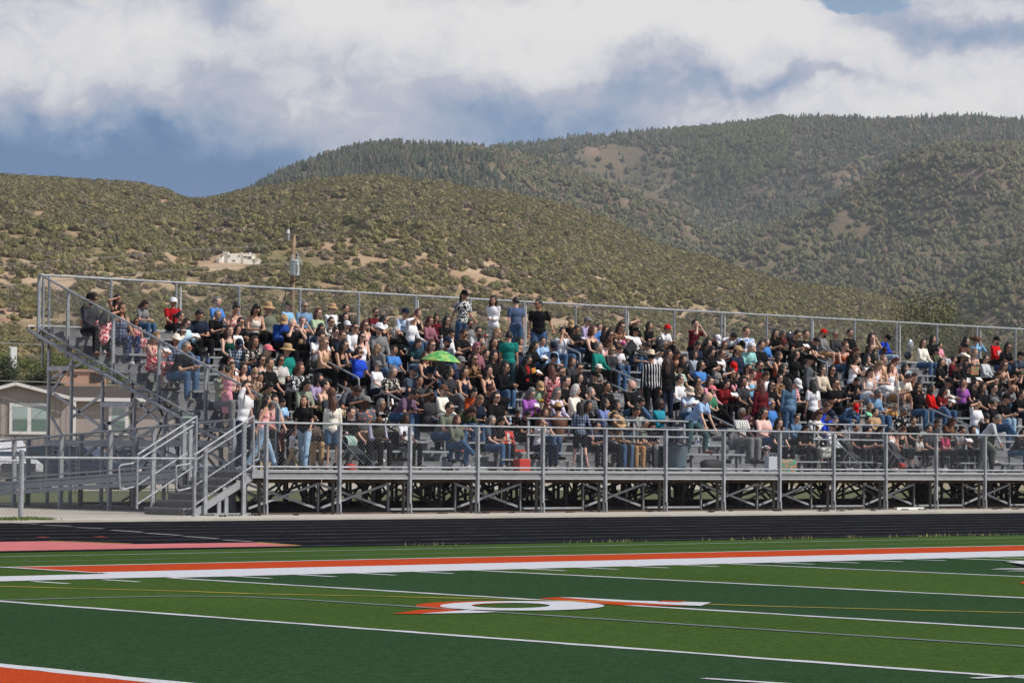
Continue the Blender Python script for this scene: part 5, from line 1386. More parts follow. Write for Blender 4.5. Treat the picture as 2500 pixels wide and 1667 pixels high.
def cone(b, p0, r0, p1, r1, n=9):
    b.tube([p0, p1], [r0, r1], n); b.ell(p0, (r0,)*3, n, 6); b.ell(p1, (r1,)*3, n, 6)
def torso(b, j, g, chest=1.0):
    R3 = j['R']; b.ell(j['pel'], (.158+g, .115+g, .105+g), 14, 9, rot=R3); b.ell(j['waist'], (.128+g*1.3, .098+g*1.3, .15+g), 14, 9, rot=R3)
    b.ell(j['chest'], (.155+g, .108+g*1.1, .15+g), 14, 9, rot=R3); b.ell(j['neck']+R3 @ Vector((0, .01, -.045)), (.135+g, .07+g, .05+g), 12, 7, rot=R3)
def legs(b, j, g, upto='an', f=1.0, loose=0):
    for s in 'rl':
        h, k, a = j['hip'+s], j['kn'+s], j['an'+s]
        if upto == 'an': cone(b, h, .085+g, k, .058+g+loose*.3); cone(b, k, .056+g+loose*.3, a+(k-a)*.06, .038+g+loose)
        else: cone(b, h, .088+g, h+(k-h)*f, .072+g)
def arms(b, j, g, f):     # f: 0..1 upper arm, 1..2 forearm
    for s in 'rl':
        S_, E_, W_ = j['sh'+s], j['el'+s], j['wr'+s]
        if f <= 1: b.ell(S_, (.046+g,)*3, 9, 6); b.tube([S_, S_+(E_-S_)*f], [.046+g, .047+g], 10)
        else: cone(b, S_, .044+g, E_, .036+g); cone(b, E_, .035+g, E_+(W_-E_)*(f-1), .028+g)
def fingers(b, j):
    for s, sg in (('r', -1), ('l', 1)):
        W_, E_ = j['wr'+s], j['el'+s]; d = (W_-E_).normalized(); side = d.cross(Vector((0, 0, 1)));
        if side.length < .2: side = Vector((1, 0, 0))
        side.normalize(); nn = side.cross(d)
        P_ = W_+d*.045
        b.ell(W_+d*.045, (.034, .034, .034), 8, 5)
        for i, (o, l_) in enumerate(((-.030, .052), (-.010, .060), (.010, .056), (.029, .044))):
            a = P_+d*.022+side*o; m = a+d*l_*.6; e = m+(d*.6-nn*.7)*l_*.55; b.tube([a, m, e], [.0095, .009, .007], 5)
        a = W_+d*.02+side*(-.032*sg); m = a+d*.028-side*.024*sg; e = m+d*.026; b.tube([a, m, e], [.011, .010, .008], 5)
def head_mesh(b, C, Rh):
    def fn(p):
        x, y, z = p; t = z/.118
        if t < 0: k = 1-.30*(-t)**1.6; x *= k; y = y*(1-.14*(-t)) if y > 0 else y*(1-.04*(-t))
        if y < 0 and abs(t) < .9: y *= .93
        if y < -.06 and .05 < t < .30: y += .008                      # eye sockets
        if y < -.06 and .30 <= t < .5: y -= .004
        return Vector((x, y, z))
    b.ell(C, (.076, .096, .118), 16, 14, 0, fn=fn, rot=Rh)
    for p, r, mi in (((0, -.093, -.012), (.013, .020, .022), 0), ((0, -.085, .012), (.009, .012, .030), 0), ((-.074, .008, -.006), (.012, .018, .028), 0), ((.074, .008, -.006), (.012, .018, .028), 0),
                     ((-.029, -.0820, .022), (.009, .005, .0045), 1), ((.029, -.0820, .022), (.009, .005, .0045), 1), ((0, -.083, -.056), (.023, .009, .0065), 2),
                     ((-.029, -.084, .043), (.015, .005, .0025), 1), ((.029, -.084, .043), (.015, .005, .0025), 1)):
        b.ell(C+Rh @ Vector(p), r, 8, 5, mi, rot=Rh)
_jobs = {}
def request(key, mb, vox): _jobs[key] = (mb, vox)
def flush():
    obs = {}
    for k, (mb, vox) in _jobs.items():
        o = bpy.data.objects.new('tmp', mb.mesh('tmp', [])); COL.objects.link(o); m = o.modifiers.new('r', 'REMESH'); m.mode = 'VOXEL'; m.voxel_size = vox; m.use_smooth_shade = True
        s_ = o.modifiers.new('s', 'SMOOTH'); s_.iterations = 2; s_.factor = .5; obs[k] = o
    dg = bpy.context.evaluated_depsgraph_get(); dg.update(); out = {}
    for k, o in obs.items():
        ev = o.evaluated_get(dg); me_ = bpy.data.meshes.new_from_object(ev); out[k] = me_
    for o in obs.values(): m_ = o.data; bpy.data.objects.remove(o); bpy.data.meshes.remove(m_)
    _jobs.clear(); return out
# hair and headgear in the head's own frame (centre of head at origin, face towards -Y)
def hair_mesh(style, seed=0):
    rs = random.Random(seed+len(style)*7); b = MB()
    def cap(fac, low, frontz=.078, jit=.03):
        def fn(p):
            x, y, z = p; f = fac*(1+rs.uniform(-jit, jit))
            hid = (y < -.035 and z < frontz) or (y < .02 and z < low+.045) or z < low
            return Vector((x, y, z))*(f if not hid else .86)
        b.ell((0, .004, .006), (.080, .101, .124), 18, 14, fn=fn)
    def curtain(z1, w_, y_, jit, n=9, th=.03, wave=0):
        for i in range(n):
            a = math.pi*(-.02+1.04*i/(n-1)); x = math.cos(a)*.070; y = .012+math.sin(a)*.072
            zt = .03; pts = []; rr = []
            for k in range(6):
                t = k/5; zz_ = zt+(z1*(1+rs.uniform(-.1, .1))-zt)*t; o_ = (1+t*w_); pts.append((x*o_+rs.uniform(-jit, jit)+wave*math.sin(k*2+i), y*(1+t*y_)+rs.uniform(-jit, jit)+.01*t, zz_)); rr.append(th*(1-.55*t))
            b.tube(pts, rr, 5)
    if style == 's': cap(1.07, -.035)
    elif style == 'f': cap(1.04, -.045, .3); 
    elif style == 'l': cap(1.10, -.04); curtain(-.34, .35, .25, .006)
    elif style == 'w': cap(1.16, -.04, jit=.06); curtain(-.32, .55, .4, .012, th=.036, wave=.008)
    elif style == 'c': 
        cap(1.24, -.05, .08, jit=.12); curtain(-.16, .8, .5, .02, th=.042)
    elif style == 'o': cap(1.12, -.05); curtain(-.12, .25, .1, .004, th=.034)
    elif style == 'u': cap(1.08, -.04); b.ell((0, .10, .075), (.048, .045, .045), 9, 7)
    elif style == 'p': cap(1.08, -.04); b.tube([(0, .10, .04), (0, .15, .02), (0, .155, -.12), (0, .13, -.26)], [.028, .034, .03, .01], 7)
    elif style == 'hood': cap(1.22, -.5, .058, .01); b.ell((0, .02, -.16), (.12, .10, .07), 12, 7)
    return b
def hat_mesh(kind):
    b = MB()
    def dome(rx, ry, z0, h, n=14, top=.85):
        o = len(b.v)
        for k in range(5):
            t = k/4; r = math.cos(t*math.pi/2*top) if True else 1
            for i in range(n): a = 2*math.pi*i/n; b.v.append((math.cos(a)*rx*r, math.sin(a)*ry*r+.004, z0+h*math.sin(t*math.pi/2)))
        for k in range(4):
            for i in range(n): i2 = (i+1) % n; b.f.append((o+k*n+i, o+k*n+i2, o+(k+1)*n+i2, o+(k+1)*n+i)); b.m.append(0)
        b.f.append(tuple(o+4*n+i for i in range(n))); b.m.append(0)
    def brim(rx, ry, z0, curl, ix=.082, iy=.103, n=20, drop=0.0):
        o = len(b.v)
        for k in range(4):
            t = k/3
            for i in range(n):
                a = 2*math.pi*i/n; x = math.cos(a)*(ix+(rx-ix)*t); y = math.sin(a)*(iy+(ry-iy)*t)+.004; b.v.append((x, y, z0+curl*(t**2)*abs(math.cos(a))**1.5-drop*t-.012*t*abs(math.sin(a))))
        for k in range(3):
            for i in range(n): i2 = (i+1) % n; b.f.append((o+k*n+i, o+(k+1)*n+i, o+(k+1)*n+i2, o+k*n+i2)); b.m.append(0)
        m_ = len(b.v)-o      # underside, 4 mm below, and the rim
        for q in range(m_): x, y, z = b.v[o+q]; b.v.append((x, y, z-.005))
        for k in range(3):
            for i in range(n): i2 = (i+1) % n; b.f.append((o+m_+k*n+i, o+m_+k*n+i2, o+m_+(k+1)*n+i2, o+m_+(k+1)*n+i)); b.m.append(0)
        for i in range(n): i2 = (i+1) % n; b.f.append((o+3*n+i, o+m_+3*n+i, o+m_+3*n+i2, o+3*n+i2)); b.m.append(0)
    if kind == 'cap':
        dome(.087, .107, .035, .100); o = len(b.v); n = 9
        for k in range(3):
            for i in range(n): a = math.pi*(1.12+.76*i/(n-1)); e = .105+.075*k/2*math.sin(math.pi*(i/(n-1)))**.6; b.v.append((math.cos(a)*(.084+.01*k/2), math.sin(a)*e, .042-.016*k/2+.010*abs(math.sin(a))))
        for k in range(2):
            for i in range(n-1): b.f.append((o+k*n+i, o+(k+1)*n+i, o+(k+1)*n+i+1, o+k*n+i+1)); b.m.append(0); 
        m_ = len(b.v)-o
        for q in range(m_): x, y, z = b.v[o+q]; b.v.append((x, y, z-.005))
        for k in range(2):
            for i in range(n-1): b.f.append((o+m_+k*n+i, o+m_+k*n+i+1, o+m_+(k+1)*n+i+1, o+m_+(k+1)*n+i)); b.m.append(0)
    elif kind == 'cowboy': dome(.086, .106, .04, .125, top=.62); brim(.185, .215, .045, .085)
    elif kind == 'sunhat': dome(.088, .108, .04, .105, top=.6); brim(.162, .178, .045, 0, drop=.02)
    elif kind == 'bucket': dome(.090, .110, .04, .105, top=.55); brim(.150, .165, .045, 0, drop=.05)
    elif kind == 'visor': b.tube([(.086*math.cos(a), .108*math.sin(a)+.004, .055) for a in [2*math.pi*i/16 for i in range(17)]], .010, 5); 
    return b
def glasses_mesh(dark):
    b = MB()
    for s in (-1, 1):
        if dark: b.ell((s*.032, -.092, .020), (.030, .009, .020), 10, 6)
        else: b.tube([(s*.030+.021*math.cos(a), -.096, .020+.017*math.sin(a)) for a in [2*math.pi*i/10 for i in range(11)]], .0028, 4)
        b.tube([(s*.060, -.086, .026), (s*.078, -.02, .024), (s*.079, .02, .02)], .004, 4)
    b.tube([(-.012, -.097, .024), (.012, -.097, .024)], .004, 4); return b
def beard_mesh():
    b = MB()
    def fn(p): return Vector((p.x, p.y, p.z))*(1+random.uniform(-.04, .04))
    b.ell((0, -.046, -.078), (.054, .048, .042), 12, 8, fn=fn); b.ell((0, -.090, -.042), (.026, .008, .006), 8, 5); return b

def srgb(r, g, b): return lin(r, g, b)[:3]
CLOTH = dict(black=(17, 17, 20), charcoal=(52, 53, 58), grey=(120, 120, 122), lightgrey=(185, 188, 192), slate=(62, 74, 88), slateblue=(74, 90, 120), slategrey=(84, 88, 94), slgr=(90, 90, 90), white=(222, 222, 226), cream=(228, 222, 208), beige=(200, 184, 166),
  navy=(30, 38, 58), royalnavy=(30, 66, 140), royalblue=(34, 72, 190), blue=(70, 124, 192), skyblue=(130, 180, 212), lightblue=(150, 180, 218), palebl=(176, 200, 216), aqua=(140, 190, 186), teal=(24, 122, 112), darkteal=(34, 62, 72), sage=(140, 146, 130),
  green=(60, 120, 90), darkgreen=(14, 66, 54), palegreen=(160, 180, 150), mint=(130, 205, 160), olive=(104, 112, 60), greygreen=(104, 110, 96), red=(150, 18, 24), brightred=(196, 24, 20), darkred=(104, 18, 22), maroon=(92, 24, 32), rust=(168, 72, 36), redjersey=(190, 18, 24),
  pink=(222, 150, 168), blush=(224, 182, 174), raspberry=(186, 62, 98), mauve=(140, 92, 104), lavender=(162, 146, 180), purple=(150, 88, 164), periwinkle=(112, 128, 176), brown=(104, 74, 56), tan=(176, 146, 110), taupe=(92, 80, 74), lemon=(228, 214, 140), tank=(40, 40, 40),
  denim=(88, 116, 144), chambray=(112, 144, 176), denimgrey=(150, 160, 176), jeans=(66, 94, 126), lightjeans=(142, 168, 190), greenjeans=(58, 82, 86), khaki=(168, 128, 88), greengrey=(96, 104, 92), rose=(220, 120, 130))
PAT = {'camo': ((92, 96, 74), (60, 64, 46), 'blob'), 'redfloral': ((172, 34, 50), (226, 190, 190), 'blob'), 'navyplaid': ((36, 48, 76), (140, 150, 170), 'plaid'), 'pinkfloral': ((226, 130, 136), (236, 212, 206), 'blob'), 'beigefloral': ((170, 140, 122), (96, 74, 66), 'blob'),
  'bwpattern': ((28, 28, 30), (196, 190, 180), 'blob'), 'blueplaid': ((44, 66, 92), (190, 198, 206), 'plaid'), 'whitestripe': ((222, 220, 214), (50, 50, 56), 'stripe'), 'bwfloral': ((30, 30, 34), (206, 208, 210), 'blob'), 'bluecheck': ((160, 184, 214), (214, 224, 236), 'plaid'),
  'leopard': ((150, 112, 84), (34, 26, 22), 'blob'), 'whitefloral': ((214, 214, 206), (150, 154, 140), 'blob'), 'bwvstripe': ((30, 30, 34), (214, 214, 214), 'vstripe'), 'blackred': ((26, 24, 26), (150, 30, 28), 'front'), 'whiteblue': ((220, 222, 228), (96, 130, 190), 'blob'),
  'darkfloral': ((46, 26, 26), (96, 50, 44), 'blob'), 'blackwhite': ((26, 26, 28), (210, 210, 212), 'front'), 'greenplaid': ((196, 206, 196), (60, 110, 84), 'plaid'), 'redplaid': ((170, 60, 66), (214, 206, 206), 'plaid'), 'blackplaid': ((32, 32, 36), (120, 120, 120), 'plaid'), 'orangefloral': ((190, 120, 66), (226, 180, 110), 'blob'),
  'blackfloral': ((24, 24, 26), (210, 208, 204), 'bloom'), 'greenfloral': ((92, 90, 66), (190, 170, 140), 'blob'), 'tiedye': ((110, 170, 222), (176, 206, 232), 'blob'), 'blackshort': ((22, 22, 24), (30, 30, 32), 'blob'), 'tropical': ((88, 92, 100), (200, 120, 96), 'bloom'), 'olivevest': ((58, 56, 46), (170, 166, 190), 'sleeve'),
  'purplecheck': ((122, 96, 120), (92, 70, 96), 'plaid'), 'lavenderfloral': ((214, 210, 224), (150, 130, 180), 'bloom'), 'greyplaid': ((66, 68, 72), (120, 122, 126), 'plaid'), 'greylace': ((164, 168, 162), (110, 112, 108), 'blob'), 'tealpattern': ((22, 120, 150), (60, 160, 160), 'stripe'), 'whitevstripe': ((206, 208, 204), (90, 92, 90), 'vstripe'),
  'vestwhite': ((28, 28, 32), (200, 206, 220), 'sleeve'), 'navyfloral': ((34, 44, 80), (120, 130, 160), 'bloom'), 'greyred': ((120, 60, 60), (160, 90, 90), 'blob')}
def cloth(c):
    key = 'cloth_'+c
    if key in MATS: return MATS[key]
    if c in PAT:
        a, b2, kind = PAT[c]; a = srgb(*a); b2 = srgb(*b2); m = bpy.data.materials.new(key); m.use_nodes = True; t = m.node_tree; bs = t.nodes['Principled BSDF']; bs.inputs['Roughness'].default_value = .9; bs.inputs['Specular IOR Level'].default_value = .15
        co = t.nodes.new('ShaderNodeTexCoord'); lk = t.links.new; sx = t.nodes.new('ShaderNodeSeparateXYZ'); lk(co.outputs['Object'], sx.inputs[0])
        def wv(o_, per, duty):
            k = t.nodes.new('ShaderNodeMath'); k.operation = 'MULTIPLY'; lk(sx.outputs[o_], k.inputs[0]); k.inputs[1].default_value = 1/per
            f = t.nodes.new('ShaderNodeMath'); f.operation = 'FRACT'; lk(k.outputs[0], f.inputs[0]); g = t.nodes.new('ShaderNodeMath'); g.operation = 'LESS_THAN'; lk(f.outputs[0], g.inputs[0]); g.inputs[1].default_value = duty; return g.outputs[0]
        if kind in ('blob', 'bloom'):
            n = t.nodes.new('ShaderNodeTexNoise'); n.inputs['Scale'].default_value = 22 if kind == 'blob' else 14; n.inputs['Detail'].default_value = 1.5; lk(co.outputs['Object'], n.inputs['Vector']); r = t.nodes.new('ShaderNodeValToRGB'); lk(n.outputs['Fac'], r.inputs[0]); r.color_ramp.elements[0].position = .48 if kind == 'blob' else .56; r.color_ramp.elements[1].position = .53 if kind == 'blob' else .60; fac = r.outputs[0]
        elif kind == 'plaid':
            x_ = wv('X', .07, .45); z_ = wv('Z', .07, .45); ad = t.nodes.new('ShaderNodeMath'); ad.operation = 'ADD'; lk(x_, ad.inputs[0]); lk(z_, ad.inputs[1]); hf = t.nodes.new('ShaderNodeMath'); hf.operation = 'MULTIPLY'; lk(ad.outputs[0], hf.inputs[0]); hf.inputs[1].default_value = .42; fac = hf.outputs[0]
        elif kind == 'stripe': fac = wv('Z', .045, .3)
        elif kind == 'vstripe': fac = wv('X', .06, .3)
        elif kind == 'front':      # open jacket: a panel of the other colour down the chest
            ab = t.nodes.new('ShaderNodeMath'); ab.operation = 'ABSOLUTE'; lk(sx.outputs['X'], ab.inputs[0]); g = t.nodes.new('ShaderNodeMath'); g.operation = 'LESS_THAN'; lk(ab.outputs[0], g.inputs[0]); g.inputs[1].default_value = .06
            g2 = t.nodes.new('ShaderNodeMath'); g2.operation = 'GREATER_THAN'; lk(sx.outputs['Z'], g2.inputs[0]); g2.inputs[1].default_value = .22; g3 = t.nodes.new('ShaderNodeMath'); g3.operation = 'MULTIPLY'; lk(g.outputs[0], g3.inputs[0]); lk(g2.outputs[0], g3.inputs[1]); fac = g3.outputs[0]
        else:                      # vest over a shirt: sleeves of the other colour
            ab = t.nodes.new('ShaderNodeMath'); ab.operation = 'ABSOLUTE'; lk(sx.outputs['X'], ab.inputs[0]); g = t.nodes.new('ShaderNodeMath'); g.operation = 'GREATER_THAN'; lk(ab.outputs[0], g.inputs[0]); g.inputs[1].default_value = .172; fac = g.outputs[0]
        mx_ = t.nodes.new('ShaderNodeMix'); mx_.data_type = 'RGBA'; lk(fac, mx_.inputs['Factor']); mx_.inputs['A'].default_value = a+(1,); mx_.inputs['B'].default_value = b2+(1,); lk(mx_.outputs['Result'], bs.inputs['Base Color'])
        n2 = t.nodes.new('ShaderNodeTexNoise'); n2.inputs['Scale'].default_value = 9; n2.inputs['Detail'].default_value = 3; lk(co.outputs['Object'], n2.inputs['Vector']); bp = t.nodes.new('ShaderNodeBump'); bp.inputs['Strength'].default_value = .7; bp.inputs['Distance'].default_value = .03; lk(n2.outputs['Fac'], bp.inputs['Height']); lk(bp.outputs[0], bs.inputs['Normal'])
        MATS[key] = m; return m
    m = mat(key, srgb(*CLOTH[c]), .9, var=.12 if c not in ('jeans', 'lightjeans') else .22, vscale=7, bump=.8, bscale=9, spec=.15)
    m.node_tree.nodes['Bump'].inputs['Distance'].default_value = .03 if 'Bump' in m.node_tree.nodes else 0
    return m
def skinm(k): return mat('skin_'+k, dict(l=(.62, .38, .285), m=(.52, .295, .20), t=(.41, .215, .138), d=(.14, .066, .042))[k], .55, var=.06, vscale=9, spec=.3)
EYE = mat('eye_dark', (.02, .014, .012), .4); LIPS = mat('lips', (.26, .085, .075), .5)
HAIRC = dict(k=(.0085, .007, .0065), b=(.040, .020, .012), r=(.085, .026, .014), y=(.22, .135, .070), g=(.16, .155, .15), w=(.46, .45, .43))
def hairm(k): return mat('hair_'+k, HAIRC[k], .5, var=.35, vscale=30, bump=.6, bscale=60, spec=.4)
HATS = dict(black_cap=('cap', 'black'), white_cap=('cap', 'white'), navy_cap=('cap', 'navy'), grey_cap=('cap', 'grey'), red_cap=('cap', 'brightred'), pink_cap=('cap', 'rose'), tan_cap=('cap', 'tan'), camo_cap=('cap', 'camo'), cream_cap=('cap', 'cream'), brown_cap=('cap', 'brown'),
  cream_cowboy=('cowboy', 'cream'), white_cowboy=('cowboy', 'white'), grey_cowboy=('cowboy', 'beige'), black_cowboy=('cowboy', 'black'), tan_cowboy=('cowboy', 'tan'), brown_cowboy=('cowboy', 'brown'), tan_sunhat=('sunhat', 'tan'), straw_sunhat=('sunhat', 'tan'), straw_hat=('sunhat', 'tan'), green_bucket=('bucket', 'darkteal'), tan_bucket=('bucket', 'beige'), visor=('visor', 'lightgrey'))
REG = {}
folk = []
for line in PEOPLE.strip().split('\n'):
    if line.startswith('#') or not line.strip(): continue
    if line.startswith('@'):
        _, x0, y0, sc_ = line[1:].split(); reg = (float(x0), float(y0), float(sc_)); continue
    f = line.split('|'); x, y = map(float, f[0].split()); ty, c = f[1].split(':'); fl = f[6].split()
    folk.append(dict(px=reg[0]+x/reg[2], py=reg[1]+y/reg[2], ty=ty, c=c, hair=f[2], acc=f[3].split(), pose=int(f[4]), bot=f[5], fl=fl))
FLAG = lambda d, p: next((float(q[len(p):]) for q in d['fl'] if q[:len(p)] == p and q[len(p):].lstrip('-').replace('.', '').isdigit()), None)
SK = {p: skel(p) for p in list(SEAT)+list(STAND)}
prs = random.Random(11)
for d in folk:
    d['rot'] = FLAG(d, 'r') if FLAG(d, 'r') is not None else prs.uniform(-16, 16)
    j = SK[d['pose']]; h = j['head']; stand = d['pose'] in STAND; Rr = Rz(d['rot']); hh = Rr @ h
    tgt = HS*((.62 if 'tiny' in d['fl'] else .78) if 'child' in d['fl'] else prs.uniform(.97, 1.05)); best = None
    fixk = FLAG(d, 'k'); fy_ = FLAG(d, 'y')
    opts = [None] if fy_ is not None else (range(max(0, int(fixk)-2), min(NR, int(fixk)+2)) if fixk is not None else range(NR-1))
    d['opts'] = []
    for k in opts:
        if fy_ is not None: Yb_, Zb_ = fy_, DECK
        elif stand: Yb_, Zb_ = (Y0+RY*(k-1)+.30 if k else 1.3), DECK+RZ*k
        else: Yb_, Zb_ = Y0+RY*k, DECK+SEATH+RZ*k
        s_ = tgt
        for _ in range(3): p_ = onY(d['px'], d['py'], Yb_+hh.y*s_); s_ = (p_.z-Zb_)/h.z
        d['opts'].append((abs(math.log(max(s_, .2)/tgt)), k if k is not None else -1, s_, p_.x-hh.x*s_, Yb_, Zb_))
    d['opts'].sort(key=lambda o: o[0]); d['tgt'] = tgt; d['sel'] = 0
def clash(a, o):
    return sum(max(0, .50-abs(o[3]-e['opts'][e['sel']][3])) for e in folk if e is not a and e['opts'][e['sel']][1] == o[1] and (e['pose'] in STAND) == (a['pose'] in STAND))
for it in range(4):
    for d in folk:
        c_ = [(o[0]*2.2+clash(d, o)*2.0, i) for i, o in enumerate(d['opts'][:3])]; d['sel'] = min(c_)[1]
rowname = ['front', 'second', 'third', 'fourth', 'fifth', 'sixth', 'seventh', 'eighth', 'ninth', 'tenth', 'eleventh', 'twelfth', 'thirteenth', 'fourteenth', 'top', 'top']
for d in folk:
    o = d['opts'][d['sel']]; d['k'] = o[1]; s_ = o[2]; lo, hi = ((.5, .92) if 'child' in d['fl'] else (.90, 1.10)); d['s'] = min(max(s_, lo*HS), hi*HS); d['X'], d['Y'], d['Z'] = (max(o[3], SX0+.14) if o[1] > 0 else o[3]), o[4], o[5]
# meshes wanted
want = set()
for d in folk:
    p = d['pose']; want.add((p, 'body')); want.add((p, d['ty'])); b_ = d['bot']
    d['bk'] = 'K' if 'skirt' in b_ or (d['ty'] == 'V' and b_ == d['c']) else 'H' if 'short' in b_ else 'P'; want.add((p, d['bk'])); want.add((p, 'r')); want.add((p, 'q'))
    d['bc'] = b_.replace('skirt', '').replace('shorts', '') or 'khaki'
for (p, g_) in sorted(want):
    j = SK[p]; b = MB()
    if g_ == 'body':
        torso(b, j, -.012); legs(b, j, -.012); arms(b, j, -.002, 2); cone(b, j['neck']-j['R'] @ Vector((0, 0, .03)), .056, j['hb']+j['Rh'] @ Vector((0, .01, .05)), .050)
        for s in 'rl': cone(b, j['an'+s], .035, j['fo'+s], .03)
        vox = .021
    elif g_ in 'TLJ':
        torso(b, j, .013 if g_ != 'J' else .025); arms(b, j, .010 if g_ != 'J' else .020, .72 if g_ == 'T' else 1.9)
        vox = .022
    elif g_ == 'V':
        R3 = j['R']; b.ell(j['pel'], (.166, .124, .112), 14, 9, rot=R3); b.ell(j['waist'], (.138, .108, .155), 14, 9, rot=R3); b.ell(j['chest']+R3 @ Vector((0, 0, -.035)), (.158, .120, .12), 14, 9, rot=R3)
        for s in (-1, 1): b.tube([j['chest']+R3 @ Vector((s*.085, -.10, .03)), j['neck']+R3 @ Vector((s*.09, -.055, -.01)), j['neck']+R3 @ Vector((s*.09, .02, .015)), j['chest']+R3 @ Vector((s*.085, .10, .03))], .014, 6)
        vox = .018
    elif g_ == 'P': b.ell(j['pel']+Vector((0, 0, -.01)), (.166, .122, .10), 12, 8); legs(b, j, .012, loose=.012); vox = .022
    elif g_ == 'H': b.ell(j['pel']+Vector((0, 0, -.01)), (.168, .125, .10), 12, 8); legs(b, j, .018, 'kn', .62); vox = .022
    elif g_ == 'K':
        b.ell(j['pel']+Vector((0, 0, -.01)), (.168, .125, .10), 12, 8); hc = (j['hipr']+j['hipl'])/2; kc = (j['knr']+j['knl'])/2
        for t_ in (-1, -.5, 0, .5, 1): a_ = hc+Vector((t_*.09, 0, 0)); e_ = kc+Vector((t_*.13, 0, .0)); cone(b, a_, .09, e_+(e_-a_)*.05, .085 if p not in STAND else .06)
        if p not in STAND:
            for t_ in (-1, 0, 1): a_ = kc+Vector((t_*.11, 0, 0)); cone(b, a_, .075, a_+Vector((0, -.01, -.16)), .06)
        vox = .024
    else:
        for s in ('r' if g_ == 'r' else 'l'):
            a_, f_ = j['an'+s], j['fo'+s]; d_ = (f_-a_); d_.z = 0; d_.normalize(); zb = f_.z-.0
            b.ell(a_+Vector((0, 0, -.035))+d_*-.005, (.040, .048, .045), 8, 6); b.tube([a_+Vector((0, 0, -.045))-d_*.03, f_+Vector((0, 0, .012)), f_+d_*.05+Vector((0, 0, .004))], [.044, .042, .024], 8)
        vox = .02
    request((p, g_), b, vox)
GM = flush()
for (p, g_), me_ in GM.items():
    j = SK[p]
    if g_ == 'body':
        bm_ = bmesh.new(); bm_.from_mesh(me_); x_ = MB(); head_mesh(x_, j['head'], j['Rh']); fingers(x_, j); m2 = x_.mesh('t', [], True); mm_ = [f_ for f_ in x_.m]
        n0 = len(bm_.faces); bm_.from_mesh(m2); bm_.faces.ensure_lookup_table()
        for i, f_ in enumerate(mm_): bm_.faces[n0+i].material_index = f_
        for f_ in bm_.faces: f_.smooth = True
        bm_.to_mesh(me_); bm_.free(); bpy.data.meshes.remove(m2); me_.materials.clear()
        for k in ('l', 'm', 't'): me_.materials.append(MATS.get('skin_m') or skinm('m'))
        me_.materials[1] = EYE; me_.materials[2] = LIPS; me_.name = 'body_mesh'
    else: me_.materials.clear(); me_.materials.append(cloth('black')); me_.name = 'garment_mesh'
HM = {}
def hm_(key, fnc, smooth=True):
    if key not in HM: HM[key] = fnc().mesh(key, [EYE], smooth)
    return HM[key]
BLKG = mat('sunglass_black', (.006, .006, .007), .12, spec=.6); REDG = mat('red_lens', (.25, .02, .015), .15)
NM = {'T': 'short_sleeve_top', 'L': 'long_sleeve_top', 'J': 'jacket', 'V': 'sleeveless_top', 'P': 'trousers', 'H': 'shorts', 'K': 'skirt', 'S': 'shoes'}
DESC = {'T': 'short sleeved top', 'L': 'long sleeved shirt', 'J': 'jacket', 'V': 'sleeveless top'}
CN = dict(camo='camouflage', redfloral='red floral', navyplaid='navy plaid', pinkfloral='pink floral', beigefloral='beige floral', bwpattern='black and white patterned', blueplaid='blue plaid', whitestripe='white striped', bwfloral='black and white floral', bluecheck='pale blue checked',
  leopard='leopard print', bwvstripe='black and white striped', blackred='black open red front', whiteblue='white and blue', darkfloral='dark floral', blackwhite='black and white', greenplaid='green plaid', redplaid='red plaid', blackplaid='black plaid', orangefloral='orange floral', blackfloral='black floral',
  greenfloral='green floral', tiedye='light blue tie dye', blackshort='black', tropical='tropical print', olivevest='olive vest', purplecheck='purple checked', lavenderfloral='lavender floral', greyplaid='grey plaid', greylace='grey lace', tealpattern='teal patterned', whitevstripe='white striped', vestwhite='black vest', palebl='pale blue',
  royalnavy='dark blue', royalblue='royal blue', lightblue='light blue', skyblue='sky blue', slateblue='slate blue', darkgreen='dark green', palegreen='pale green', darkteal='dark teal', lightgrey='light grey', greygreen='grey green', brightred='bright red', darkred='dark red', redjersey='red number', denimgrey='grey denim', whitefloral='white floral', slategrey='dark grey')
PD = {0: '', 1: 'leaning on knees', 2: 'bent forward', 3: 'arms crossed', 4: 'hand at ear', 5: 'hand at brow', 6: 'looking down', 7: 'holding paper', 8: 'hands at face', 10: 'head turned', 12: 'bent low', 27: 'holding umbrella', 29: 'holding paper up', 20: '', 21: 'hands clasped', 22: 'walking', 23: 'climbing', 25: 'arm raised', 26: 'hand at mouth', 28: 'looking aside'}
def ordw(i):
    u_ = ['', 'first', 'second', 'third', 'fourth', 'fifth', 'sixth', 'seventh', 'eighth', 'ninth', 'tenth', 'eleventh', 'twelfth', 'thirteenth', 'fourteenth', 'fifteenth', 'sixteenth', 'seventeenth', 'eighteenth', 'nineteenth']
    if i < 20: return u_[i]
    te = {2: 'twenty', 3: 'thirty', 4: 'forty'}[i//10]; return te+('-'+u_[i % 10] if i % 10 else 'th') if i % 10 else {20: 'twentieth', 30: 'thirtieth', 40: 'fortieth'}[i]
def own(o, m, slot=0): o.material_slots[slot].link = 'OBJECT'; o.material_slots[slot].material = m
by_row = {}
for d in folk: by_row.setdefault((d['k'], d['pose'] in STAND), []).append(d)
for key, l_ in by_row.items():
    l_.sort(key=lambda d: d['px'])
    for i, d in enumerate(l_): d['ord'] = i+1
PAPER = mat('white_paper', (.72, .70, .74), .8, var=.12, vscale=18); PHONE = mat('black_phone', (.012, .012, .014), .2)
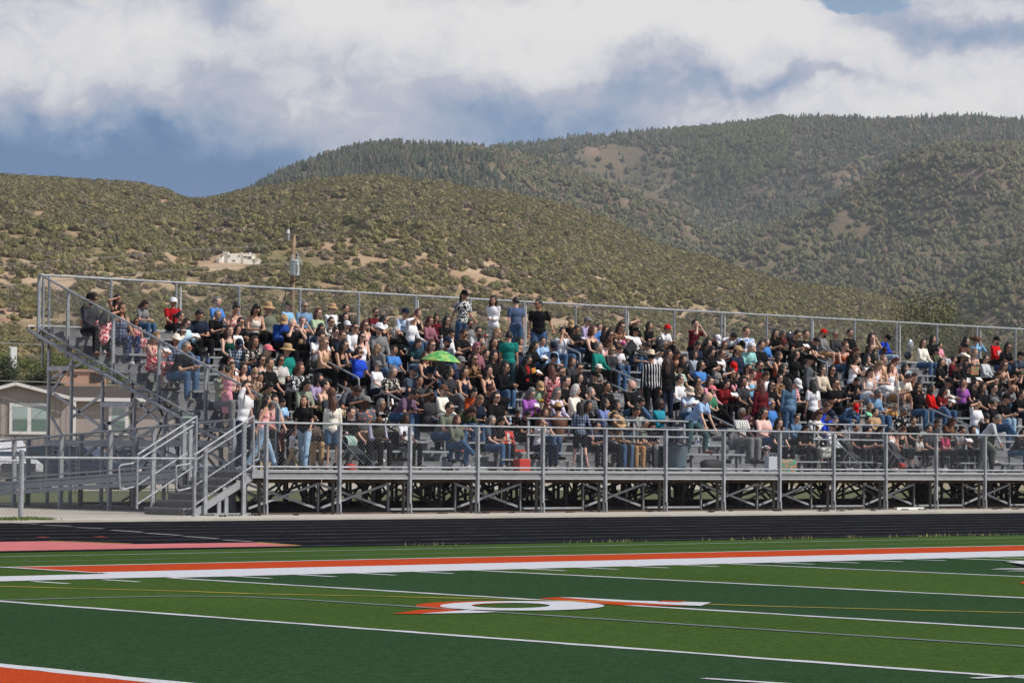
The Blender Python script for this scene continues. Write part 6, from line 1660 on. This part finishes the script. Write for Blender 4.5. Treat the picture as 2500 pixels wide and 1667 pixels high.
def sheet(w_, h_, fold=.35):
    b = MB(); b.add([(0, 0, 0), (w_/2, -.02, 0), (w_/2, -.02, h_), (0, 0, h_), (-w_/2, -.02, 0), (-w_/2, -.02, h_)], [(0, 1, 2, 3), (4, 0, 3, 5)]); n = len(b.v)
    b.add([(0, .003, 0), (w_/2, -.017, 0), (w_/2, -.017, h_), (0, .003, h_), (-w_/2, -.017, 0), (-w_/2, -.017, h_)], [(3, 2, 1, 0), (5, 3, 0, 4)]); return b
people_obs = []
for d in folk:
    p = d['pose']; j = SK[p]; stand = p in STAND; sx_ = d['s']*(1.10 if 'big' in d['fl'] else 1.0 if d['hair'][-1] in 'sf0' else .93)*prs.uniform(.97, 1.03)
    sk = 'd' if 'd' in d['fl'] else 'l' if 'l' in d['fl'] else prs.choice('mmtml')
    d['loc'] = Vector((d['X'], d['Y'], d['Z'])); who = 'child' if 'child' in d['fl'] else 'person'
    hat = next((a for a in d['acc'] if a in HATS), None); sun_ = 's' in d['acc'] or 'rs' in d['acc']
    bits = ['standing' if stand else 'seated', who, 'in', CN.get(d['c'], d['c']), DESC[d['ty']]]
    if d['c'] in ('redjersey', ): bits = ['seated', 'person', 'in', 'red', 'numbered', 'jersey']
    lab = ' '.join(bits); ex = []
    if hat: ex.append(hat.replace('_', ' '))
    if PD[p]: ex.append(PD[p])
    elif sun_ and not hat: ex.append('sunglasses')
    where = ('on the front walkway' if d['k'] < 0 else f"{rowname[d['k']]} row" if not stand else f"at {rowname[d['k']]} row")
    on = ordw(d['ord'])+(' standing' if stand and d['k'] >= 0 else '')+' from left'
    def mk_(ex_): return lab+(', '+', '.join(ex_) if ex_ else '')+', '+where+', '+on
    while len(mk_(ex).split()) > 16 and ex: ex.pop()
    if len(mk_(ex).split()) > 16: lab = lab.replace('short sleeved ', '').replace('long sleeved ', '')
    label = mk_(ex); d['label'] = label; d['short'] = lab
    root = empty('person', d['loc'], R(d['rot']), label=label, cat='person', group='spectators in the bleachers'); root.scale = (sx_, d['s'], d['s']); people_obs.append(root); d['root'] = root
    bo = part('body', GM[(p, 'body')], root); own(bo, skinm(sk))
    o = part(NM[d['ty']], GM[(p, d['ty'])], root); own(o, cloth(d['c']))
    o = part(NM[d['bk']], GM[(p, d['bk'])], root); own(o, cloth(d['bc'] if d['bc'] in CLOTH or d['bc'] in PAT else 'white' if 'white' in d['bot'] else 'jeans' if 'denim' in d['bot'] else 'black'))
    sc__ = cloth(prs.choice(['black', 'charcoal', 'white', 'brown', 'black', 'grey']))
    for q__ in 'rq': o = part('shoe', GM[(p, q__)], root); own(o, sc__)
    hq = j['Rh'].to_euler(); hl = j['head']
    if d['hair'] != '0':
        st_, col_ = (d['hair'][1:], d['hair'][0]) if d['hair'] != 'hood' else ('hood', None)
        o = part('hair' if st_ != 'hood' else 'headscarf', hm_(f'hair_{st_}_{prs.randrange(3)}', lambda: hair_mesh(st_, prs.randrange(99))), root, hl, hq); own(o, hairm(col_) if col_ else cloth('mauve'))
    else: st_ = '0'
    if hat: kd, cl = HATS[hat]; o = part('hat' if kd != 'cap' else 'cap', hm_('hat_'+kd, lambda: hat_mesh(kd)), root, hl, hq); own(o, cloth(cl) if not hat.startswith('straw') else mat('straw', (.42, .28, .14), .9, var=.2, vscale=40))
    if sun_: o = part('sunglasses', hm_('sungl', lambda: glasses_mesh(True)), root, hl, hq); own(o, REDG if 'rs' in d['acc'] else BLKG)
    elif 'e' in d['acc']: o = part('eyeglasses', hm_('eyegl', lambda: glasses_mesh(False)), root, hl, hq); own(o, BLKG)
    if 'b' in d['acc'] or 'gb' in d['acc']: o = part('beard', hm_('beard', beard_mesh), root, hl, hq); own(o, hairm('g' if 'gb' in d['acc'] else 'k'))
    Rw = Rz(d['rot']); W_ = lambda q: d['loc']+Rw @ Vector((q.x*sx_, q.y*d['s'], q.z*d['s']))
    pl = 'held by spectator in '+' '.join(bits[3:4])+' '+bits[-1].split()[-1]+', '+where+', '+on
    if p in (7, 29):
        c_ = (j['wrr']+j['wrl'])/2+Vector((0, -.07, .02)) if p == 7 else j['wrr']+Vector((0, -.06, .03)); q = W_(c_)
        o = sheet(.21 if p == 7 else .12, .15).build('paper_program', PAPER); o.location = q; o.rotation_euler = (R(-50 if p == 7 else -12), 0, R(d['rot']+prs.uniform(-15, 15)))
        tag(o, ('white paper '+pl)[:150], 'program', 'paper programs in spectators hands')
    if p == 4 or (p == 6 and prs.random() < .35):
        q = W_(j['wrr']+((Vector((-.0, .0, .06))) if p == 4 else Vector((.05, -.06, .03)))); b = MB(); b.box(-.036, .036, -.005, .005, -.07, .07); o = b.build('phone', PHONE); o.location = q; o.rotation_euler = (R(-10 if p == 4 else -60), 0, R(d['rot']+(60 if p == 4 else 0)))
        tag(o, ('black phone '+pl)[:150], 'phone', 'phones in spectators hands')
# ================================================================== THINGS AMONG THE SPECTATORS
def find(x, y): return min(folk, key=lambda d: (d['px']-x)**2+(d['py']-y)**2)
# jersey number and cap marks: flat print on the garment
def text_mesh(txt, size, m, depth=.002):
    c = bpy.data.curves.new('t', 'FONT'); c.body = txt; c.size = size; c.align_x = 'CENTER'; c.align_y = 'CENTER'; c.extrude = depth; o = bpy.data.objects.new('t', c); COL.objects.link(o)
    dg = bpy.context.evaluated_depsgraph_get(); me_ = bpy.data.meshes.new_from_object(o.evaluated_get(dg)); bpy.data.objects.remove(o); bpy.data.curves.remove(c); me_.materials.clear(); me_.materials.append(m); me_.name = 'print'; return me_
PW_ = mat('white_print', (.75, .75, .75), .8)
d = find(2431, 831); o = part('jersey_number', text_mesh('95', .20, PW_), d['root'], (0.0, -.158, .36), (R(90), 0, 0)); o.scale = (1.0, 1, 1)
for (x, y, z_, w_) in ((458, 787, .35, .05), (486, 770, .34, .09)):
    d = find(x, y)
def cap_mark(x, y, m, sh='plus'):
    d = find(x, y); j = SK[d['pose']]; b = MB()
    if sh == 'plus': b.box(-.006, .006, -.002, .002, -.024, .024); b.box(-.024, -.007, -.002, .002, -.006, .006); b.box(.007, .024, -.002, .002, -.006, .006)
    else: b.box(-.022, .022, -.002, .002, -.012, .014)
    q = j['head']+j['Rh'] @ Vector((0, -.112, .075)); o = part('cap_emblem', b.mesh('emblem', m), d['root'], q, j['Rh'].to_euler())
cap_mark(1629, 796, PW_); cap_mark(1553, 809, PW_, 'patch'); cap_mark(583, 839, PW_, 'patch'); cap_mark(1455, 914, mat('gold_print', (.4, .22, .08), .7), 'patch'); cap_mark(1350, 848, mat('red_print', (.5, .06, .05), .7)); cap_mark(2027, 1012, PW_, 'patch')
# green umbrella
UM = bpy.data.materials.new('leaf_green_umbrella_cloth'); UM.use_nodes = True; t = UM.node_tree; bs = t.nodes['Principled BSDF']; bs.inputs['Roughness'].default_value = .6
co = t.nodes.new('ShaderNodeTexCoord'); n = t.nodes.new('ShaderNodeTexNoise'); n.inputs['Scale'].default_value = 5; n.inputs['Detail'].default_value = 5; n.inputs['Distortion'].default_value = 1.5; t.links.new(co.outputs['Object'], n.inputs['Vector'])
r = t.nodes.new('ShaderNodeValToRGB'); t.links.new(n.outputs['Fac'], r.inputs[0]); e = r.color_ramp.elements; e[0].position = .36; e[0].color = (.05, .22, .09, 1); e[1].position = .66; e[1].color = (.26, .62, .10, 1); k = e.new(.5); k.color = (.10, .44, .09, 1); k = e.new(.58); k.color = (.34, .40, .12, 1)
t.links.new(r.outputs[0], bs.inputs['Base Color'])
du = find(1050, 905); hd = du['root'].location+Vector((0, 0, 0)); hand = Vector(du['loc'])+Rz(du['rot']) @ (SK[27]['wrr']*du['s'])
top = onY(1079, 856, hand.y); um = empty('umbrella', (top.x, top.y, top.z), 0, label='open bright green leaf patterned umbrella held up in the middle of the crowd', cat='umbrella')
b = MB(); NS = 10; rad = .52; o_ = 0
for k in range(6):
    t_ = k/5
    for i in range(NS*4):
        a = 2*math.pi*i/(NS*4); sc_ = 1-.05*t_*abs(math.sin(a*NS/2)); b.v.append((math.cos(a)*rad*t_*sc_, math.sin(a)*rad*t_*sc_, -.27*t_**1.9))
for k in range(5):
    for i in range(NS*4): i2 = (i+1) % (NS*4); b.f.append((k*NS*4+i, (k+1)*NS*4+i, (k+1)*NS*4+i2, k*NS*4+i2)); b.m.append(0)
o = b.build('canopy', UM, um); sm_ = o.modifiers.new('thickness', 'SOLIDIFY'); sm_.thickness = .003
for i in range(NS): a = 2*math.pi*i/NS; b = MB(); b.tube([(math.cos(a)*rad*t_*.97, math.sin(a)*rad*t_*.97, -.27*t_**1.9-.008) for t_ in (0, .33, .66, 1)], .003, 4); b.build('rib', CHR, um)
b = MB(); hv = hand-Vector((top.x, top.y, top.z)); b.tube([(0, 0, .04), tuple(hv*.9), tuple(hv+Vector((0, 0, -.08)))], .007, 6); b.build('shaft', CHR, um)
b = MB(); e_ = hv+Vector((0, 0, -.08)); b.tube([e_, e_+Vector((0, 0, -.06)), e_+Vector((.02, 0, -.09)), e_+Vector((.05, 0, -.08)), e_+Vector((.06, 0, -.05))], .011, 6); b.build('handle', mat('tan_handle', (.4, .24, .12), .5), um)
um.rotation_euler = (R(4), R(3), 0)
# trash can
tcn = empty('trash_can', (18.0, 1.05, DECK), label='large round grey plastic trash can with dark bag standing on the front walkway', cat='trash can')
GP = mat('grey_blue_plastic', (.095, .135, .165), .6, var=.1, vscale=3)
b = MB(); b.tube([(0, 0, .0), (0, 0, .03), (0, 0, .66), (0, 0, .72), (0, 0, .725), (0, 0, .755), (0, 0, .76)], [.235, .24, .29, .295, .315, .318, .30], 28); b.build('bin', GP, tcn, smooth=False)
b = MB(); b.tube([(0, 0, .755), (0, 0, .79), (0, 0, .74)], [.322, .31, .29], 24); b.tube([(.323*math.cos(a), .323*math.sin(a), .735+.025*math.sin(a*7)) for a in [6.2832*i/40 for i in range(41)]], .020, 5); b.build('bin_bag', mat('black_bag', (.012, .012, .013), .4), tcn)
for s in (-1, 1): b = MB(); b.box(s*.30-.035, s*.30+.035, -.06, .06, .60, .66); b.build('handle', GP, tcn)
o = part('lettering', text_mesh('BRUTE', .085, mat('dark_print', (.02, .025, .03), .7)), tcn, (-.195, -.222, .585), (R(90), 0, R(-41)))
ang = YAW-math.pi/2
for ch in list(tcn.children):
    if ch.name.startswith('lettering'): nn = Vector((-math.cos(YAW), -math.sin(YAW), 0)); ch.location = nn*.292+Vector((0, 0, .585)); ch.rotation_euler = (R(90), 0, YAW-math.pi/2)
# benches free standing on the walkway, in front of the first row
def bench(x0, x1, y, label, z=1.31):
    r_ = empty('bench', (x0, y, DECK), label=label, cat='bench'); b = MB(); b.box(0, x1-x0, -.125, .125, z-DECK-.04, z-DECK); b.build('seat', ALU, r_); k = .3
    while k < x1-x0: b = MB(); b.box(k-.05, k+.05, -.06, .06, 0, z-DECK-.042); b.build('leg', ALUD, r_); k += 1.8
bench(11.9+.3, 13.1, 1.55, 'short aluminium bench under the older seated person at the aisle foot')
bench(22.9, 26.2, 1.45, 'long low aluminium bench in front of the shopping bag and blanket')
bench(29.9, 33.5, 1.45, 'low aluminium bench at the right edge of the front walkway')
# red stadium seat
RF = mat('red_nylon', (.50, .030, .020), .7, var=.12, vscale=6, bump=.5, bscale=10)
q = onY(1240, 1115, 1.9); rs_ = empty('stadium_seat', (q.x+.15, 1.95, DECK+SEATH+.003), R(5), label='bright red folding stadium seat with a pale stripe beside the older seated person', cat='folding seat')
b = MB(); b.bar((0, .05, .02), (0, .16, .50), .42, .05, up=(0, 1, 0)); b.build('backrest', RF, rs_); b = MB(); b.bar((0, .018, .06), (0, .125, .46), .10, .03, up=(0, 1, 0)); b.build('stripe', mat('pale_mesh', (.5, .45, .42), .8), rs_)
b = MB(); b.box(-.21, .21, -.30, .02, 0, .045); b.build('cushion', RF, rs_); b = MB(); b.tube([(-.23, .03, .02), (-.235, .17, .52), (.235, .17, .52), (.23, .03, .02)], .010, 6); b.build('frame', CHR, rs_)
q = onY(1274, 1120, 1.25); b = MB(); b.box(-.19, .19, -.13, .13, 0, .32); o = b.build('red_cooler_bag', RF); o.location = (q.x, 1.25, DECK); bev = o.modifiers.new('bevel', 'BEVEL'); bev.width = .03; bev.segments = 3; tag(o, 'bright red square cooler bag on the walkway beside the red stadium seat', 'bag')
# water bottles
PET = mat('clear_plastic', (.62, .68, .72), .12, spec=.7); LBL = mat('blue_label', (.10, .16, .40), .5); CAPW = mat('white_cap_plastic', (.7, .7, .72), .5)
def bottle(x, y, k, label, m=None, s=1.0, Yo=0):
    Yb_ = Y0+RY*k+Yo; q = onY(x, y, Yb_); r_ = empty('water_bottle', (q.x, Yb_, DECK+SEATH+.001+RZ*k if not Yo else DECK+RZ*k), label=label, cat='bottle', group='bottles on the benches'); r_.scale = (s, s, s)
    b = MB(); b.tube([(0, 0, 0), (0, 0, .13), (0, 0, .17), (0, 0, .19)], [.034, .034, .014, .013], 9); b.build('bottle', m or PET, r_); b = MB(); b.tube([(0, 0, .05), (0, 0, .11)], .0352, 9); b.build('label', LBL, r_); b = MB(); b.tube([(0, 0, .19), (0, 0, .21)], .015, 8); b.build('cap', CAPW, r_)
bottle(1246, 975, 3, 'clear water bottle on the empty bench left of the person in the purple jacket'); bottle(1705, 1020, 1, 'clear water bottle on a bench behind the bald climbing person, left one'); bottle(1730, 1025, 1, 'clear water bottle on a bench behind the bald climbing person, right one')
bottle(1041, 1031, 2, 'small bottle beside the bent jeans wearer in purple checked shirt'); bottle(1029, 1098, 0, 'clear bottle on the bare step right of the person with black curly hair')
bottle(509, 850, 9, 'dark grey printed drink flask beside the navy shirted person at upper left', mat('flask_grey', (.06, .065, .07), .4), 1.35)
# balloons
def balloon(x, y, Yb_, r_, m, label, string=.5, sp=(1, 1, 1.15)):
    q = onY(x, y, Yb_); o_ = empty('balloon', q, label=label, cat='balloon'); b = MB(); b.ell((0, 0, 0), (r_*sp[0], r_*sp[1], r_*sp[2]), 18, 12); b.build('balloon_skin', m, o_, smooth=True); b = MB(); b.tube([(0, 0, -r_*sp[2]), (.01, 0, -r_*sp[2]-string*.5), (0, .02, -r_*sp[2]-string)], .0025, 4); b.build('string', CAPW, o_)
BB = mat('black_foil_print', (.012, .010, .016), .12, col2=(.35, .33, .36), vscale=34, spec=.8); MATS['black_foil_print'].node_tree.nodes['Color Ramp'].color_ramp.elements[0].position = .36; MATS['black_foil_print'].node_tree.nodes['Color Ramp'].color_ramp.elements[0].color = (.4, .38, .4, 1); MATS['black_foil_print'].node_tree.nodes['Color Ramp'].color_ramp.elements[1].color = (.012, .01, .016, 1); MATS['black_foil_print'].node_tree.nodes['Color Ramp'].color_ramp.elements[1].position = .40
balloon(1929, 822, 11.2, .20, BB, 'shiny black foil balloon with silver print in the top rows right of centre', .3, (1, .55, 1)); balloon(1522, 837, 9.6, .07, mat('hot_pink', (.75, .12, .28), .3), 'small hot pink balloon beside the white shirted person in black cap', .1); balloon(1515, 835, 9.8, .06, mat('pale_pink', (.75, .5, .5), .3), 'small pale pink balloon behind the hot pink one', .1)
balloon(2223, 843, 11.0, .17, mat('silver_foil', (.42, .44, .46), .2, .6, var=.3, vscale=12), 'crinkled silver foil balloon left of the auburn spectator in cream top', .15, (.8, .5, 1.2)); balloon(2216, 867, 10.8, .13, BB, 'black balloon below the crinkled silver foil balloon', .1)
balloon(1610, 833, 10.6, .15, BB, 'black foil balloon beside the young spectator in red cap', .2, (1, .6, 1))
# black sequinned cushion-like bag
q = onY(1541, 850, 9.4); b = MB(); b.bar((-.14, 0, -.15), (.14, 0, .13), .10, .34); o = b.build('gift_bag', mat('star_print', (.008, .012, .016), .6, col2=(.3, .32, .33), vscale=50)); o.location = q; tag(o, 'black star printed gift bag in front of the white shirted person in black cap', 'gift bag'); mr_ = MATS['star_print'].node_tree.nodes['Color Ramp'].color_ramp.elements; mr_[0].position = .34; mr_[1].position = .38
# flowers
def bouquet(x, y, Yb_, r_, cols, label):
    q = onY(x, y, Yb_); o_ = empty('bouquet', q, label=label, cat='bouquet'); b = MB(); b.tube([(0, 0, -.22), (0, 0, -.02)], [.02, .07], 9); b.build('wrapping', mat('kraft_wrap', (.42, .31, .24), .8), o_); rs = random.Random(int(x))
    for i in range(22):
        th = rs.uniform(0, 1.3); a = rs.uniform(0, 6.28); c_ = Vector((math.sin(th)*math.cos(a), math.sin(th)*math.sin(a), math.cos(th)*.8))*r_; b = MB()
        def fn(p): return p*(1+rs.uniform(-.25, .2))
        b.ell(c_, (r_*.27, r_*.27, r_*.22), 8, 6, fn=fn); b.build('flower', cols[i % len(cols)], o_)
    for i in range(8): a = i*.785; b = MB(); b.add([(0, 0, 0), (math.cos(a)*r_*1.2+.02, math.sin(a)*r_*1.2, .01), (math.cos(a)*r_*1.35, math.sin(a)*r_*1.35, .05), (math.cos(a)*r_*1.1, math.sin(a)*r_*1.1+.03, .02)], [(0, 1, 2, 3)]); b.build('leaf', mat('stem_green', (.05, .11, .03), .8), o_)
FP = mat('cream_petals', (.72, .60, .52), .8); FB = mat('blush_petals', (.70, .42, .40), .8); FW = mat('white_petals', (.74, .72, .72), .8); FO = mat('orange_petals', (.75, .28, .04), .8); FY = mat('yellow_petals', (.75, .52, .06), .8); FR = mat('red_petals', (.45, .02, .03), .8); FU = mat('mauve_petals', (.30, .12, .22), .8)
bouquet(2318, 975, 4.6, .155, [FP, FB, FW], 'large cream and blush bouquet held beside the bright red jumper'); bouquet(1322, 981, 3.0, .07, [FO, FY], 'small orange and yellow bouquet between two grey haired spectators'); bouquet(1186, 824, 9.6, .09, [FR, FW], 'red and white bouquet high in the crowd near the middle')
bouquet(1870, 1098, 1.75, .12, [FU, FW, FB], 'mauve and white flowers lying above the white shopping bag'); bouquet(1935, 847, 10.2, .09, [FR, FW], 'red and white flower bunch below the black foil balloon'); bouquet(2386, 894, 7.6, .08, [FW, mat('leafy', (.10, .14, .08), .9)], 'white flower bunch in the rows below the red numbered jersey')
# shopping bag, blanket, black bags
WB = mat('white_bag_paper', (.52, .53, .60), .7, var=.05, vscale=3)
q = onY(1886, 1140, .95); r_ = empty('shopping_bag', (q.x, .95, DECK), R(-8), label='tall white paper shopping bag on the walkway by the front fence', cat='shopping bag'); b = MB(); b.box(-.20, .20, -.09, .09, 0, .44); b.build('bag', WB, r_)
for s in (-1, 1): b = MB(); b.tube([(-.07, s*.08, .44), (-.06, s*.08, .52), (.06, s*.08, .52), (.07, s*.08, .44)], .005, 5); b.build('handle', CAPW, r_)
BLK_ = mat('woven_blanket', (.05, .26, .17), .95, col2=(.42, .34, .22), vscale=14); MATS['woven_blanket'].node_tree.nodes['Color Ramp'].color_ramp.elements.new(.46).color = (.42, .12, .06, 1); MATS['woven_blanket'].node_tree.nodes['Color Ramp'].color_ramp.elements.new(.52).color = (.05, .24, .16, 1)
q = onY(1918, 1120, 1.28); b = MB(); P0 = []
for i in range(13):
    for k in range(9):
        x = -.42+.84*i/12; t_ = k/8; y = -.10-.03*math.sin(i*1.9)*t_ if t_ > .3 else .12-.7*t_; z = .0 if t_ <= .3 else -.02-(t_-.3)*.52; P0.append((x, y, z+.012*math.sin(i*1.3+k)))
b.add(P0, [(i*9+k, (i+1)*9+k, (i+1)*9+k+1, i*9+k+1) for i in range(12) for k in range(8)]); o = b.build('blanket', BLK_, smooth=True); o.location = (q.x, 1.36, 1.345); so = o.modifiers.new('thickness', 'SOLIDIFY'); so.thickness = .012; tag(o, 'green and orange patterned woven blanket draped over the low front bench', 'blanket')
def softbag(x, y, Yb_, z, dims, m, name, label, cat='bag'):
    q = onY(x, y, Yb_); b = MB(); rs = random.Random(int(x)); 
    def fn(p): f = (abs(p.x/dims[0])**4+abs(p.y/dims[1])**4+abs(p.z/dims[2])**4)**.25; return p/max(f, .5)*1.0*(1+rs.uniform(-.05, .05))
    b.ell((0, 0, dims[2]), dims, 14, 9, fn=fn); o = b.build(name, m, smooth=True); o.location = (q.x, Yb_, z); tag(o, label, cat); return o
BN = mat('black_nylon', (.012, .012, .014), .7, var=.3, vscale=8, bump=.5, bscale=10)
softbag(1737, 1128, 1.15, DECK, (.36, .17, .17), BN, 'duffel_bag', 'black duffel bag lying on the walkway below the bald climbing person')
softbag(487, 842, 9.6, 3.9, (.17, .12, .14), BN, 'handbag', 'black handbag among the seats beside the navy shirted spectator'); softbag(2360, 940, 5.9, 2.6, (.16, .12, .16), BN, 'handbag', 'black handbag beside the purple top wearer', 'bag')
softbag(2212, 873, 9.9, 4.1, (.22, .12, .09), mat('striped_blue_bag', (.10, .16, .2), .7, col2=(.4, .5, .56), vscale=8), 'tote_bag', 'pale blue and black tote bag lying on a bench right of the royal blue shirt', 'bag')
# folding stroller with white and green cover near the left gate
def stroller(x, y, Yb_, label, cv, seat_m):
    q = onY(x, y, Yb_); r_ = empty('stroller', (q.x, Yb_, DECK), R(20), label=label, cat='stroller')
    for s in (-1, 1):
        b = MB(); b.tube([(s*.22, .45, .95), (s*.22, .10, .55), (s*.22, -.40, .12)], .012, 6); b.build('frame_tube', CHR, r_)
        b = MB(); b.tube([(s*.22, .10, .55), (s*.22, .38, .12)], .012, 6); b.build('frame_tube', CHR, r_)
        for yy in (-.42, .40): b = MB(); b.tube([(s*.25-.012, yy, .10), (s*.25+.012, yy, .10)], .10, 12); b.build('wheel', TY, r_)
    b = MB(); b.tube([(-.22, .45, .95), (.22, .45, .95)], .014, 6); b.build('handlebar', BLKP, r_)
    b = MB(); b.add([(-.2, .30, .86), (.2, .30, .86), (.2, .02, .40), (-.2, .02, .40), (.2, -.26, .36), (-.2, -.26, .36)], [(0, 1, 2, 3), (3, 2, 4, 5)]); o = b.build('seat', seat_m, r_); so = o.modifiers.new('t', 'SOLIDIFY'); so.thickness = .03
    b = MB(); n = 8
    for i in range(n+1): a = R(10+110*i/n); b.v += [(-.21, .26-math.sin(a)*.15, .66+math.cos(a)*.17), (.21, .26-math.sin(a)*.15, .66+math.cos(a)*.17)]
    b.f = [(2*i, 2*i+1, 2*i+3, 2*i+2) for i in range(n)]; b.m = [0]*n; o = b.build('hood', cv, r_); so = o.modifiers.new('t', 'SOLIDIFY'); so.thickness = .01
stroller(870, 1130, .75, 'baby stroller with white and green cover on the walkway near the left gate', mat('white_green_cover', (.55, .56, .55), .8, col2=(.02, .18, .12), vscale=3), BN)
stroller(2085, 1130, .8, 'black baby stroller with chrome frame beside the person in cream cowboy hat', BN, BN); stroller(2195, 1135, .8, 'dark baby stroller with folded hood left of the small red bag', mat('charcoal_fabric', (.03, .03, .035), .8), BN)
softbag(856, 1130, .5, DECK, (.12, .10, .09), RF, 'red_bag', 'small bright red bag under the white and green stroller'); softbag(2202, 1118, .95, DECK+.15, (.10, .08, .07), RF, 'red_bag', 'small bright red bag hung low beside the dark stroller')
# snack packet, poster, seat cushion, folded cloth
q = onY(1303, 908, SK and find(1288, 879)['Y']-.40); b = MB(); b.box(-.07, .07, -.02, .02, -.11, .11); o = b.build('snack_packet', mat('yellow_packet', (.7, .45, .05), .4, col2=(.6, .10, .03), vscale=12)); o.location = q; o.rotation_euler = (0, R(-15), 0); tag(o, 'yellow and red snack packet in front of the person in black jacket and red top', 'packet')
q = onY(2381, 915, 6.9); b = MB(); b.add([(-.20, 0, 0), (0, .03, 0), (0, .03, .27), (-.20, 0, .27), (.18, 0, 0), (.18, 0, .27)], [(0, 1, 2, 3), (1, 4, 5, 2)]); o = b.build('painted_card', mat('bright_card', (.03, .30, .16), .5, col2=(.45, .05, .03), vscale=6)); so = o.modifiers.new('t', 'SOLIDIFY'); so.thickness = .006; o.location = q; tag(o, 'brightly coloured red and green card held open in the right hand crowd', 'card')
q = onY(1130, 1090, 1.9); b = MB(); b.box(-.17, .17, -.13, .12, 0, .045); o = b.build('seat_cushion', mat('orange_cushion', (.55, .13, .05), .8)); o.location = (q.x+.1, Y0, DECK+SEATH+.001); tag(o, 'orange seat cushion on the end of the front bench by the aisle', 'cushion')
for x, y, k, c, lb in ((860, 1215, 0, (.6, .6, .6), None),): pass
b = MB(); q = onZ(2165, 1243, 0); b.box(0, 1.15, 0, .12, 0, .06); o = b.build('white_board', TRIM); o.location = (q.x, -.02, .001); tag(o, 'short white board lying at the foot of the front bleacher post at right', 'board')
